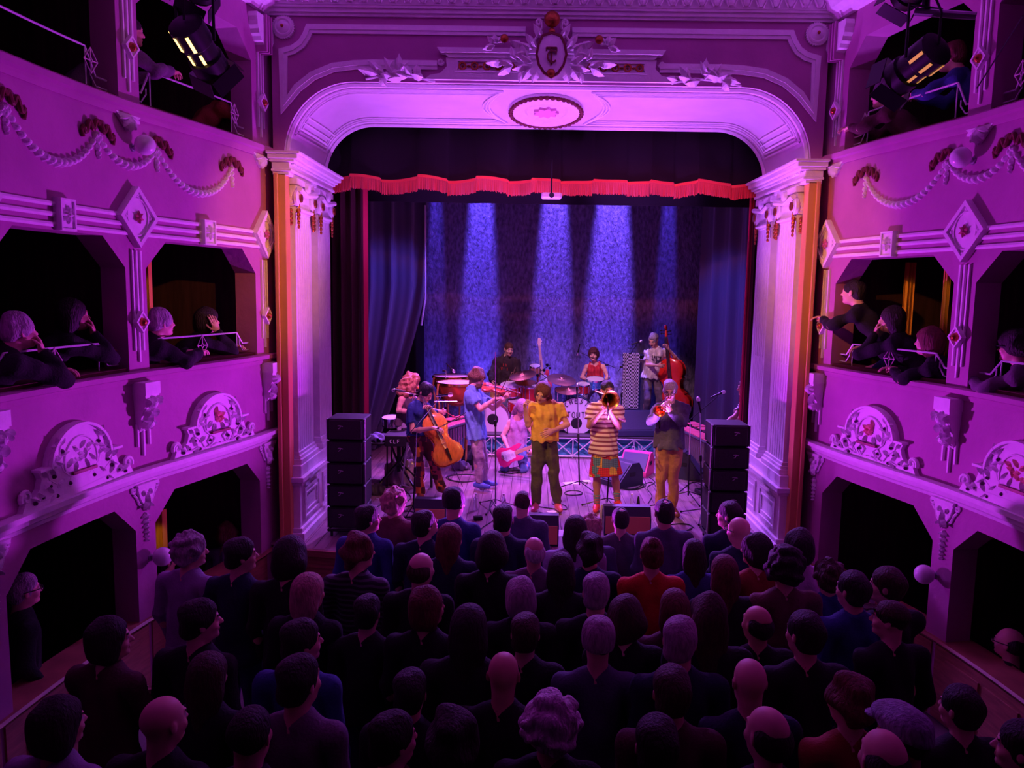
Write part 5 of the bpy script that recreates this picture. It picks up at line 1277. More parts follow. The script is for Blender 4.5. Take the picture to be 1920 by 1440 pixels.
musician('yellow', 'woman in a loose yellow t-shirt and olive trousers, head bowed, front centre of the stage', dict(pel=(1021, 822, 0), neck=(1023, 754, .0), head=(1017, 737, -.08), shR=(1000, 764, 0), shL=(1047, 763, 0), elR=(990, 797, -.06), wrR=(985, 767, -.14), elL=(1064, 796, -.05), wrL=(1036, 808, -.2),
    hipR=(1012, 833, 0), hipL=(1031, 833, 0), knR=(1006, 885, -.03), knL=(1037, 884, -.02), anR=(1004, 944, 0), anL=(1046, 943, .05)), 10.15, (-.35, -.85, -.45), {'L': dict(curl=.4, n=(0, .9, -.3)), 'R': dict(curl=.9, n=(.8, -.3, 0))}, GS,
    dict(top=('tee', cloth('yellow', (.85, .52, .07)), 'tee_shirt'), legs=('trousers', cloth('olive', (.10, .085, .045)), 'trousers'), shoes=mat('pink_trainer', (.75, .12, .22), .5), hem=.05, loose=.02, lloose=.02), True, 1.02, 1.0, 'mid', ('longwavy', (.13, .035, .015)), hroll=.25)
musician('trombone', 'trombonist in a striped cream t-shirt and patchwork skirt, red trainers', dict(pel=(1132, 838, 0), neck=(1135, 754, 0), head=(1139, 732, -.03), shR=(1111, 768, 0), shL=(1158, 769, 0), elR=(1105, 799, -.14), wrR=(1128, 772, -.30), elL=(1160, 801, -.12), wrL=(1143, 771, -.28),
    hipR=(1122, 848, 0), hipL=(1143, 848, 0), knR=(1119, 893, -.02), knL=(1153, 891, 0), anR=(1119, 944, 0), anL=(1158, 938, .05)), 10.25, (.1, -1, -.1), {'L': dict(curl=.9, d=(-.1, -.3, .9), n=(.9, -.2, .1)), 'R': dict(curl=.9, d=(.5, -.5, .7), n=(-.3, -.7, .1))}, GS,
    dict(top=('tee', stripes('cream_stripe_knit', (.85, .72, .50), (.28, .07, .10), 5.2), 'tee_shirt'), legs=('skirt', patchwork('tartan_patchwork', [(.75, .03, .03), (.10, .28, .24), (.75, .03, .03), (.80, .50, .06), (.12, .26, .26), (.55, .02, .04)], 9), 'skirt'), shoes=mat('red_trainer', (.75, .05, .06), .5), socks=stripes('striped_sock', (.05, .30, .32), (.75, .12, .06), 14), hem=.12, loose=.02), False, 1.03, 1.0, 'tan', ('crop', (.02, .012, .01)), beard=False)
musician('trumpet', 'grey-haired man in glasses, charcoal shirt and mustard trousers playing a brass horn', dict(pel=(1254, 832, 0), neck=(1257, 754, 0), head=(1256, 733, -.06), shR=(1232, 767, 0), shL=(1282, 767, 0), elR=(1221, 789, -.14), wrR=(1242, 766, -.33), elL=(1279, 792, -.14), wrL=(1257, 771, -.36),
    hipR=(1245, 841, 0), hipL=(1265, 841, 0), knR=(1239, 897, -.03), knL=(1261, 900, -.03), anR=(1238, 950, 0), anL=(1262, 952, 0)), 10.1, (-.2, -1, -.3), {'L': dict(curl=.8, d=(-.5, -.2, .7), n=(-.3, -.8, .2)), 'R': dict(curl=.8, d=(.3, -.3, .8), n=(.9, -.3, 0))}, GS,
    dict(top=('long', cloth('charcoal', (.10, .09, .12)), 'shirt'), legs=('trousers', cloth('mustard', (.52, .24, .08)), 'trousers'), shoes=mat('brown_leather', (.22, .06, .04), .5), hem=.07, loose=.018, lloose=.016), False, 1.04, 1.02, 'fair', ('short', (.50, .46, .44)), glasses=True)
violin_o, JV = musician('violin', 'bearded violinist in a light blue t-shirt and grey trousers playing, turned right', dict(pel=(892, 806, 0), neck=(885, 727, 0), head=(894, 709, 0), shR=(881, 741, -.17), shL=(894, 739, .15), elR=(901, 767, -.26), wrR=(928, 748, -.24), elL=(925, 766, .06), wrL=(948, 744, -.02),
    hipR=(889, 815, -.08), hipL=(896, 814, .08), knR=(899, 856, -.10), knL=(906, 853, .09), anR=(897, 904, -.08), anL=(908, 900, .10)), 11.2, (.9, -.4, -.3), {'L': dict(curl=.9, d=(.6, -.1, .6), n=(0, -.6, .5)), 'R': dict(curl=.7, d=(.9, 0, .2), n=(.2, .2, -.9))}, GS,
    dict(top=('tee', cloth('sky', (.14, .30, .62)), 'tee_shirt'), legs=('trousers', cloth('greige', (.42, .36, .40)), 'trousers'), shoes=mat('blue_trainer', (.08, .16, .50), .5), hem=.14, loose=.024, lloose=.02), False, 1.03, 1.0, 'fair', ('messy', (.16, .085, .05)), toe=(1, -.25, 0), beard=True)
musician('cello', 'cellist in a navy t-shirt and orange zigzag patterned trousers bent over the cello', dict(pel=(784, 812, 0), neck=(784, 754, 0), head=(798, 736, -.06), shR=(771, 768, -.06), shL=(799, 764, .12), elR=(774, 808, -.16), wrR=(812, 803, -.34), elL=(822, 786, .10), wrL=(810, 768, -.12),
    hipR=(778, 822, -.03), hipL=(792, 820, .06), knR=(785, 868, -.03), knL=(813, 868, .10), anR=(788, 924, .0), anL=(827, 912, .12)), 10.6, (.75, -.5, -.6), {'L': dict(curl=.8, d=(-.5, -.4, .6), n=(-.4, -.6, -.3)), 'R': dict(curl=.6, d=(1, -.1, -.1), n=(0, .3, -.9))}, GS,
    dict(top=('tee', cloth('navy', (.02, .05, .22)), 'tee_shirt'), legs=('flare', patchwork('zigzag_print', [(.05, .01, .03), (.62, .16, .03), (.06, .01, .04), (.30, .06, .08), (.05, .01, .02)], 14, False), 'trousers'), shoes=mat('brown_leather', (.22, .06, .04), .5), hem=.03, lloose=.012), True, 1.0, 1.0, 'fair', ('short', (.008, .010, .022)), toe=(.5, -.8, 0))
musician('curly', 'woman with a big curly blonde mop and dark vest at the left marimba', dict(pel=(758, 790, 0), neck=(766, 738, 0), head=(772, 718, 0), shR=(753, 748, -.14), shL=(777, 747, .15), elR=(747, 770, -.18), wrR=(776, 772, -.32), elL=(802, 768, .10), wrL=(828, 772, -.1)), 12.0, (.95, .1, -.35), {'L': dict(curl=.8), 'R': dict(curl=.8)}, GS,
    dict(top=('tank', cloth('dusk', (.08, .05, .07)), 'vest'), legs=('trousers', cloth('greyviolet', (.28, .24, .32)), 'trousers'), shoes=mat('black_shoe', (.02, .02, .02), .5)), True, 1.0, .98, 'fair', ('curlylong', (.62, .28, .16)))
_d, JD = musician('drummer', 'drummer in a black sweatshirt with a red print behind the timpani and cymbals', dict(pel=(946, 716, 0), neck=(949, 670, 0), head=(954, 655, -.04), shR=(933, 678, 0), shL=(967, 679, 0), elR=(922, 701, -.1), wrR=(924, 716, -.30), elL=(971, 705, -.1), wrL=(963, 714, -.32)), 15.0, (.35, -.9, -.2), {'L': dict(curl=.9), 'R': dict(curl=.9)}, 1.50,
    dict(top=('sweat', cloth('soot', (.035, .018, .024)), 'sweatshirt'), legs=('trousers', cloth('tan', (.55, .30, .14)), 'trousers'), shoes=mat('black_shoe', (.02, .02, .02), .5), loose=.03), False, 1.03, 1.05, 'fair', ('crop', (.10, .035, .02)), legs=dict(spread=.22))
musician('guitar', 'guitarist with long wavy hair and lilac top kneeling on the stage floor', dict(pel=(968, 836, .05), neck=(972, 779, -.02), head=(978, 766, -.12), shR=(957, 791, 0), shL=(986, 789, -.02), elR=(943, 817, -.06), wrR=(953, 841, -.28), elL=(1002, 818, -.08), wrL=(998, 841, -.28)), 12.6, (.25, -.7, -.75), {'L': dict(curl=.9, n=(-.4, .8, 0)), 'R': dict(curl=.6, n=(0, .9, 0))}, GS,
    dict(top=('tank', cloth('lilac', (.58, .34, .55)), 'vest'), legs=('trousers', cloth('denim', (.10, .16, .34)), 'jeans'), shoes=mat('black_shoe', (.02, .02, .02), .5), loose=.02), True, 1.0, .98, 'fair', ('longwavy', (.38, .20, .30)), legs=dict(kneel=True))
musician('drumwoman', 'woman with dark curly fringe and red vest top behind the blue drum kit', dict(pel=(1115, 722, 0), neck=(1115, 679, 0), head=(1113, 665, -.04), shR=(1100, 687, 0), shL=(1131, 687, 0), elR=(1091, 708, -.06), wrR=(1104, 713, -.28), elL=(1140, 708, -.06), wrL=(1133, 714, -.28)), 14.9, (-.2, -1, -.05), {'L': dict(curl=.9), 'R': dict(curl=.9)}, 1.50,
    dict(top=('tank', cloth('crimson', (.60, .03, .05)), 'vest'), legs=('trousers', cloth('paleprint', (.50, .42, .55), color2=(.15, .10, .3)), 'trousers'), shoes=mat('black_shoe', (.02, .02, .02), .5)), True, 1.0, .95, 'fair', ('fringe', (.10, .02, .03)), legs=dict(spread=.28))
_g, JB = musician('bass', 'grey-haired bassist in a white printed t-shirt standing with the red double bass', dict(pel=(1222, 704, 0), neck=(1230, 653, 0), head=(1225, 638, -.06), shR=(1215, 662, -.02), shL=(1249, 661, .06), elR=(1213, 684, -.08), wrR=(1233, 685, -.34), elL=(1271, 676, .0), wrL=(1253, 654, -.16)), 15.2, (-.5, -.8, -.5), {'L': dict(curl=.8, d=(-.4, -.2, .8), n=(-.6, -.6, 0)), 'R': dict(curl=.6, d=(1, -.1, -.1), n=(0, .8, 0))}, 1.50,
    dict(top=('tee', cloth('white', (.78, .76, .80)), 'tee_shirt'), legs=('trousers', cloth('grey', (.16, .13, .16)), 'trousers'), shoes=mat('black_shoe', (.02, .02, .02), .5), loose=.02), False, 1.03, 1.0, 'fair', ('short', (.38, .34, .38)))
musician('right', 'percussionist in a black and white striped t-shirt half hidden by the right jamb', dict(pel=(1402, 800, 0), neck=(1401, 748, 0), head=(1397, 727, 0), shL=(1394, 759, -.15), shR=(1405, 758, .15), elL=(1378, 781, -.25), wrL=(1357, 795, -.34), elR=(1390, 781, .12), wrR=(1368, 793, .0)), 11.7, (-1, -.1, -.1), {'L': dict(curl=.8), 'R': dict(curl=.8)}, GS,
    dict(top=('tee', stripes('mono_stripe', (.80, .78, .82), (.03, .02, .05), 11), 'tee_shirt'), legs=('trousers', cloth('grey', (.16, .13, .16)), 'trousers'), shoes=mat('black_shoe', (.02, .02, .02), .5)), True, 1.0, .95, 'fair', ('short', (.10, .04, .05)))

def print_on(nm_part, child, J, rows, m, k, up_=.66):
    pel, neck = J['pel'], J['neck']; up = nrm(neck-pel); side = nrm(J['shR']-J['shL']); f = nrm(np.cross(up, side)); side = np.cross(f, up); c = pel+(neck-pel)*up_+f*.150
    mb = MB()
    for r_, line in enumerate(rows):
        for i, ch in enumerate(line):
            for s_ in glyph(ch, (i-len(line)/2)*k, -r_*k*1.4, k, 0): mb.strip(s_, k*.17, .010, lambda x, z, d: Vector(c-side*x+up*z-f*(abs(x)**2*1.6)+f*(d-.012)))
    mb.build('print', m, child)
PRINTS = [('drummer in', 'sweatshirt', ('IV', 'VLI'), mat('red_ink', (.55, .05, .04), .7), .055, JD), ('grey-haired bassist', 'tee_shirt', ('CREPR', 'VLEUE', 'KINSI'), mat('black_ink', (.03, .03, .05), .7), .042, JB)]
def garment(word, part): return [c for o in COL.objects if o.parent is None and o.get('label', '').startswith(word) for c in o.children if c.name.startswith(part)][0]
for word, part, rows, m, k, J_ in PRINTS: print_on(part, garment(word, part), J_, rows, m, k)
# ------------------------------------------------------------------ instruments
M_BRASS = mat('brass', (.85, .50, .12), .22, 1); M_DARKW = mat('ebony', (.03, .015, .012), .35); M_STRING = mat('string_steel', (.7, .7, .7), .3, 1)
M_CYM = mat('cymbal_bronze', (.75, .38, .16), .28, 1, bump=.2, bscale=80)
def fiddle(name, lab, cat, L, c, ydir, ndir, wood, rib, end=0, strings=4, parts_label=None):
    """violin-family instrument: c centre of the body, ydir to the scroll, ndir out of the belly, L body length"""
    y = Vector(ydir).normalized(); z = Vector(ndir); z = (z-y*z.dot(y)).normalized(); x = y.cross(z)
    M = Matrix(((x.x, y.x, z.x, c[0]), (x.y, y.y, z.y, c[1]), (x.z, y.z, z.z, c[2]), (0, 0, 0, 1)))
    t = thing(name, lab, cat, c)
    H = [(0, -.5), (.14, -.495), (.235, -.455), (.285, -.37), (.29, -.28), (.26, -.20), (.215, -.165), (.225, -.145), (.175, -.10), (.152, -.03), (.155, .04), (.178, .105), (.205, .125), (.195, .15), (.225, .20), (.235, .28), (.215, .37), (.165, .44), (.09, .475), (.045, .50)]
    out = [(a*L, b*L) for a, b in H]+[(-a*L, b*L) for a, b in reversed(H[1:])]
    dz = rib; n = len(out)
    def plate(z0, z1, arc, ins=1.0):
        rings = [(1.0, 0), (.97, .35), (.8, .75), (.5, 1.0), (.02, 1.05)]; vs = []
        for r, h in rings:
            for a, b in out: vs.append(M @ Vector((a*r*ins, b*r*ins, z1+arc*h)))
        m = len(rings); vs += [M @ Vector((a*ins, b*ins, z0)) for a, b in out]
        fs = [(i*n+k, i*n+(k+1) % n, (i+1)*n+(k+1) % n, (i+1)*n+k) for i in range(m-1) for k in range(n)]
        fs += [(m*n+k, m*n+(k+1) % n, (k+1) % n, k) for k in range(n)]+[tuple(m*n+k for k in range(n))]
        return vs, fs
    mb = MB(); mb.add(*plate(-dz/2, -dz/2, -dz*.18)); mb.prism([(a*.97, b*.97) for a, b in out], dz, M, -dz/2); mb.add(*plate(dz/2, dz/2+L*.006, L*.035, 1.0)); mb.build('body', wood, t, smooth=True)
    ztop = dz/2+L*.04
    B = lambda px, py, pz: M @ Vector((px*L, py*L, pz))
    mb = MB(); nl = .37
    mb.add([B(-.035, -.02, ztop+L*.02), B(.035, -.02, ztop+L*.02), B(.022, .5+nl, ztop+.0), B(-.022, .5+nl, ztop), B(-.035, -.02, ztop+L*.035), B(.035, -.02, ztop+L*.035), B(.022, .5+nl, ztop+L*.012), B(-.022, .5+nl, ztop+L*.012)], [(0, 1, 2, 3), (4, 5, 6, 7), (0, 1, 5, 4), (1, 2, 6, 5), (2, 3, 7, 6), (3, 0, 4, 7)]); mb.build('fingerboard', M_DARKW, t)
    mb = MB(); mb.tube([B(0, .47, dz*.1), B(0, .52, ztop*.5), B(0, .5+nl, ztop-L*.015), B(0, .5+nl+.10, ztop-L*.05)], [L*.045, L*.03, L*.024, L*.024], 10)
    mb.tube([B(0, .5+nl+.08, ztop-L*.05)]+[M @ Vector((0, (.5+nl+.17)*L+math.cos(a)*L*.04*(1-.05*i), ztop-L*.05+math.sin(a)*L*.04*(1-.05*i))) for i, a in enumerate([-PI/2-.6*k for k in range(12)])], L*.018, 8); mb.build('scroll_neck', wood, t, smooth=True)
    mb = MB()
    for k in range(4): sx = -1 if k % 2 else 1; mb.tube([B(0, .5+nl+.03+.028*k, ztop-L*.035), B(sx*.075, .5+nl+.035+.028*k, ztop-L*.03)], L*.008, 6); mb.ball(B(sx*.085, .5+nl+.035+.028*k, ztop-L*.03), L*.015, 6, 5)
    mb.build('tuning_peg', M_DARKW, t)
    mb = MB(); bz = ztop+L*.05; mb.add([B(-.045, -.115, dz/2+L*.03), B(.045, -.115, dz/2+L*.03), B(.035, -.115, bz), B(0, -.115, bz+L*.008), B(-.035, -.115, bz), B(-.045, -.105, dz/2+L*.03), B(.045, -.105, dz/2+L*.03), B(.035, -.108, bz), B(0, -.108, bz+L*.008), B(-.035, -.108, bz)], [(0, 1, 2, 3, 4), (9, 8, 7, 6, 5), (0, 5, 6, 1), (1, 6, 7, 2), (2, 7, 8, 3), (3, 8, 9, 4), (4, 9, 5, 0)]); mb.build('bridge', mat('maple', (.75, .5, .25), .5), t)
    mb = MB(); mb.add([B(-.03, -.22, ztop+L*.03), B(.03, -.22, ztop+L*.03), B(.014, -.46, ztop), B(-.014, -.46, ztop), B(-.03, -.22, ztop+L*.042), B(.03, -.22, ztop+L*.042), B(.014, -.46, ztop+L*.012), B(-.014, -.46, ztop+L*.012)], [(0, 1, 2, 3), (4, 5, 6, 7), (0, 1, 5, 4), (1, 2, 6, 5), (2, 3, 7, 6), (3, 0, 4, 7)]); mb.build('tailpiece', M_DARKW, t)
    for k in range(strings):
        u = (k-(strings-1)/2); mb = MB(); mb.tube([B(u*.012, -.22, ztop+L*.042), B(u*.02, -.112, bz+L*.006), B(u*.011, .5+nl, ztop+L*.016)], max(.0012, L*.0022), 4); mb.build('string', M_STRING, t)
    for sx in (-1, 1):
        mb = MB(); pts = [(sx*x*L, y_*L) for x, y_ in ((.085, -.02), (.105, -.035), (.10, -.06), (.105, -.10), (.13, -.15), (.135, -.19), (.115, -.20))]
        mb.strip(pts, L*.014, L*.006, lambda a, b, d: M @ Vector((a, b, dz/2+L*.030+d))); mb.build('f_hole', M_DARKW, t)
    if end:
        mb = MB(); mb.tube([B(0, -.49, 0), M @ Vector((0, -.5*L-end, 0))], .005, 6); mb.build('endpin', M_CHROME, t)
    return t, M
def dirv(a, b): return Vector(b)-Vector(a)
cb, ct = P(849, 872, 10.30), P(805, 776, 10.52)
yd = dirv(cb, ct); cc = (cb+ct)/2
M_CEL = mat('cello_varnish', (.90, .30, .04), .25, var=.2, scale=5, coat=.4, stretch=(8, 8, .8)); M_BASSW = mat('bass_varnish', (.80, .03, .02), .2, var=.15, scale=4, coat=.5); M_VIO = mat('violin_varnish', (.55, .12, .08), .3, coat=.4)
fiddle('cello', 'orange-brown cello tilted in front of the cellist', 'cello', .74, cc, yd, (.22, -.95, .25), M_CEL, .115, end=.34)
bb, bt = P(1268, 778, 15.0), P(1250, 606, 15.25)
yd = dirv(bb, bt); bc = bb+yd.normalized()*.56
fiddle('double_bass', 'bright red double bass standing upright beside the grey-haired bassist', 'double bass', 1.12, bc, yd, (-.45, -.85, .15), M_BASSW, .20, end=.10)
v0, v1 = P(905, 725, 11.05), P(962, 737, 11.0)
yd = dirv(v0, v1); fiddle('violin', 'reddish violin tucked under the chin of the bearded violinist', 'violin', .356, v0+yd.normalized()*.17, yd, (-.15, -.45, .9), M_VIO, .035)
def bow_(lab, a, b):
    t = thing('bow', lab, 'bow', a); a, b = Vector(a), Vector(b); d = b-a; up = Vector((0, 0, 1)); mb = MB()
    mb.tube([a+d*k/8+up*(.018-.012*math.sin(PI*k/8)) for k in range(9)], .005, 6); mb.build('stick', M_DARKW, t)
    mb = MB(); mb.tube([a, b], .0025, 4); mb.build('bow_hair', M_WHITE, t); mb = MB(); mb.bbox(a+d*.06+up*.01, (.03, .012, .022), .003); mb.build('frog', M_BLACK, t)
bow_('cello bow held across the strings by the cellist', P(818, 806, 10.15), P(873, 776, 10.20))
bow_('violin bow held over the reddish violin', P(932, 746, 10.93), P(950, 713, 11.05))
# electric guitar
gc = P(957, 853, 12.22); gy = dirv(gc, P(1002, 836, 12.15)).normalized(); gz = Vector((.05, -.95, .3)); gz = (gz-gy*gz.dot(gy)).normalized(); gx = gy.cross(gz)
GM = Matrix(((gx.x, gy.x, gz.x, gc.x), (gx.y, gy.y, gz.y, gc.y), (gx.z, gy.z, gz.z, gc.z), (0, 0, 0, 1)))
def eguitar(M, lab, bodym, k=1.0, neck=.60, stand=False, nm='electric_guitar'):
    t = thing(nm, lab, 'guitar', M.translation)
    o_ = [(.0, -.22), (.10, -.215), (.155, -.16), (.16, -.09), (.125, -.02), (.115, .04), (.135, .11), (.13, .17), (.095, .205), (.07, .17), (.055, .12), (0, .10), (-.05, .12), (-.06, .19), (-.10, .235), (-.13, .20), (-.125, .11), (-.11, .04), (-.125, -.03), (-.16, -.10), (-.155, -.17), (-.10, -.215)]
    mb = MB(); mb.prism([(a*k, b*k) for a, b in o_], .04, M, -.02); mb.prism([(a*.94*k, b*.94*k) for a, b in o_], .05, M, -.025); mb.build('body', bodym, t, smooth=True)
    mb = MB(); mb.prism([(-.03, .10*k), (.03, .10*k), (.021, neck), (-.021, neck)], .022, M, .02); mb.build('neck', mat('maple', (.75, .5, .25), .5), t)
    mb = MB(); mb.prism([(-.022, neck), (.022, neck), (.05, neck+.10), (.03, neck+.17), (-.01, neck+.17), (-.03, neck+.08)], .016, M, .015); mb.build('headstock', mat('maple', (.75, .5, .25), .5), t)
    mb = MB(); mb.prism([(-.09, -.12), (.0, -.15), (.09, -.08), (.07, .08), (-.02, .10), (-.08, .03)], .006, M, .026); mb.build('pickguard', M_WHITE, t)
    for yy in (-.06, .0, .06):
        mb = MB(); mb.box((0, yy, .036), (.075, .018, .012), M); mb.build('pickup', M_WHITE, t)
    mb = MB(); mb.box((0, -.12, .038), (.07, .03, .014), M); mb.build('bridge', M_CHROME, t)
    mb = MB()
    for q in range(6): mb.tube([M @ Vector((-.02+.008*q, -.12, .05)), M @ Vector((-.015+.006*q, neck+.02, .046))], .0008, 4)
    mb.build('strings', M_STRING, t)
    for q in range(4):
        mb = MB(); mb.lathe([(.007, 0), (.006, .012)], M @ Matrix.Translation((.05 if q < 2 else -.035, neck+.05+.05*(q % 2), .02)), 8); mb.build('tuner', M_CHROME, t)
    return t
eguitar(GM, 'pink electric guitar played by the kneeling guitarist', mat('pink_lacquer', (.85, .03, .22), .2, coat=.6))
# bass guitar standing on a stand behind the drums
g2 = P(1018, 712, 14.7); y2 = dirv(g2, P(1011, 645, 14.95)).normalized(); z2 = Vector((0, -1, .2)); z2 = (z2-y2*z2.dot(y2)).normalized(); x2 = y2.cross(z2)
eguitar(Matrix(((x2.x, y2.x, z2.x, g2.x), (x2.y, y2.y, z2.y, g2.y), (x2.z, y2.z, z2.z, g2.z), (0, 0, 0, 1))), 'bass guitar with red body propped upright behind the cymbals', mat('red_lacquer', (.6, .03, .04), .25, coat=.5), 1.0, .66, nm='bass_guitar')
# trombone
t = thing('trombone', 'brass trombone with its bell pointing at the hall, held by the trombonist', 'trombone', P(1145, 749, 9.75))
b0 = P(1145, 750, 9.72); ax = Vector((.12, -1, -.02)).normalized(); bk = b0-ax*.42
mb = MB(); mb.lathe([(.118, .0), (.108, .012), (.080, .05), (.052, .11), (.032, .2), (.020, .32), (.012, .42), (.010, .42), (.018, .32), (.029, .2), (.049, .11), (.077, .05), (.106, .008), (.118, .0)], align(b0, bk), 36, cap=False); mb.build('bell', M_BRASS, t, smooth=True)
m0 = P(1141, 738, 10.02)
mb = MB(); mb.tube([bk, bk-ax*.12, bk-ax*.16+Vector((-.04, 0, .02)), bk-ax*.12+Vector((-.09, 0, .03)), m0+Vector((-.05, .05, -.02)), m0+Vector((-.04, -.1, -.02))], .008, 8); mb.build('tubing', M_BRASS, t, smooth=True)
mb = MB(); e = m0+Vector((-.06, -.62, -.16)); mb.tube([m0, m0+Vector((-.02, -.1, -.02)), e, e+Vector((0, -.03, -.03)), e+Vector((0, 0, -.07)), m0+Vector((-.02, -.1, -.09)), m0+Vector((-.05, -.05, -.05))], .007, 8); mb.build('slide', M_CHROME, t, smooth=True)
mb = MB(); mb.lathe([(.013, 0), (.012, .01), (.006, .03)], align(m0+Vector((0, .03, .01)), m0), 12); mb.build('mouthpiece', M_CHROME, t, smooth=True)
# flugelhorn
b0 = P(1236, 771, 9.66); m0 = P(1253, 745, 9.98); ax = (b0-m0).normalized(); t = thing('flugelhorn', 'small brass horn played by the man in glasses, bell tilted down', 'horn', b0)
bk = b0-ax*.33; mb = MB(); mb.lathe([(.080, 0), (.074, .01), (.052, .04), (.034, .09), (.022, .17), (.013, .33), (.011, .33), (.02, .17), (.031, .09), (.049, .04), (.072, .006), (.080, 0)], align(b0, bk), 32, cap=False); mb.build('bell', mat('copper_brass', (.85, .35, .10), .25, 1), t, smooth=True)
sd = Vector((1, 0, 0)); dn = Vector((0, -.3, -.95))
mb = MB(); mb.tube([m0, m0+ax*.18, m0+ax*.24+dn*.04, m0+ax*.18+dn*.08, bk+dn*.10, bk-ax*.03+dn*.05, bk], .007, 8); mb.build('tubing', M_BRASS, t, smooth=True)
for k in range(3): mb = MB(); c = m0+ax*(.10+.028*k)+Vector((.0, 0, .02)); mb.tube([c, c+dn*.11], .011, 10); mb.tube([c, c-dn*.03], .004, 6); mb.build('valve', M_CHROME, t, smooth=True)

# microphones and stands
mic_n = [0]
def microphone(p, d, lab, color=None):
    p = Vector(p); d = Vector(d).normalized(); t = thing('microphone', lab, 'microphone', p)
    mb = MB(); mb.lathe([(.010, .19), (.012, .10), (.017, .035), (.019, .03)], align(p, p+d*-1), 12); mb.build('handle', M_METAL, t, smooth=True)
    mb = MB(); mb.lathe([(.004, -.03), (.02, -.022), (.0265, 0), (.025, .018), (.019, .032)], align(p, p-d), 14); mb.build('grille', color or mat('mic_grille', (.55, .55, .58), .35, .9), t, smooth=True)
def mic_stand(base, top, lab, boom=None, heavy=False, mc=None, feet=.34, rot=.3, m=None):
    m = m or M_METAL; base = Vector(base); top = Vector(top); t = thing('microphone_stand', lab, 'microphone stand', base)
    mb = MB(); mid = base.lerp(top, .55); mb.tube([base+Vector((0, 0, .07)), mid], .011, 8); mb.build('pole', m, t); mb = MB(); mb.tube([mid, top], .007, 8); mb.build('inner_tube', M_CHROME if not heavy else m, t)
    mb = MB(); mb.lathe([(.017, -.04), (.02, 0), (.017, .04)], align(mid, top), 10); mb.build('clutch', M_BLACK, t)
    for k in range(3):
        a = rot+2*PI*k/3; mb = MB(); mb.tube([base+Vector((0, 0, .13)), base+Vector((math.cos(a)*feet, math.sin(a)*feet, .012))], .008, 6); lg = mb.build('leg', m, t); mb = MB(); mb.ball(base+Vector((math.cos(a)*feet, math.sin(a)*feet, .014)), .014, 8, 6); mb.build('rubber_foot', M_RUBBER, lg)
    if boom:
        a, b = Vector(boom[0]), Vector(boom[1]); mb = MB(); mb.tube([a, b], .006, 6); mb.build('boom', m, t); mb = MB(); mb.lathe([(.016, -.03), (.02, 0), (.016, .03)], align(top-Vector((.03, 0, 0)), top+Vector((.01, 0, 0))), 10); mb.build('swivel', M_BLACK, t)
def fl(px, py, z=1.1): return PZ(px, py, z)
def above(b, px, py): return P(px, py, b.y)
b = fl(1138, 951); mic_stand(b, above(b, 1148, 775), 'straight microphone stand in front of the trombonist', rot=.9); microphone(P(1147, 757, b.y-.02), (0, .5, 1), 'dark microphone in front of the trombone bell', M_METAL)
b = fl(1230, 964); mic_stand(b, above(b, 1236, 795), 'straight microphone stand in front of the horn player', rot=.5); microphone(P(1235, 778, b.y-.02), (0, .5, 1), 'dark microphone at the bell of the small brass horn', M_METAL)
b = fl(929, 954); mic_stand(b, above(b, 929, 660), 'tall grey microphone stand between violinist and woman in yellow', rot=.2, m=M_STEEL)
b = fl(775, 965); mic_stand(b, above(b, 781, 812), 'black boom microphone stand at the cellist', boom=(above(b, 763, 818), above(b, 826, 745))); microphone(above(b, 845, 740), (1, 0, .12), 'microphone with a brown windshield above the cello', mat('brown_foam', (.45, .25, .2), .9))
mb = MB(); mb.tube([above(b, 815, 752), above(b, 857, 752)], .006, 6); tag(mb.build('boom_arm', M_STEEL), 'short horizontal boom arm above the cello', 'boom arm')
b = fl(752, 925); mic_stand(b, above(b, 775, 740), 'slim boom stand behind the cellist at the left', boom=(above(b, 738, 732), above(b, 781, 740)), m=M_STEEL); microphone(above(b, 737, 731), (-1, 0, .08), 'silver microphone pointing left beside the curly-haired woman', M_CHROME)
b = fl(1086, 918); mic_stand(b, above(b, 1083, 735), 'blue-lit microphone stand behind the trombonist', rot=1.2, feet=.4); microphone(above(b, 1082, 722), (0, .3, 1), 'ball-headed microphone in front of the drum kit')
p0 = P(1141, 745, 13.9); b = Vector((p0.x, 13.9, 1.50)); mic_stand(b, P(1141, 684, 13.9), 'boom stand reaching over to the woman in the red vest', boom=(P(1154, 690, 13.9), P(1088, 661, 13.9))); microphone(P(1083, 664, 13.9), (-.2, 0, -1), 'slim microphone hanging in front of the drum kit singer', M_CHROME)
b = Vector((P(1166, 700, 14.3).x, 14.3, 1.50)); mic_stand(b, P(1168, 688, 14.3), 'boom stand at the bassist on the riser', boom=(P(1158, 698, 14.3), P(1194, 646, 14.3))); microphone(P(1202, 640, 14.3), (1, 0, .35), 'silver-headed microphone beside the bassist')
b = fl(1316, 972); mic_stand(b, above(b, 1312, 765), 'microphone stand before the right marimba', rot=.2); microphone(above(b, 1309, 748), (-.2, .2, 1), 'white-headed microphone pointing up before the right marimba', M_WHITE)
b = fl(1290, 938); mic_stand(b, above(b, 1294, 790), 'boom stand slanting up over the right marimba', boom=(above(b, 1284, 795), above(b, 1346, 743)), rot=.8); microphone(above(b, 1357, 735), (1, 0, .45), 'white-headed microphone at the top of the slanting boom', M_WHITE)
b = Vector((P(836, 700, 13.51).x, 13.51, 1.1)); mic_stand(b, P(836, 695, 13.51), 'small boom stand over the timpani', boom=(P(834, 712, 13.51), P(840, 684, 13.51))); microphone(P(851, 696, 13.2), (.7, 0, -.7), 'short microphone angled down over the timpani')

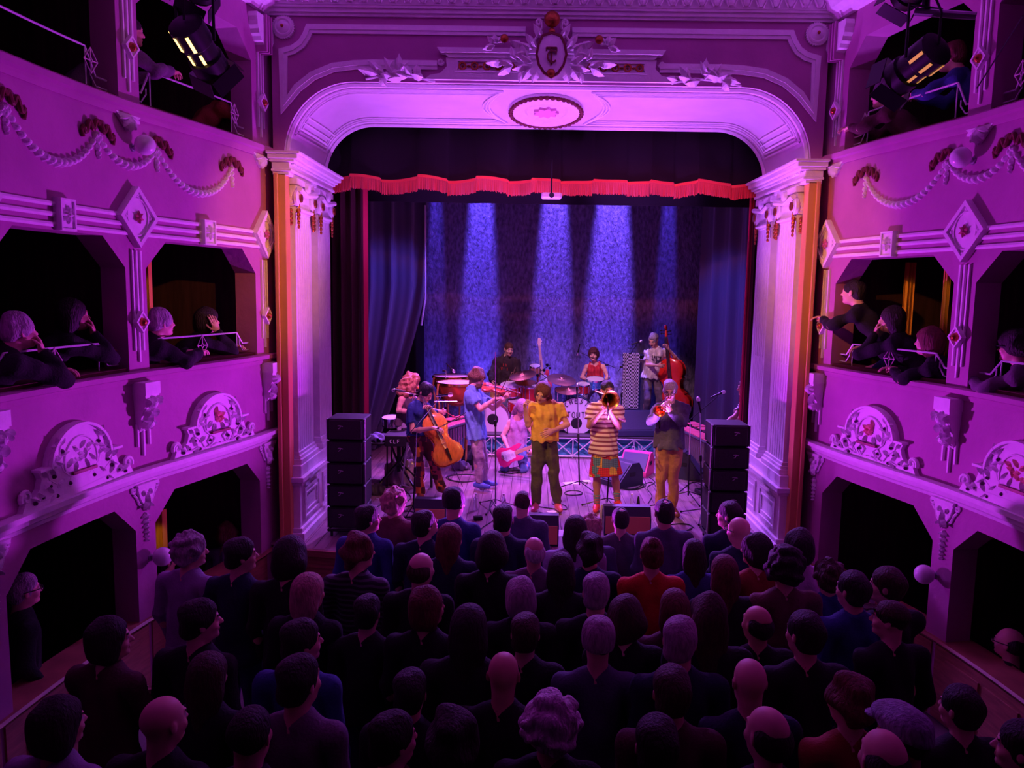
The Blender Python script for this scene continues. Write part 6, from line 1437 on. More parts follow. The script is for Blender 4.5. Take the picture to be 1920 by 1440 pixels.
# drums
t_head = [None]
def drum(name, lab, c, r, h, ax, shell, head=None, lugs=8, group=None, hoop=None):
    c = Vector(c); ax = Vector(ax).normalized(); t = thing(name, lab, 'drum', c, group); A_ = align(c, c+ax)
    mb = MB(); mb.lathe([(r*.98, -h/2), (r, -h/2), (r, h/2), (r*.98, h/2)], A_, 32, cap=False); mb.build('shell', shell, t, smooth=True)
    mb = MB(); mb.lathe([(r*.98, h/2+.004), (.001, h/2+.006)], A_, 32); mb.build('drumhead', head or mat('drumhead', (.82, .78, .8), .5), t)
    t_head[0] = [q for q in t.children if q.name.startswith('drumhead')][0]
    for z in (-1, 1):
        mb = MB(); mb.lathe([(r*1.0, z*h/2-.012), (r*1.035, z*h/2-.012), (r*1.035, z*h/2+.012), (r*1.0, z*h/2+.012)], A_, 32, cap=False); mb.build('hoop', hoop or M_CHROME, t, smooth=True)
    for k in range(lugs):
        a = 2*PI*k/lugs; mb = MB(); mb.tube([A_ @ Vector((math.cos(a)*r*1.04, math.sin(a)*r*1.04, -h*.42)), A_ @ Vector((math.cos(a)*r*1.04, math.sin(a)*r*1.04, h*.42))], .006, 5); mb.build('tension_rod', M_CHROME, t)
    return t, A_
def cymbal(lab, c, r, ax, base_z, m=None):
    c = Vector(c); t = thing('cymbal', lab, 'cymbal', c); A_ = align(c, c+Vector(ax))
    mb = MB(); mb.lathe([(r, -.01), (r*.6, .008), (r*.22, .02), (r*.18, .035), (.01, .045), (.01, .038), (r*.17, .028), (r*.6, .003), (r, -.014)], A_, 36, cap=False); mb.build('plate', m or M_CYM, t, smooth=True)
    mb = MB(); mb.tube([c+Vector((0, 0, .07)), Vector((c.x, c.y+.02, base_z+.15))], .010, 6); mb.build('stand_pole', M_CHROME, t)
    for k in range(3): a = .5+2*PI*k/3; mb = MB(); mb.tube([Vector((c.x, c.y+.02, base_z+.3)), Vector((c.x+math.cos(a)*.22, c.y+.02+math.sin(a)*.22, base_z+.01))], .009, 5); mb.build('leg', M_CHROME, t)
M_BLUESP = mat('blue_sparkle', (.03, .12, .35), .25, .4, color2=(.2, .5, .8), scale=60); M_REDSH = mat('red_drum_shell', (.60, .03, .03), .22, .3, coat=.5)
GR = 'drums of the two kits'
def bass_drum(lab, c, r, depth, shell, ring, text=None, dark=None):
    t, A_ = drum('bass_drum', lab, c, r, depth, (0, -1, .03), shell, mat('bass_drum_head', (.80, .76, .80), .5), 10, None, ring); c = Vector(c)
    fz = c.y-depth/2-.012; fn = lambda x, z, d: Vector((c.x+x, fz-d, c.z+z))
    if dark: mb = MB(); mb.lathe([(.10, 0), (.08, .004), (.001, .004)], align((c.x+dark[0], fz, c.z+dark[1]), (c.x+dark[0], fz-1, c.z+dark[1])), 24); mb.build('port_hole', M_BLACK, t_head[0])
    if text:
        mb = MB(); arc, line = text; n = len(arc)
        for k, ch in enumerate(arc):
            a = PI*.93-(PI*.86)*k/(n-1); R = r*.72; ca, sa = math.cos(a), math.sin(a)
            for s_ in glyph(ch, -.035, 0, .085, 0): mb.strip([(ca*(R+q)+sa*(p), sa*(R+q)-ca*(p)) for p, q in s_], .011, .002, fn, .001)
        w_ = .085; x = -w_*len(line)/2
        for ch in line:
            for s_ in glyph(ch, x, -.02, .10, 0): mb.strip(s_, .013, .002, fn, .001)
            x += w_
        mb.build('lettering', M_BLACK, t_head[0])
    return t
bass_drum('blue sparkle bass drum with white lettered front head on the riser', P(1080, 778, 14.0), .34, .38, M_BLUESP, M_BLACK, ('ORCHESTRE', '-TOUT-'), (-.0, -.12))
bass_drum('bass drum with plain white front head and dark port, left kit', P(925, 785, 13.95), .29, .36, M_REDSH, M_CHROME, None, (.0, .02))
drum('tom_drum', 'blue sparkle floor tom left of the lettered bass drum', P(1060, 745, 14.2), .20, .30, (0, -.15, 1), M_BLUESP)
drum('snare_drum', 'blue sparkle snare drum in front of the woman in the red vest', P(1116, 718, 14.45), .17, .15, (0, -.2, 1), M_BLUESP)
drum('tom_drum', 'small red tom drum beside the blue snare', P(1093, 728, 14.3), .13, .16, (0, -.2, 1), M_REDSH)
drum('snare_drum', 'red snare drum in front of the drummer in black', P(957, 730, 14.2), .19, .18, (0, -.25, 1), M_REDSH)
drum('floor_tom', 'deep red floor tom beside the red snare', P(993, 742, 14.3), .18, .36, (0, -.1, 1), M_REDSH)
drum('tom_drum', 'red tom drum low beside the left bass drum', P(966, 760, 14.1), .13, .18, (0, -.3, 1), M_REDSH)
drum('bongo', 'small hand drum among the clamps above the cymbals', P(1003, 692, 14.6), .10, .13, (0, -.3, 1), mat('bongo_wood', (.6, .3, .15), .5))
drum('snare_drum', 'small white-headed snare drum behind the cellist at the left', P(734, 790, 12.0), .15, .12, (0, -.1, 1), M_CHROME)
cymbal('large reddish ride cymbal right of the floor tom', P(1053, 711, 14.1), .27, (.12, -.3, 1), 1.50)
cymbal('crash cymbal in front of the drummer in black', P(980, 703, 14.0), .25, (-.2, -.25, 1), 1.50)
cymbal('hi-hat cymbal below the crash cymbal', P(985, 716, 14.05), .19, (.0, -.2, 1), 1.50)
cymbal('flat pink-lit cymbal lowest by the blue floor tom', P(1065, 731, 13.85), .22, (0, -.25, 1), 1.50)
for lab, a, b in (('drumstick held upright by the drummer in black', P(958, 712, 14.6), P(966, 690, 14.4)), ('drumstick lying over the red snare', P(953, 714, 14.5), P(960, 698, 14.4)), ('drumstick in the right hand of the drum kit singer', P(1104, 713, 14.6), P(1098, 700, 14.4))):
    mb = MB(); mb.tube([a, b], [.008, .005], 6); mb.ball(b, .008, 6, 5); tag(mb.build('drumstick', mat('maple', (.75, .5, .25), .5)), lab, 'drumstick', 'drumsticks')
# percussion clamp rack
t = thing('percussion_rack', 'chrome rack of clamps and small percussion above the left kit', 'rack', P(1010, 700, 14.6)); mb = MB()
for a, b in (((995, 708), (1032, 684)), ((1000, 690), (1030, 712)), ((1012, 726), (1014, 676)), ((1002, 720), (1040, 700))): mb.tube([P(a[0], a[1], 14.6), P(b[0], b[1], 14.6)], .009, 6)
q = P(1013, 726, 14.6); mb.tube([q, (q.x, q.y, 1.51)], .011, 6); mb.build('arms', M_CHROME, t)
for px, py, r in ((1026, 684, .03), (1031, 690, .025), (1020, 694, .03), (1008, 704, .03)): mb = MB(); mb.ball(P(px, py, 14.55), r, 8, 6); mb.build('clamp', M_METAL, t)
# timpani
def timpano(lab, c, r):
    c = Vector(c); t = thing('timpano', lab, 'timpano', (c.x, c.y, 1.1), 'timpani at the left')
    mb = MB(); prof = [(r, 0), (r*.99, -.05), (r*.93, -r*.45), (r*.75, -r*.8), (r*.42, -r*1.05), (.05, -r*1.15)]; mb.lathe([(p, z) for p, z in prof], Matrix.Translation(c), 32); mb.build('kettle', mat('copper_kettle', (.55, .13, .05), .25, .7), t, smooth=True)
    mb = MB(); mb.lathe([(r*.99, .01), (.001, .015)], Matrix.Translation(c), 32); mb.build('drumhead', mat('calf_head', (.80, .62, .55), .5), t); mb = MB(); mb.lathe([(r*.98, -.02), (r*1.05, -.02), (r*1.05, .02), (r*.98, .02)], Matrix.Translation(c), 32, cap=False); mb.build('hoop', M_BRASS, t, smooth=True)
    for k in range(4):
        a = .6+PI*k/2; mb = MB(); ca, sa = math.cos(a), math.sin(a); mb.tube([c+Vector((ca*r*1.06, sa*r*1.06, 0)), c+Vector((ca*r*1.12, sa*r*1.12, -.2)), c+Vector((ca*r*1.0, sa*r*1.0, -r*1.0)), Vector((c.x+ca*r*.9, c.y+sa*r*.9, 1.12))], .018, 6); mb.build('strut', mat('amber_frame', (.75, .38, .12), .35, .5), t)
timpano('rear copper timpano with pale head left of the violinist', P(846, 706, 13.9), .33); timpano('front copper timpano with pale head left of the violinist', P(858, 718, 13.1), .35)
# marimbas
def marimba(lab, a, b, z, w0, w1, nb):
    """a,b ends (low, high)"""
    a, b = Vector(a), Vector(b); L = (b-a).length; d = (b-a).normalized(); n = Vector((-d.y, d.x, 0)); 
    if n.y > 0: n = -n
    t = thing('marimba', lab, 'marimba', (a+b)/2*1.0-Vector((0, 0, z-1.1)))
    barm = mat('rosewood_bar', (.55, .10, .14), .35)
    for row in (0, 1):
        for k in range(nb):
            if row and k % 7 in (2, 6): continue
            u = (k+.5+(.5 if row else 0))/nb; w_ = w0+(w1-w0)*u; c = a+d*L*u+n*((w_*.42) if not row else -(w_*.30))+Vector((0, 0, .02+.03*row)); mb = MB()
            M = Matrix(((d.x, n.x, 0, c.x), (d.y, n.y, 0, c.y), (0, 0, 1, c.z), (0, 0, 0, 1))); mb.bbox((0, 0, 0), (L/nb*.82, w_*.62, .02), .004, M); mb.build('bar', barm, t)
            if u < 1: mb = MB(); h = .50-.34*u if row == 0 else .45-.32*u; mb.tube([c-Vector((0, 0, .05)), c-Vector((0, 0, .05+h))], L/nb*.38, 10); mb.build('resonator', mat('resonator_metal', (.30, .26, .34), .3, .8), t)
    for s_, nm_ in ((1, 'front_rail'), (-1, 'rear_rail')):
        mb = MB(); mb.tube([a+n*(w0*.78*s_)+Vector((0, 0, -.0)), b+n*(w1*.78*s_)], .022, 6); mb.build(nm_, M_BLACK, t)
    for p, w_ in ((a, w0), (b, w1)):
        for s_ in (-1, 1): mb = MB(); q = p+n*(w_*.75*s_); mb.tube([q, (q.x, q.y, 1.12)], .02, 6); mb.build('leg', M_BLACK, t)
a = P(782, 795, 11.3); a.z = 1.93; b = P(872, 775, 12.4); b.z = 1.93
marimba('marimba in front of the curly-haired woman at the left', a, b, 1.93, .36, .22, 16)
a = P(1284, 803, 12.3); a.z = 1.93; b = P(1362, 822, 10.9); b.z = 1.93
marimba('marimba with red bars at the right of the stage', b, a, 1.93, .36, .30, 20)
for lab, p, q in (('red-headed mallet held over the left marimba', P(834, 771, 11.8), P(850, 781, 11.6)), ('mallet held over the right marimba', P(1355, 796, 11.3), P(1343, 806, 11.1))):
    mb = MB(); mb.tube([p, q], .004, 5); mb.ball(q, .018, 8, 6); tag(mb.build('mallet', mat('red_yarn', (.7, .1, .1), .9)), lab, 'mallet', 'mallets')
# ------------------------------------------------------------------ loudspeakers, monitors, clutter
def line_stack(side):
    xa, xb, ya = ((610, 684, 785) if side < 0 else (1336, 1410, 797)); y0 = 8.85
    A_ = P(xa, ya, y0); B_ = P(xb, ya, y0); w_ = (B_.x-A_.x)-.03; cx = (A_.x+B_.x)/2; zt = (A_.z+B_.z)/2; h = .265; n = 5
    for k in range(n):
        z = zt-h*(k+.5); t = thing('line_array_speaker', '%s of the five black speaker cabinets stacked on the %s of the stage' % (('topmost', 'second from top', 'middle', 'second from bottom', 'lowest')[k], sidename(side)), 'loudspeaker', (cx, y0+.2, z-h/2), 'stacked line array cabinets')
        mb = MB(); e = .02 if k == 0 else 0; mb.bbox((cx, y0+.23, z), (w_, .42, h-.012), .012); mb.build('cabinet', M_BLACK, t)
        mb = MB(); mb.bbox((cx, y0+.012, z), (w_-.05, .02, h-.04), .006); mb.build('grille', mat('grille_mesh', (.018, .018, .02), .6, bump=.6, bscale=300), t); gl = [q for q in t.children if q.name.startswith('grille')][-1]
        mb = MB(); lx = cx-side*-.06*1.0 if side > 0 else cx-.06; fn = lambda x, zz, d: Vector((lx+x*.8, y0+.001-d, z+.02+zz*.8))
        mb.strip([(-.035, .03), (-.005, .034), (.04, .022)], .012, .004, fn); mb.strip([(.005, .03), (.0, .01), (-.012, -.005), (-.03, -.012)], .010, .004, fn); mb.build('logo', mat('logo_grey', (.5, .5, .5) if k == 0 else (.12, .12, .12), .5), gl)
        for s_ in (-1, 1): mb = MB(); mb.bbox((cx+s_*(w_/2+.006), y0+.05, z), (.014, .05, h-.02), .004); mb.build('rigging_plate', M_STEEL, t)
    zb = zt-h*n; t = thing('speaker_dolly', 'low black metal frame under the %s speaker stack' % sidename(side), 'frame', (cx, y0+.2, 1.1), 'frames under the speaker stacks'); mb = MB()
    for yy in (y0+.03, y0+.42): mb.tube([(cx-w_/2, yy, zb-.02), (cx+w_/2, yy, zb-.02)], .018, 6)
    for s_ in (-1, 1): mb.tube([(cx+s_*w_/2, y0+.03, zb-.02), (cx+s_*w_/2, y0+.42, zb-.02)], .018, 6)
    mb.build('frame', M_METAL, t)
    for s_ in (-1, 1):
        for yy in (y0+.05, y0+.40): mb = MB(); mb.tube([(cx+s_*w_*.42, yy, zb-.02), (cx+s_*w_*.42, yy, 1.10)], .016, 6); mb.build('leg', M_METAL, t)
for side in (-1, 1): line_stack(side)
def wedge(lab, c, w_, d, h, rz, body, grille, cat='stage monitor', slope=.55):
    """floor monitor: grille on the slanting side facing local -Y"""
    M = Matrix.Translation(Vector(c)) @ Matrix.Rotation(rz, 4, 'Z'); t = thing('stage_monitor', lab, cat, c)
    pr = [(-d/2, 0), (d/2, 0), (d/2, h*.62), (d/2-h*.25, h), (d*.02, h), (-d/2, h*.22)]
    vs = [M @ Vector((-w_/2, y, z)) for y, z in pr]+[M @ Vector((w_/2, y, z)) for y, z in pr]; n = len(pr); mb = MB()
    mb.add(vs, [tuple(range(n)), tuple(reversed(range(n, 2*n)))]+[(i, (i+1) % n, n+(i+1) % n, n+i) for i in range(n)]); mb.build('cabinet', body, t)
    a, b = Vector((0, pr[5][0], pr[5][1])), Vector((0, pr[4][0], pr[4][1])); u = (b-a).normalized(); nn = Vector((0, -u.z, u.y)); mid = (a+b)/2; L = (b-a).length
    G = M @ Matrix(((1, u.x, nn.x, mid.x), (0, u.y, nn.y, mid.y), (0, u.z, nn.z, mid.z), (0, 0, 0, 1))); mb = MB(); mb.bbox((0, 0, .004), (w_-.05, L-.04, .014), .004, G); mb.build('grille', grille, t)
    for s_ in (-1, 1): mb = MB(); mb.bbox((s_*(w_/2+.002), d*.05, h*.55), (.008, .12, .06), .004, M); mb.build('handle', M_BLACK, t)
    return t
GB = mat('monitor_black', (.02, .022, .035), .45); GG = mat('monitor_grille', (.05, .05, .09), .6, bump=.5, bscale=200); GBR = mat('monitor_back_lit_tan', (.72, .38, .14), .6)
def backwedge(lab, x0, x1, ytop, ybot):
    a = PZ((x0+x1)/2, ybot, 1.1); Y = max(a.y, 8.5); xa, xb = P(x0, ybot, Y).x, P(x1, ybot, Y).x
    wedge(lab, ((xa+xb)/2, Y+.2, 1.105), xb-xa, .42, .34, PI, GB, GG)
    t_ = [o for o in COL.objects if o.name.startswith('stage_monitor')][-1]
    mb = MB(); mb.bbox(((xa+xb)/2, Y-.012, 1.105+.13), (xb-xa-.03, .015, .22), .004); mb.build('lit_rear_panel', GBR, t_)  # warm light on the black monitor's back, painted as a tan panel
backwedge('tan-lit floor monitor at the stage edge before the cellist', 776, 836, 945, 990)
backwedge('tan-lit floor monitor at the stage edge before the woman in yellow', 988, 1047, 965, 1024)
backwedge('tan-lit floor monitor at the stage edge between trombone and horn', 1132, 1220, 955, 1005)
p = Vector((P(1187, 805, 13.75).x, 13.75, 1.51)); wedge('large blue-black monitor lying on the riser right of the drums', p, .66, .42, .42, .15, mat('monitor_blue', (.04, .05, .10), .5), GG)
p = PZ(1165, 908, 1.1); wedge('black floor monitor behind the trombonist', p, .42, .50, .36, -.9, GB, GG)
p = PZ(1289, 895, 1.1); wedge('black monitor in front of the right marimba', p, .40, .5, .44, 1.1, GB, GG)
p = PZ(885, 868, 1.1); wedge('small dark monitor behind the violinist', p, .26, .3, .28, -.5, GB, GG)
p = PZ(1193, 888, 1.1); wedge('pink guitar amplifier tilted back with a grey grille', p, .46, .44, .36, -.45, mat('pink_tolex', (.85, .06, .25), .5), mat('grey_grille', (.10, .09, .16), .7), cat='amplifier')
# bass amplifier stack with patterned scarf
bx0, bx1 = P(1196, 700, 15.4).x, P(1216, 700, 15.4).x
t = thing('bass_amplifier', 'dark bass amplifier stack behind the patterned scarf on the riser', 'amplifier', ((bx0+bx1)/2, 15.5, 1.50)); mb = MB(); w_ = .5; cx = bx0+.0
mb.bbox((cx, 15.6, 1.50+.45), (w_, .38, .88), .01); mb.build('cabinet', M_BLACK, t); mb = MB(); mb.bbox((cx, 15.6, 2.30+.22), (w_, .36, .40), .01); mb.build('upper_cabinet', mat('amp_brown', (.12, .06, .07), .6), t)
mb = MB(); mb.bbox((cx, 15.40, 1.50+.45), (w_-.06, .015, .8), .004); mb.build('grille', GG, t); mb = MB(); mb.bbox((cx-.05, 15.6, 2.76), (.46, .3, .09), .008); mb.build('amplifier_head', M_METAL, t)
xs0, xs1 = P(1168, 700, 15.2).x, P(1196, 700, 15.2).x
M_SCARF = mat('scarf_pattern', (.72, .68, .78), .8, color2=(.03, .02, .05), pattern='check', scale=29)
o = drape('scarf', M_SCARF, ln((xs0, 15.25), (xs1+.03, 15.22)), 1.75, P(1180, 662, 15.2).z, 30, 8, .02, 2, seed=8); tag(o, 'black and white checked scarf hanging down beside the bass amplifier', 'scarf')
# left: keyboard case, stand, table, bag
t = thing('flight_case', 'black flight case with white letters on its stand at the left', 'case', P(748, 820, 11.2)); c = P(748, 822, 11.2); mb = MB(); mb.bbox(c, (.34, .45, .16), .01); mb.build('box', M_BLACK, t)
mb = MB(); fn = lambda x, z, d: Vector((c.x+x, 11.2-.232-d, c.z+z))
x = -.09
for ch in 'CLF':
    for s_ in glyph(ch, x, -.025, .05, 0): mb.strip(s_, .008, .003, fn)
    x += .055
mb.build('lettering', M_WHITE, t)
for k, (dx, dz) in enumerate(((-.17, .08), (.17, .08), (-.17, -.08), (.17, -.08))): mb = MB(); mb.tube([c+Vector((dx, -.225, dz)), c+Vector((dx, .225, dz))], .007, 5); mb.build('edge_trim', M_STEEL, t)
t = thing('keyboard_stand', 'black folding cross stand under the flight case', 'stand', (c.x, c.y, 1.1))
for k, (a, b) in enumerate((((-.32, -.3), (.12, .0)), ((.32, -.3), (-.12, 0)), ((-.32, .2), (.0, .1)), ((.32, .2), (0, .1)))):
    mb = MB(); mb.tube([(c.x+a[0], c.y+a[1], 1.115), (c.x+b[0]*.2, c.y, 1.50), (c.x+b[0], c.y, c.z-.09)], .018, 6); mb.build('leg', M_METAL, t)
mb = MB(); mb.tube([(c.x, c.y, 1.35), (c.x, c.y, c.z-.09)], .03, 8); mb.build('post', M_METAL, t)
tb = P(710, 828, 11.3); t = thing('side_table', 'small table with a rumpled blue cloth at the left curtain', 'table', (tb.x, tb.y, 1.1)); mb = MB(); mb.bbox((tb.x, tb.y, tb.z), (.36, .4, .03), .005); mb.build('tabletop', M_BLACK, t)
for sx in (-1, 1):
    for sy in (-1, 1): mb = MB(); mb.tube([(tb.x+sx*.16, tb.y+sy*.18, tb.z), (tb.x+sx*.16, tb.y+sy*.18, 1.11)], .012, 6); mb.build('leg', M_METAL, t)
def heap(name, lab, c, r, m, seed, cat, noise=.02):
    R_ = random.Random(seed); F = Field()
    for k in range(7): F.ell(V(*c)+V(R_.uniform(-.5, .5)*r[0], R_.uniform(-.5, .5)*r[1], r[2]*.35), (V(1, 0, 0), V(0, 1, 0), V(0, 0, 1)), V(r[0]*.6, r[1]*.6, r[2]*R_.uniform(.45, .7)), .04)
    F.half(V(*c), V(0, 0, -1)); lo, hi = F.bounds(); v, f = nets(F.grid(lo, hi, .012, fold(noise, 1.5, seed)), lo, .012); o = bpy.data.objects.new(name, mesh_np(name, v, f, [m])); COL.objects.link(o); return tag(o, lab, cat)
heap('cloth', 'crumpled blue cloth lying on the small table', (tb.x, tb.y, tb.z+.016), (.18, .18, .08), mat('slate_cloth', (.20, .20, .42), .7), 3, 'cloth')
p = fl(752, 912); heap('plastic_bag', 'grey shiny bag with orange reflections on the floor left of the cellist', (p.x, p.y+.15, 1.1), (.24, .18, .34), mat('shiny_bag', (.16, .15, .20), .18, color2=(.30, .20, .22), scale=6), 5, 'bag', .03)
p = fl(705, 925); heap('dark_bag', 'dark rumpled bag on the floor beside the left curtain', (p.x, p.y, 1.1), (.14, .14, .12), mat('dark_bag', (.03, .02, .03), .6), 6, 'bag')
p = fl(867, 880); heap('jacket', 'rolled jacket on the floor behind the cello', (p.x, p.y, 1.1), (.17, .10, .13), mat('jacket_grey', (.18, .16, .22), .8), 7, 'jacket')
p = fl(1340, 935); heap('dark_bag', 'dark bag on the floor among the cables at the right', (p.x, p.y, 1.1), (.2, .14, .12), mat('dark_bag', (.03, .02, .03), .6), 9, 'bag')
# bottles, papers, pedals
def bottle(px, py, lab, k=1.0):
    p = fl(px, py); t = thing('water_bottle', lab, 'bottle', p, 'water bottles on the stage'); mb = MB(); mb.lathe([(.03*k, 0), (.032*k, .01), (.030*k, .08), (.033*k, .12), (.030*k, .16), (.013*k, .2), (.013*k, .215)], Matrix.Translation(p), 14)
    m = mat('clear_plastic', (.85, .85, .9), .08); m.node_tree.nodes['Principled BSDF'].inputs['Transmission Weight'].default_value = .85; mb.build('bottle_body', m, t, smooth=True); mb = MB(); mb.lathe([(.015*k, .213), (.015*k, .235)], Matrix.Translation(p), 12); mb.build('cap', M_WHITE, t)
bottle(892, 957, 'water bottle on the stage left of the tall grey stand'); bottle(944, 958, 'water bottle on the stage right of the tall grey stand'); bottle(1184, 957, 'small water bottle with red cap behind the right floor monitor', .8); bottle(866, 837, 'water bottle at the riser edge behind the cello'); bottle(1211, 985, 'water bottle beside the right floor monitor')
def flatbox(name, lab, px, py, d, m, rz=0, cat='box'):
    p = fl(px, py); mb = MB(); mb.bbox((0, 0, d[2]/2+.001), d, .004); o = mb.build(name, m); o.location = p; o.rotation_euler = (0, 0, rz); tag(o, lab, cat); return o
flatbox('effects_pedal', 'small black effects box on the stage near the water bottles', 896, 975, (.11, .07, .05), M_METAL, .3, 'pedal'); flatbox('effects_pedal', 'little white box on the floor behind the trombonist legs', 1100, 905, (.12, .08, .03), M_WHITE, .2, 'pedal')
flatbox('set_list', 'white paper lying at the stage edge right of the middle monitor', 1058, 1000, (.30, .26, .003), mat('paper', (.85, .82, .9), .7), .02, 'paper'); flatbox('set_list', 'white paper on the floor left of the trombonist', 1070, 906, (.22, .14, .003), mat('paper', (.85, .82, .9), .7), .3, 'paper'); flatbox('set_list', 'small paper on the boards by the middle monitor', 1035, 960, (.12, .1, .003), mat('paper', (.85, .82, .9), .7), .6, 'paper')
flatbox('pedal_board', 'low pedal board on the floor at the right beside the marimba', 1325, 925, (.30, .2, .06), M_METAL, .3, 'pedal board')
p = fl(1189, 956); mb = MB(); mb.lathe([(.05, 0), (.05, .01), (.03, .03), (.012, .17), (.006, .18)], Matrix.Translation(p+Vector((.06, .05, 0))), 14); tag(mb.build('mute_cone', M_BLACK), 'dark cone standing behind the right floor monitor', 'cone')
# little pale wooden stick bundle at the trombonist's feet
mb = MB(); p = fl(1122, 990); 
for k in range(5): mb.tube([p+Vector((.012*k, .0, 0)), p+Vector((.03+.006*k, .0, .30))], .008, 6)
tag(mb.build('wooden_rattle', mat('pale_reed', (.75, .6, .55), .5)), 'bundle of pale striped sticks standing at the stage edge by the trombonist', 'stick bundle')
# cables
def cable(lab, pts, r=.006, m=None, seed=0, z=1.107):
    R_ = random.Random(seed); q = []; w_ = [fl(*a) for a in pts]
    for i in range(len(w_)-1):
        p0 = w_[max(0, i-1)]; p1 = w_[i]; p2 = w_[i+1]; p3 = w_[min(len(w_)-1, i+2)]
        for k in range(10): t_ = k/10; q.append(.5*((2*p1)+(p2-p0)*t_+(2*p0-5*p1+4*p2-p3)*t_*t_+(3*p1-3*p2+p3-p0)*t_**3))
    q.append(w_[-1]); mb = MB(); mb.tube([(a.x, a.y, z) for a in q], r, 6); tag(mb.build('cable', m or M_RUBBER, smooth=True), lab, 'cable', 'cables on the stage floor')
def loops(cx, cy, n, rx, ry, seed=0):
    R_ = random.Random(seed); return [(cx+rx*(.8+.3*R_.random())*math.cos(k*1.15), cy+ry*(.8+.3*R_.random())*math.sin(k*1.15)) for k in range(n)]
cable('coiled black cable behind the cellist feet', loops(870, 897, 16, 34, 8, 1)); cable('coiled black cable beside the pink amplifier', [(1200, 885)]+loops(1185, 910, 14, 24, 9, 2)); cable('looped black cable left of the violinist', loops(955, 885, 10, 20, 4, 3)+[(1000, 870)])
cable('cable trailing from the tall grey stand to the stage edge', [(929, 950), (922, 940), (919, 955), (925, 975), (905, 990), (890, 1010)]); cable('cable curving past the feet of the woman in yellow', [(1040, 930), (1036, 945), (1058, 948), (1062, 956), (1040, 955), (1005, 950)])
cable('looped cable in front of the right speaker stack', loops(1275, 990, 12, 26, 8, 4)); cable('cable run along the floor from pedal board to horn player', [(1330, 920), (1300, 905), (1270, 925), (1240, 930), (1222, 905), (1185, 920)]); cable('pale cable snaking at the right of the stage', [(1290, 893), (1310, 900), (1335, 898), (1350, 905)], .008, M_WHITE)
cable('cable across the boards left of the cellist', [(700, 955), (730, 940), (745, 950), (770, 935), (760, 920)]); cable('pale cable below the left curtain', [(700, 930), (720, 925), (735, 932), (722, 938), (705, 935)], .007, M_WHITE); cable('cable by the blue-lit microphone stand', loops(1075, 925, 8, 20, 5, 7)); cable('cable snaking between the horn player and the amplifier', [(1215, 945), (1222, 930), (1213, 915), (1228, 905), (1216, 895)])
cable('cable at the stage edge left', loops(760, 965, 9, 26, 6, 9)); cable('cable curling over the boards behind the middle monitor', [(960, 985), (975, 975), (990, 980), (1010, 962), (1030, 968)])
# ------------------------------------------------------------------ the audience
HC = dict(dark=(.018, .010, .010), brown=(.06, .025, .015), auburn=(.16, .04, .03), fair=(.55, .36, .25), grey=(.42, .38, .40), white=(.75, .70, .72), red=(.22, .05, .03))
CC = dict(black=(.010, .009, .012), navy=(.012, .018, .05), blue=(.03, .06, .22), slate=(.08, .09, .14), grey=(.10, .09, .11), lilac=(.30, .24, .36), red=(.60, .035, .02), rust=(.30, .06, .03), brown=(.16, .07, .06), maroon=(.08, .02, .03), white=(.6, .58, .62), denim=(.03, .05, .12), mauve=(.16, .10, .16), pale=(.30, .32, .42))
_bm, _tm, _lm, _hm, _sm = {}, {}, {}, {}, {}
def aud_pose(hy, arms, hp, seat):
    if not seat: return stand_pose(hy, arms, hp=hp)
    J = stand_pose(hy, 'down', hp=hp)      # seated, leaning on the rail
    J.update(pel=V(0, -.30, .50), neck=V(0, .13, .99), head=V(0, .19, 1.14), shL=V(-.178, .10, .93), shR=V(.178, .10, .93), hipL=V(-.09, -.30, .46), hipR=V(.09, -.30, .46), knL=V(-.12, -.06, .36), knR=V(.12, -.06, .36), anL=V(-.12, -.26, .09), anR=V(.12, -.26, .09), toeL=V(-.13, -.13, .04), toeR=V(.13, -.13, .04))
    if seat == 'rail': J.update(elL=V(-.24, .30, .80), elR=V(.24, .30, .80), wrL=V(-.05, .46, .86), wrR=V(.08, .50, .86), handL=dict(curl=.5, n=V(0, 0, -1)), handR=dict(curl=.5, n=V(0, 0, -1)))
    if seat == 'chinR': J.update(elL=V(-.24, .30, .80), elR=V(.17, .40, .80), wrL=V(-.05, .46, .84), wrR=V(.06, .31, 1.00), handL=dict(curl=.5, n=V(0, 0, -1)), handR=dict(curl=.7, d=V(-.2, -.1, 1), n=V(-.3, -1, 0)))
    if seat == 'chinL': J.update(elR=V(.24, .30, .80), elL=V(-.17, .40, .80), wrR=V(.05, .46, .84), wrL=V(-.06, .31, 1.00), handR=dict(curl=.5, n=V(0, 0, -1)), handL=dict(curl=.7, d=V(.2, -.1, 1), n=V(.3, -1, 0)))
    if seat == 'cheek': J.update(elL=V(-.24, .30, .80), elR=V(.19, .38, .82), wrL=V(-.05, .46, .86), wrR=V(.13, .24, 1.04), handL=dict(curl=.5, n=V(0, 0, -1)), handR=dict(curl=.15, d=V(-.1, -.25, 1), n=V(-1, -.2, 0)))
    return J
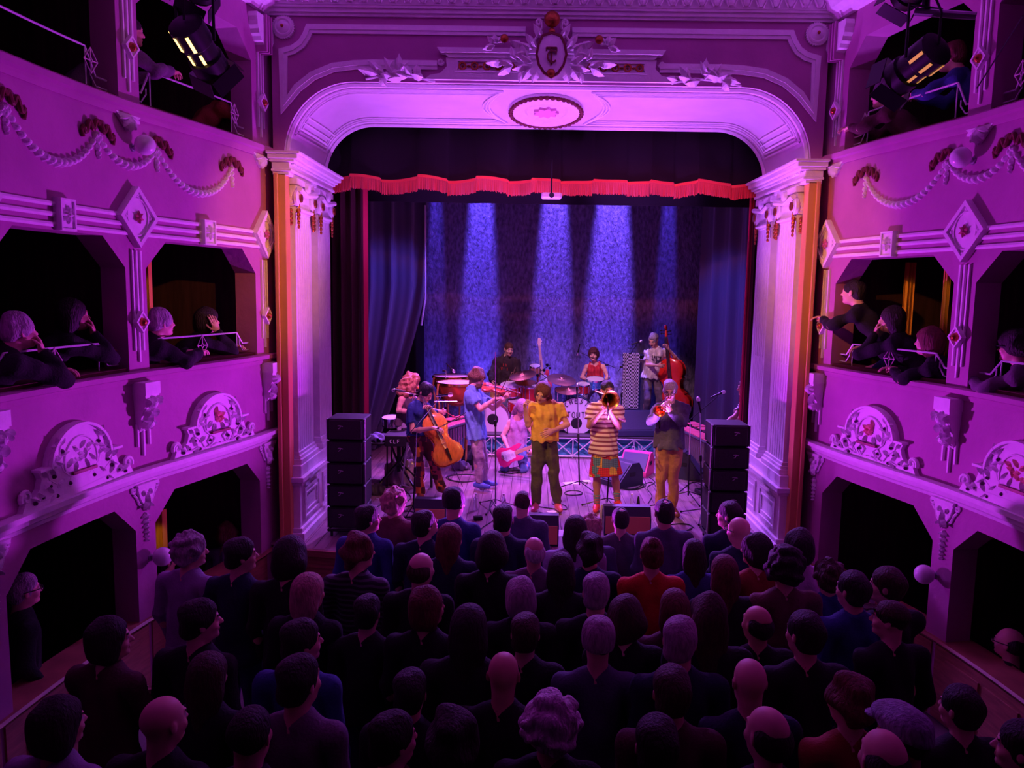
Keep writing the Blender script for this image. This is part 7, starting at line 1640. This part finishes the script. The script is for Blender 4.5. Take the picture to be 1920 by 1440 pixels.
def spectator(lab, px, py, hair, hc, top, tc, sk='fair', hy=0, rz=0, zh=None, Y=None, arms='down', hp=0, seat=None, sc=None, legs='denim', shirt='long', glasses=False, group=None, gz=None):
    global _k; _k += 1; R_ = random.Random(_k*13)
    sc = sc or R_.uniform(1.0, 1.05); key = (hy, arms, hp, seat); J = None
    if key not in _bm:
        J = aud_pose(hy, arms, hp, seat); _bm[key] = body_mesh('person', J, 1, 1, False, [SK['fair'], M_LIP, M_EYE, M_IRIS], .016, .0085, .0055, True, .90)
    J = J or aud_pose(hy, arms, hp, seat); hl = J['head']
    if Y is None and not seat and zh is None:
        best = None
        for c_ in [sc]+[.94+.02*i for i in range(8)]:
            q = PZ(px, py, FLOOR+hl[2]*c_)
            if q.y > 7.95: continue
            dm = min([math.hypot(q.x-a, q.y-b) for a, b in _pos] or [9]); g_ = min(dm, .46)-abs(c_-sc)*.2
            if best is None or g_ > best[0]: best = (g_, c_, q)
        if best: sc = best[1]; _pos.append((best[2].x, best[2].y))
    zh = zh or FLOOR+hl[2]*sc
    p = PZ(px, py, zh) if Y is None else P(px, py, Y)
    if rz is None or rz == 0: rz = math.atan2(-(0.3-p.x)*.55, 11.5-p.y)
    else: rz = math.radians(rz)
    c, s_ = math.cos(rz), math.sin(rz); off = V(c*hl[0]-s_*hl[1], s_*hl[0]+c*hl[1], hl[2])*sc
    o = bpy.data.objects.new('person', _bm[key]); COL.objects.link(o); o.location = (p.x-off[0], p.y-off[1], (p.z-off[2]) if (Y is not None or seat) else FLOOR); o.rotation_euler = (0, 0, rz); o.scale = (sc, sc, sc)
    tag(o, lab, 'person', group); colored(o, SK[sk])
    def part(cache, k, name, fieldf, m, res, nz):
        if k not in cache: lo_ = fieldf(); n_ = nz; F = lo_[0] if isinstance(lo_, tuple) else lo_; n_ = lo_[1] if isinstance(lo_, tuple) else nz; lo, hi = F.bounds(); v, f = nets(F.grid(lo, hi, res, n_), lo, res); cache[k] = mesh_np(name, v, f, [m])
        q = bpy.data.objects.new(name, cache[k]); COL.objects.link(q); q.parent = o; return colored(q, m)
    if hair not in ('none',): part(_hm, key+(hair,), 'hat' if hair in ('beanie', 'cap', 'flatcap') else 'hair', lambda: hair_field(J, hair), mat('aud_hair_'+hc, HC.get(hc) or CC[hc], .6, var=.35, scale=50, bump=1, bscale=80, stretch=(1, 1, .3)), .009, None)
    if hair in ('cap', 'flatcap', 'beanie'): part(_hm, key+('crop',), 'hair', lambda: hair_field(J, 'crop'), mat('aud_hair_dark', HC['dark'], .6), .009, None)
    kind = 'coat' if top in ('jacket', 'hoodie', 'coat') else shirt
    part(_tm, key+(kind,), 'top_garment', lambda: top_field(J, kind, 1, 1, False, .022 if kind == 'coat' else .014), mat('aud_cloth_'+tc, CC[tc], .9, var=.15, scale=10, bump=.3, bscale=70) if tc != 'stripe' else stripes('aud_stripe', (.010, .010, .014), (.09, .08, .11), 9), .014, fold(.010, 1.1, 5))
    part(_lm, key, 'trousers', lambda: leg_field(J, 'trousers'), mat('aud_cloth_'+legs, CC[legs], .9, var=.15, scale=10, bump=.3, bscale=70), .016, fold(.007, 1, 6))
    for q_ in 'LR': part(_sm, key+(q_,), 'shoe', lambda: shoe_field(J, q_), M_RUBBER, .014, None)
    if glasses:
        r, f, u = frame(J['hf'], J['hu']); mb = MB(); at = lambda x, y, z: Vector(J['head']+r*x+f*y+u*z)
        for x in (-1, 1):
            mb.tube([at(x*.033+math.cos(a)*.025, .112, .006+math.sin(a)*.02) for a in [2*PI*k/12 for k in range(12)]], .0035, 5, closed=True); mb.tube([at(x*.058, .110, .01), at(x*.086, .05, .012), at(x*.088, -.03, .012)], .004, 5)
        mb.tube([at(-.01, .115, .008), at(.01, .115, .008)], .003, 5); mb.build('glasses', M_BLACK, o, local=True)
    return o
_k = 0; _pos = []
A = spectator
A('person in a navy jacket by the left speaker stack, short dark hair, face turned right', 690, 974, 'short', 'dark', 'jacket', 'blue', hy=45)
A('person with wispy white fuzzy hair and dark coat, first row at the left', 741, 943, 'fuzzy', 'fair', 'coat', 'brown', hy=20)
A('dark-haired person with face tipped up to the right before the left monitor', 797, 984, 'short', 'dark', 'shirt', 'navy', hy=45, hp=20)
A('person in a dark beanie and blue-shouldered jacket in the first row', 852, 945, 'beanie', 'black', 'jacket', 'blue', hy=20)
A('person with long auburn hair directly behind the dark beanie', 845, 1012, 'long', 'auburn', 'shirt', 'navy', hy=20)
A('person in black hood with dark short hair, left of the blue hoodie', 944, 975, 'short', 'dark', 'hoodie', 'navy', 'fair')
A('person in a slate blue hoodie with a neat brown crop, first row centre', 980, 944, 'crop', 'brown', 'hoodie', 'slate')
A('person with a wide dark bob, second row left of centre', 922, 1034, 'wide', 'dark', 'shirt', 'black')
A('bald older person with pale stubble left of centre, second row', 1001, 1034, 'ring', 'white', 'shirt', 'mauve', hy=-20)
A('balding person with dark hair ring and black t-shirt, third row left', 790, 1068, 'ring', 'brown', 'shirt', 'black', hy=20)
A('person with large reddish-dark hair in a thinly striped dark jumper', 673, 1037, 'messy', 'auburn', 'shirt', 'stripe', hy=45)
A('person with dim reddish swept hair behind the balding person', 802, 1140, 'bob', 'auburn', 'shirt', 'black', 'mid', hy=45)
A('grey-haired person in dark clothes in the middle rows left of centre', 978, 1120, 'bob', 'grey', 'shirt', 'black')
A('person with dark straight hair and pale blue jacket beside the fuzzy grey head', 1079, 996, 'long', 'dark', 'jacket', 'pale')
A('person with fuzzy greyish fair hair, first row right of centre', 1107, 992, 'fuzzy', 'fair', 'shirt', 'slate')
A('person with dark crop thinning at the crown and grey jumper, first row', 1163, 974, 'spot', 'dark', 'shirt', 'grey')
A('person in grey-blue hood with thinning crown, right of the monitor', 1245, 962, 'spot', 'dark', 'hoodie', 'slate')
A('dark-haired man in profile looking left before the right speaker stack', 1367, 967, 'short', 'dark', 'jacket', 'navy', hy=-45, arms='cross')
A('bald man in black glasses and navy top before the right speaker stack', 1385, 996, 'none', 'dark', 'jacket', 'navy', hy=-20, glasses=True, arms='cross')
A('dark-haired person behind the fuzzy greyish fair head', 1106, 1034, 'messy', 'dark', 'jacket', 'navy')
A('person with long dark hair in the third row centre', 1052, 1070, 'long', 'dark', 'shirt', 'black')
A('person with an auburn bun in a bright red top', 1221, 1040, 'bun', 'auburn', 'shirt', 'red')
A('person with smooth dark bob and blue top beside the red top', 1300, 1040, 'long', 'dark', 'shirt', 'blue')
A('person with long dim reddish hair in front of the dark-haired profile', 1357, 1076, 'long', 'auburn', 'shirt', 'black')
A('dark-haired person in profile left wearing an orange-brown top', 1418, 1033, 'bob', 'dark', 'shirt', 'rust', hy=-45)
A('person with a big dark round hairdo and brown jumper, right', 1470, 1064, 'curly', 'dark', 'shirt', 'brown')
A('person with short dark hair and white collar by the right wall', 1496, 1047, 'bob', 'dark', 'shirt', 'white', zh=1.9)
A('person with smooth silver hair in the middle of the crowd', 1117, 1112, 'short', 'grey', 'shirt', 'black')
A('person with dim long reddish hair behind the red top', 1264, 1143, 'long', 'auburn', 'shirt', 'maroon')
A('person with long wavy dark hair left of the bald dim head', 1326, 1158, 'longwavy', 'brown', 'shirt', 'black')
A('bald dim-lit person right of centre in the fifth row', 1419, 1170, 'ring', 'dark', 'shirt', 'black', 'mid', hy=-20)
A('dark-haired person with bare neck in a black t-shirt, right side', 1508, 1190, 'short', 'dark', 'shirt', 'black', 'fair', hy=-20)
A('person with a large grey knitted hat and slate jumper, centre', 1121, 1205, 'beanie', 'grey', 'shirt', 'slate')
A('person with side-swept grey hair right of the grey hat', 1275, 1203, 'short', 'grey', 'shirt', 'navy', hy=20)
A('bald person lit pink on the crown, right of centre', 1405, 1280, 'none', 'dark', 'shirt', 'navy', 'fair')
A('bald person with dark cropped sides at the bottom right of centre', 1438, 1378, 'ring', 'dark', 'shirt', 'black', 'fair', hy=-20, sc=1.06)
A('person with bright curly fair hair at the bottom centre', 1032, 1358, 'curly', 'white', 'shirt', 'black')
A('bald person with a glowing crown left of centre', 944, 1266, 'none', 'dark', 'shirt', 'black', 'mid')
A('person with dim reddish hair in a rust top, lower right', 1592, 1318, 'messy', 'auburn', 'shirt', 'rust', hy=-20)
A('person in a pale flat cap at the lower right', 1692, 1388, 'flatcap', 'pale', 'shirt', 'black', 'mid', hy=-20)
A('balding person at the bottom edge below the pale flat cap', 1655, 1425, 'ring', 'dark', 'shirt', 'maroon', 'fair')
A('person at the bottom right corner, dark hair, cheek lit red', 1915, 1405, 'short', 'dark', 'shirt', 'black', 'fair', hy=-45)
A('person in a peaked cap in profile left, beside the right wall', 1668, 1163, 'cap', 'brown', 'shirt', 'black', 'fair', hy=-45)
A('dark-haired person holding a phone, profile left near the right wall', 1662, 1100, 'short', 'brown', 'shirt', 'black', 'fair', hy=-45, arms='phone')
A('person with hazy dark hair and blue jacket by the right ground box', 1552, 1082, 'fuzzy', 'brown', 'jacket', 'blue', hy=0)
A('person in dark blue jacket between the hazy hair and the phone holder', 1598, 1108, 'short', 'dark', 'jacket', 'blue', hy=-20, sc=.98)
A('grey curly-haired man in a slate shirt, profile right near the left wall', 358, 1034, 'fuzzy', 'grey', 'shirt', 'lilac', 'fair', hy=45)
A('dark-haired person in a navy t-shirt facing right near the left wall', 452, 1042, 'short', 'dark', 'tee', 'navy', 'fair', hy=45, shirt='tee')
A('person with big dark hair in front of the stage corner at the left', 545, 1046, 'wide', 'dark', 'shirt', 'black')
A('person with long fair hair near the stage corner at the left', 580, 1112, 'long', 'fair', 'shirt', 'black', 'mid', hy=20)
A('dark-haired person in profile right in front of the slate shirt', 376, 1166, 'short', 'dark', 'shirt', 'black', 'fair', hy=45)
A('dark-haired person in profile right with folded arms by the left wall', 207, 1200, 'bob', 'dark', 'shirt', 'maroon', 'fair', hy=45, arms='cross')
A('dark-haired person in profile right with a pink-lit cheek', 566, 1205, 'short', 'dark', 'shirt', 'blue', 'fair', hy=45)
A('large dark-haired person in front of the pink-lit cheek, ear visible', 562, 1280, 'short', 'dark', 'shirt', 'mauve', 'fair', hy=20, sc=1.07)
A('bald person with pink crown at the bottom left', 307, 1355, 'none', 'dark', 'shirt', 'black', 'fair', hy=20)
A('person with dim long hair above the bald head at the left', 392, 1270, 'long', 'brown', 'shirt', 'black', 'fair')
A('person with dark hair and lilac shoulders at the bottom left corner', 112, 1360, 'bob', 'dark', 'shirt', 'lilac', 'fair', hy=20)
A('dark-haired person with pink-lit brow at the bottom edge, left of centre', 738, 1388, 'short', 'dark', 'shirt', 'maroon', 'fair', hy=45)
A('person with dark hair and pale striped sleeves, lower left of centre', 770, 1300, 'short', 'dark', 'shirt', 'black', 'fair')
A('dimly lit dark-haired person below the balding head, middle left', 985, 1190, 'short', 'brown', 'shirt', 'black')
A('dark-haired person behind the silver hair, almost unlit', 1172, 1160, 'wide', 'brown', 'shirt', 'black')
A('almost unlit dark-haired person in front of the grey swept hair', 1258, 1300, 'short', 'brown', 'shirt', 'maroon')
A('tall dark-haired person almost unlit between striped jumper and bald head', 690, 1150, 'short', 'dark', 'shirt', 'black')
A('almost unlit long-haired person in the middle left of the crowd', 880, 1180, 'long', 'dark', 'shirt', 'black')
A('unlit person in black at the lower centre right', 1230, 1400, 'short', 'dark', 'shirt', 'black')
A('unlit person in black at the lower left with dark crop', 470, 1380, 'crop', 'dark', 'shirt', 'black')
A('unlit dark-haired person at the lower right near the wall', 1800, 1330, 'short', 'dark', 'shirt', 'black', hy=-20)
A('unlit dark-haired person at the bottom left of centre', 850, 1395, 'messy', 'dark', 'shirt', 'black')
# box spectators
def wallhit(px, py, side, d):
    best = None
    for s in np.arange(0, 8, .02):
        w_ = W(s, side, d, 0); q = P(px, py, max(.5, w_.y)); e = abs(q.x-w_.x)
        if best is None or e < best[0]: best = (e, s, w_.y)
    return best[2]
def B(lab, px, py, side, d, hair, hc, top, tc, sk='fair', seat='rail', hy=0, face=None, **k):
    Y = wallhit(px, py, side, d); p = P(px, py, Y); a = math.degrees(math.atan2(-(0-p.x), 11.5-p.y)) if face is None else face
    return A(lab, px, py, hair, hc, top, tc, sk, hy, a, None, Y, 'down' if seat != 'stand' else 'cross', 0, None if seat == 'stand' else seat, 1.03, **k)
B('grey-haired man with chin on his hand at the left edge, middle tier', 34, 622, -1, -.12, 'short', 'grey', 'jacket', 'black', seat='chinR')
B('woman with long dark hair and hand at her face, left middle tier', 138, 592, -1, -.30, 'long', 'dark', 'shirt', 'black', 'mid', seat='chinR')
B('grey-haired man leaning on the rail in the left box nearest the stage', 302, 606, -1, -.18, 'short', 'grey', 'jacket', 'black')
B('dark-haired person resting a cheek on one hand, left box nearest the stage', 388, 602, -1, -.35, 'bob', 'dark', 'shirt', 'black', seat='cheek')
B('balding man highest in the right box nearest the stage, black shirt', 1600, 549, 1, -.13, 'spot', 'dark', 'shirt', 'black')
B('woman with long dark hair and hand at her mouth, right middle tier', 1672, 600, 1, -.22, 'long', 'dark', 'shirt', 'black', seat='chinL')
B('woman with brown bob leaning low over the rail, right middle tier', 1742, 642, 1, -.2, 'bob', 'auburn', 'shirt', 'black')
B('dark-haired person in glasses at the right edge, middle tier', 1902, 652, 1, -.25, 'messy', 'dark', 'shirt', 'mauve', glasses=True)
B('person in a pink-lit top leaning over the rail, top tier left', 243, 58, -1, -.25, 'crop', 'dark', 'shirt', 'mauve', 'mid')
B('dark-haired person in an orange-brown top bending over the top left rail', 424, 172, -1, -.42, 'bob', 'dark', 'shirt', 'rust', 'fair')
B('person with pink-lit face and blue top in the top right box', 1785, 108, 1, -.4, 'short', 'auburn', 'shirt', 'blue', 'fair')
B('person in a pink-lit cap leaning on the top right rail behind the lantern', 1658, 178, 1, -.2, 'beanie', 'mauve', 'shirt', 'maroon', 'fair')
A('grey-haired person with glasses inside the left ground box', 45, 1108, 'short', 'grey', 'shirt', 'black', 'fair', 0, -40, Y=wallhit(45, 1108, -1, -.35), glasses=True)
A('dark-haired person peering round the lowest left pier', 308, 1054, 'short', 'dark', 'shirt', 'black', 'fair', 0, -30, Y=wallhit(308, 1054, -1, -.35))
A('person with auburn hair and pale jumper leaning in the left ground box', 428, 1005, 'messy', 'auburn', 'shirt', 'pale', 'fair', 0, -30, Y=wallhit(428, 1005, -1, -.4))
A('balding man with glasses inside the right ground box', 1892, 1206, 'ring', 'dark', 'shirt', 'black', 'fair', 0, 40, Y=wallhit(1892, 1206, 1, -.3), glasses=True)
# phone held up in the crowd
p = P(1631, 1128, 5.6); mb = MB(); mb.bbox(p, (.075, .012, .15), .004); o = mb.build('phone', mat('phone_case', (.5, .48, .55), .4)); tag(o, 'pale phone held up near the right wall', 'phone')
# ------------------------------------------------------------------ lanterns hung in the top boxes
M_SLIT = mat('lamp_glow', (1, .6, .2), .5, emit=(1, .55, .16), estr=4)
def lantern(lab, a, b, r, yb, slits=True, hang=True):
    a, b = Vector(a), Vector(b); d = (b-a).normalized(); L = (b-a).length; A_ = align(a, b); t = thing('stage_lantern', lab, 'theatre lantern', a)
    mb = MB(); mb.lathe([(r*.55, 0), (r, .02), (r, L*.42), (r*.88, L*.46), (r*.88, L*.72), (r*1.02, L*.74), (r*1.02, L)], A_, 16, cap=True); mb.build('housing', M_METAL, t, smooth=True)
    mb = MB(); mb.lathe([(r*.8, L+.004), (.01, L+.012)], A_, 20); mb.build('lens', M_SLIT, t)
    if slits:
        for k, (ua, ub) in enumerate(((.08, .40), (.10, .38), (.08, .40), (.5, .70), (.5, .70))):
            an = (-1.9, -1.1, -.3, -2.0, -1.2)[k]; mb = MB(); R_ = r*(1.005 if k < 3 else .885)
            vs = []
            for u in (ua, ub):
                for w_ in (-.09, .09): vs.append(A_ @ Vector((math.cos(an+w_)*R_, math.sin(an+w_)*R_, L*u)))
            for u in (ua, ub):
                for w_ in (-.09, .09): vs.append(A_ @ Vector((math.cos(an+w_)*(R_+.004), math.sin(an+w_)*(R_+.004), L*u)))
            mb.add(vs, [(0, 1, 3, 2), (4, 6, 7, 5), (0, 4, 5, 1), (2, 3, 7, 6), (0, 2, 6, 4), (1, 5, 7, 3)]); mb.build('vent_slit', M_SLIT if 'glowing' in lab else mat('dim_lamp_glow', (.8, .4, .1), .5, emit=(1, .45, .10), estr=.5), t)
    for k in range(4):     # barn doors
        an = PI/2*k+.5; c, s_ = math.cos(an), math.sin(an); o_ = A_ @ Matrix.Rotation(an, 4, 'Z'); mb = MB(); w_ = r*.95
        mb.add([o_ @ Vector(v) for v in ((r, -w_, L), (r, w_, L), (r*1.25, w_, L+.12), (r*1.25, -w_, L+.12), (r+.006, -w_, L), (r+.006, w_, L), (r*1.25+.006, w_, L+.12), (r*1.25+.006, -w_, L+.12))], [(0, 1, 2, 3), (7, 6, 5, 4), (0, 4, 5, 1), (1, 5, 6, 2), (2, 6, 7, 3), (3, 7, 4, 0)]); mb.build('barn_door', M_METAL, t)
    if hang:
        m_ = a.lerp(b, .4); sd_ = d.cross(Vector((0, 0, 1))).normalized(); mb = MB(); up = Vector((0, 0, r+.25))
        mb.tube([m_+sd_*(r+.02), m_+sd_*(r+.02)+up, m_-sd_*(r+.02)+up, m_-sd_*(r+.02)], .012, 6); mb.tube([m_+up, (m_.x, m_.y, 7.28)], .022, 8); mb.build('yoke', M_METAL, t)
        mb = MB(); mb.tube([a+Vector((0, 0, .02)), a+Vector((0, 0, .25)), m_+up+Vector((.05, 0, .1)), (m_.x+.06, m_.y, 7.28)], .009, 6); mb.build('power_cable', M_RUBBER, t)
    return t
lantern('black lantern with glowing vents in front of the top left box', P(345, 42, 6.0), P(397, 128, 6.35), .135, 6)
lantern('black lantern with dim vents in front of the top right box', P(1760, 88, 6.0), P(1683, 148, 6.35), .135, 6)
lantern('black lantern cut by the top edge of the photo at the left', P(385, -60, 6.0), P(372, -14, 6.2), .12, 6, False)
lantern('black lantern cut by the top edge of the photo at the right', P(1735, -45, 6.0), P(1698, -8, 6.3), .12, 6, False)
mb = MB(); mb.tube([P(1715, 22, 6.2), P(1830, 30, 6.0)], .028, 10); tag(mb.build('hanging_bar', M_STEEL), 'grey bar hanging in front of the top right box', 'bar')
mb = MB(); q = P(1735, 22, 6.2); mb.tube([q, (q.x, q.y, 7.28)], .03, 8); tag(mb.build('drop_pipe', M_STEEL), 'vertical pipe dropping from the ceiling to the hanging bar', 'pipe')
mb = MB(); mb.tube([P(1918, 30, 5.8), P(1880, 90, 6.2), P(1832, 165, 6.6)], .006, 5); tag(mb.build('cable', M_RUBBER), 'thin cable running down past the top right pier', 'cable')
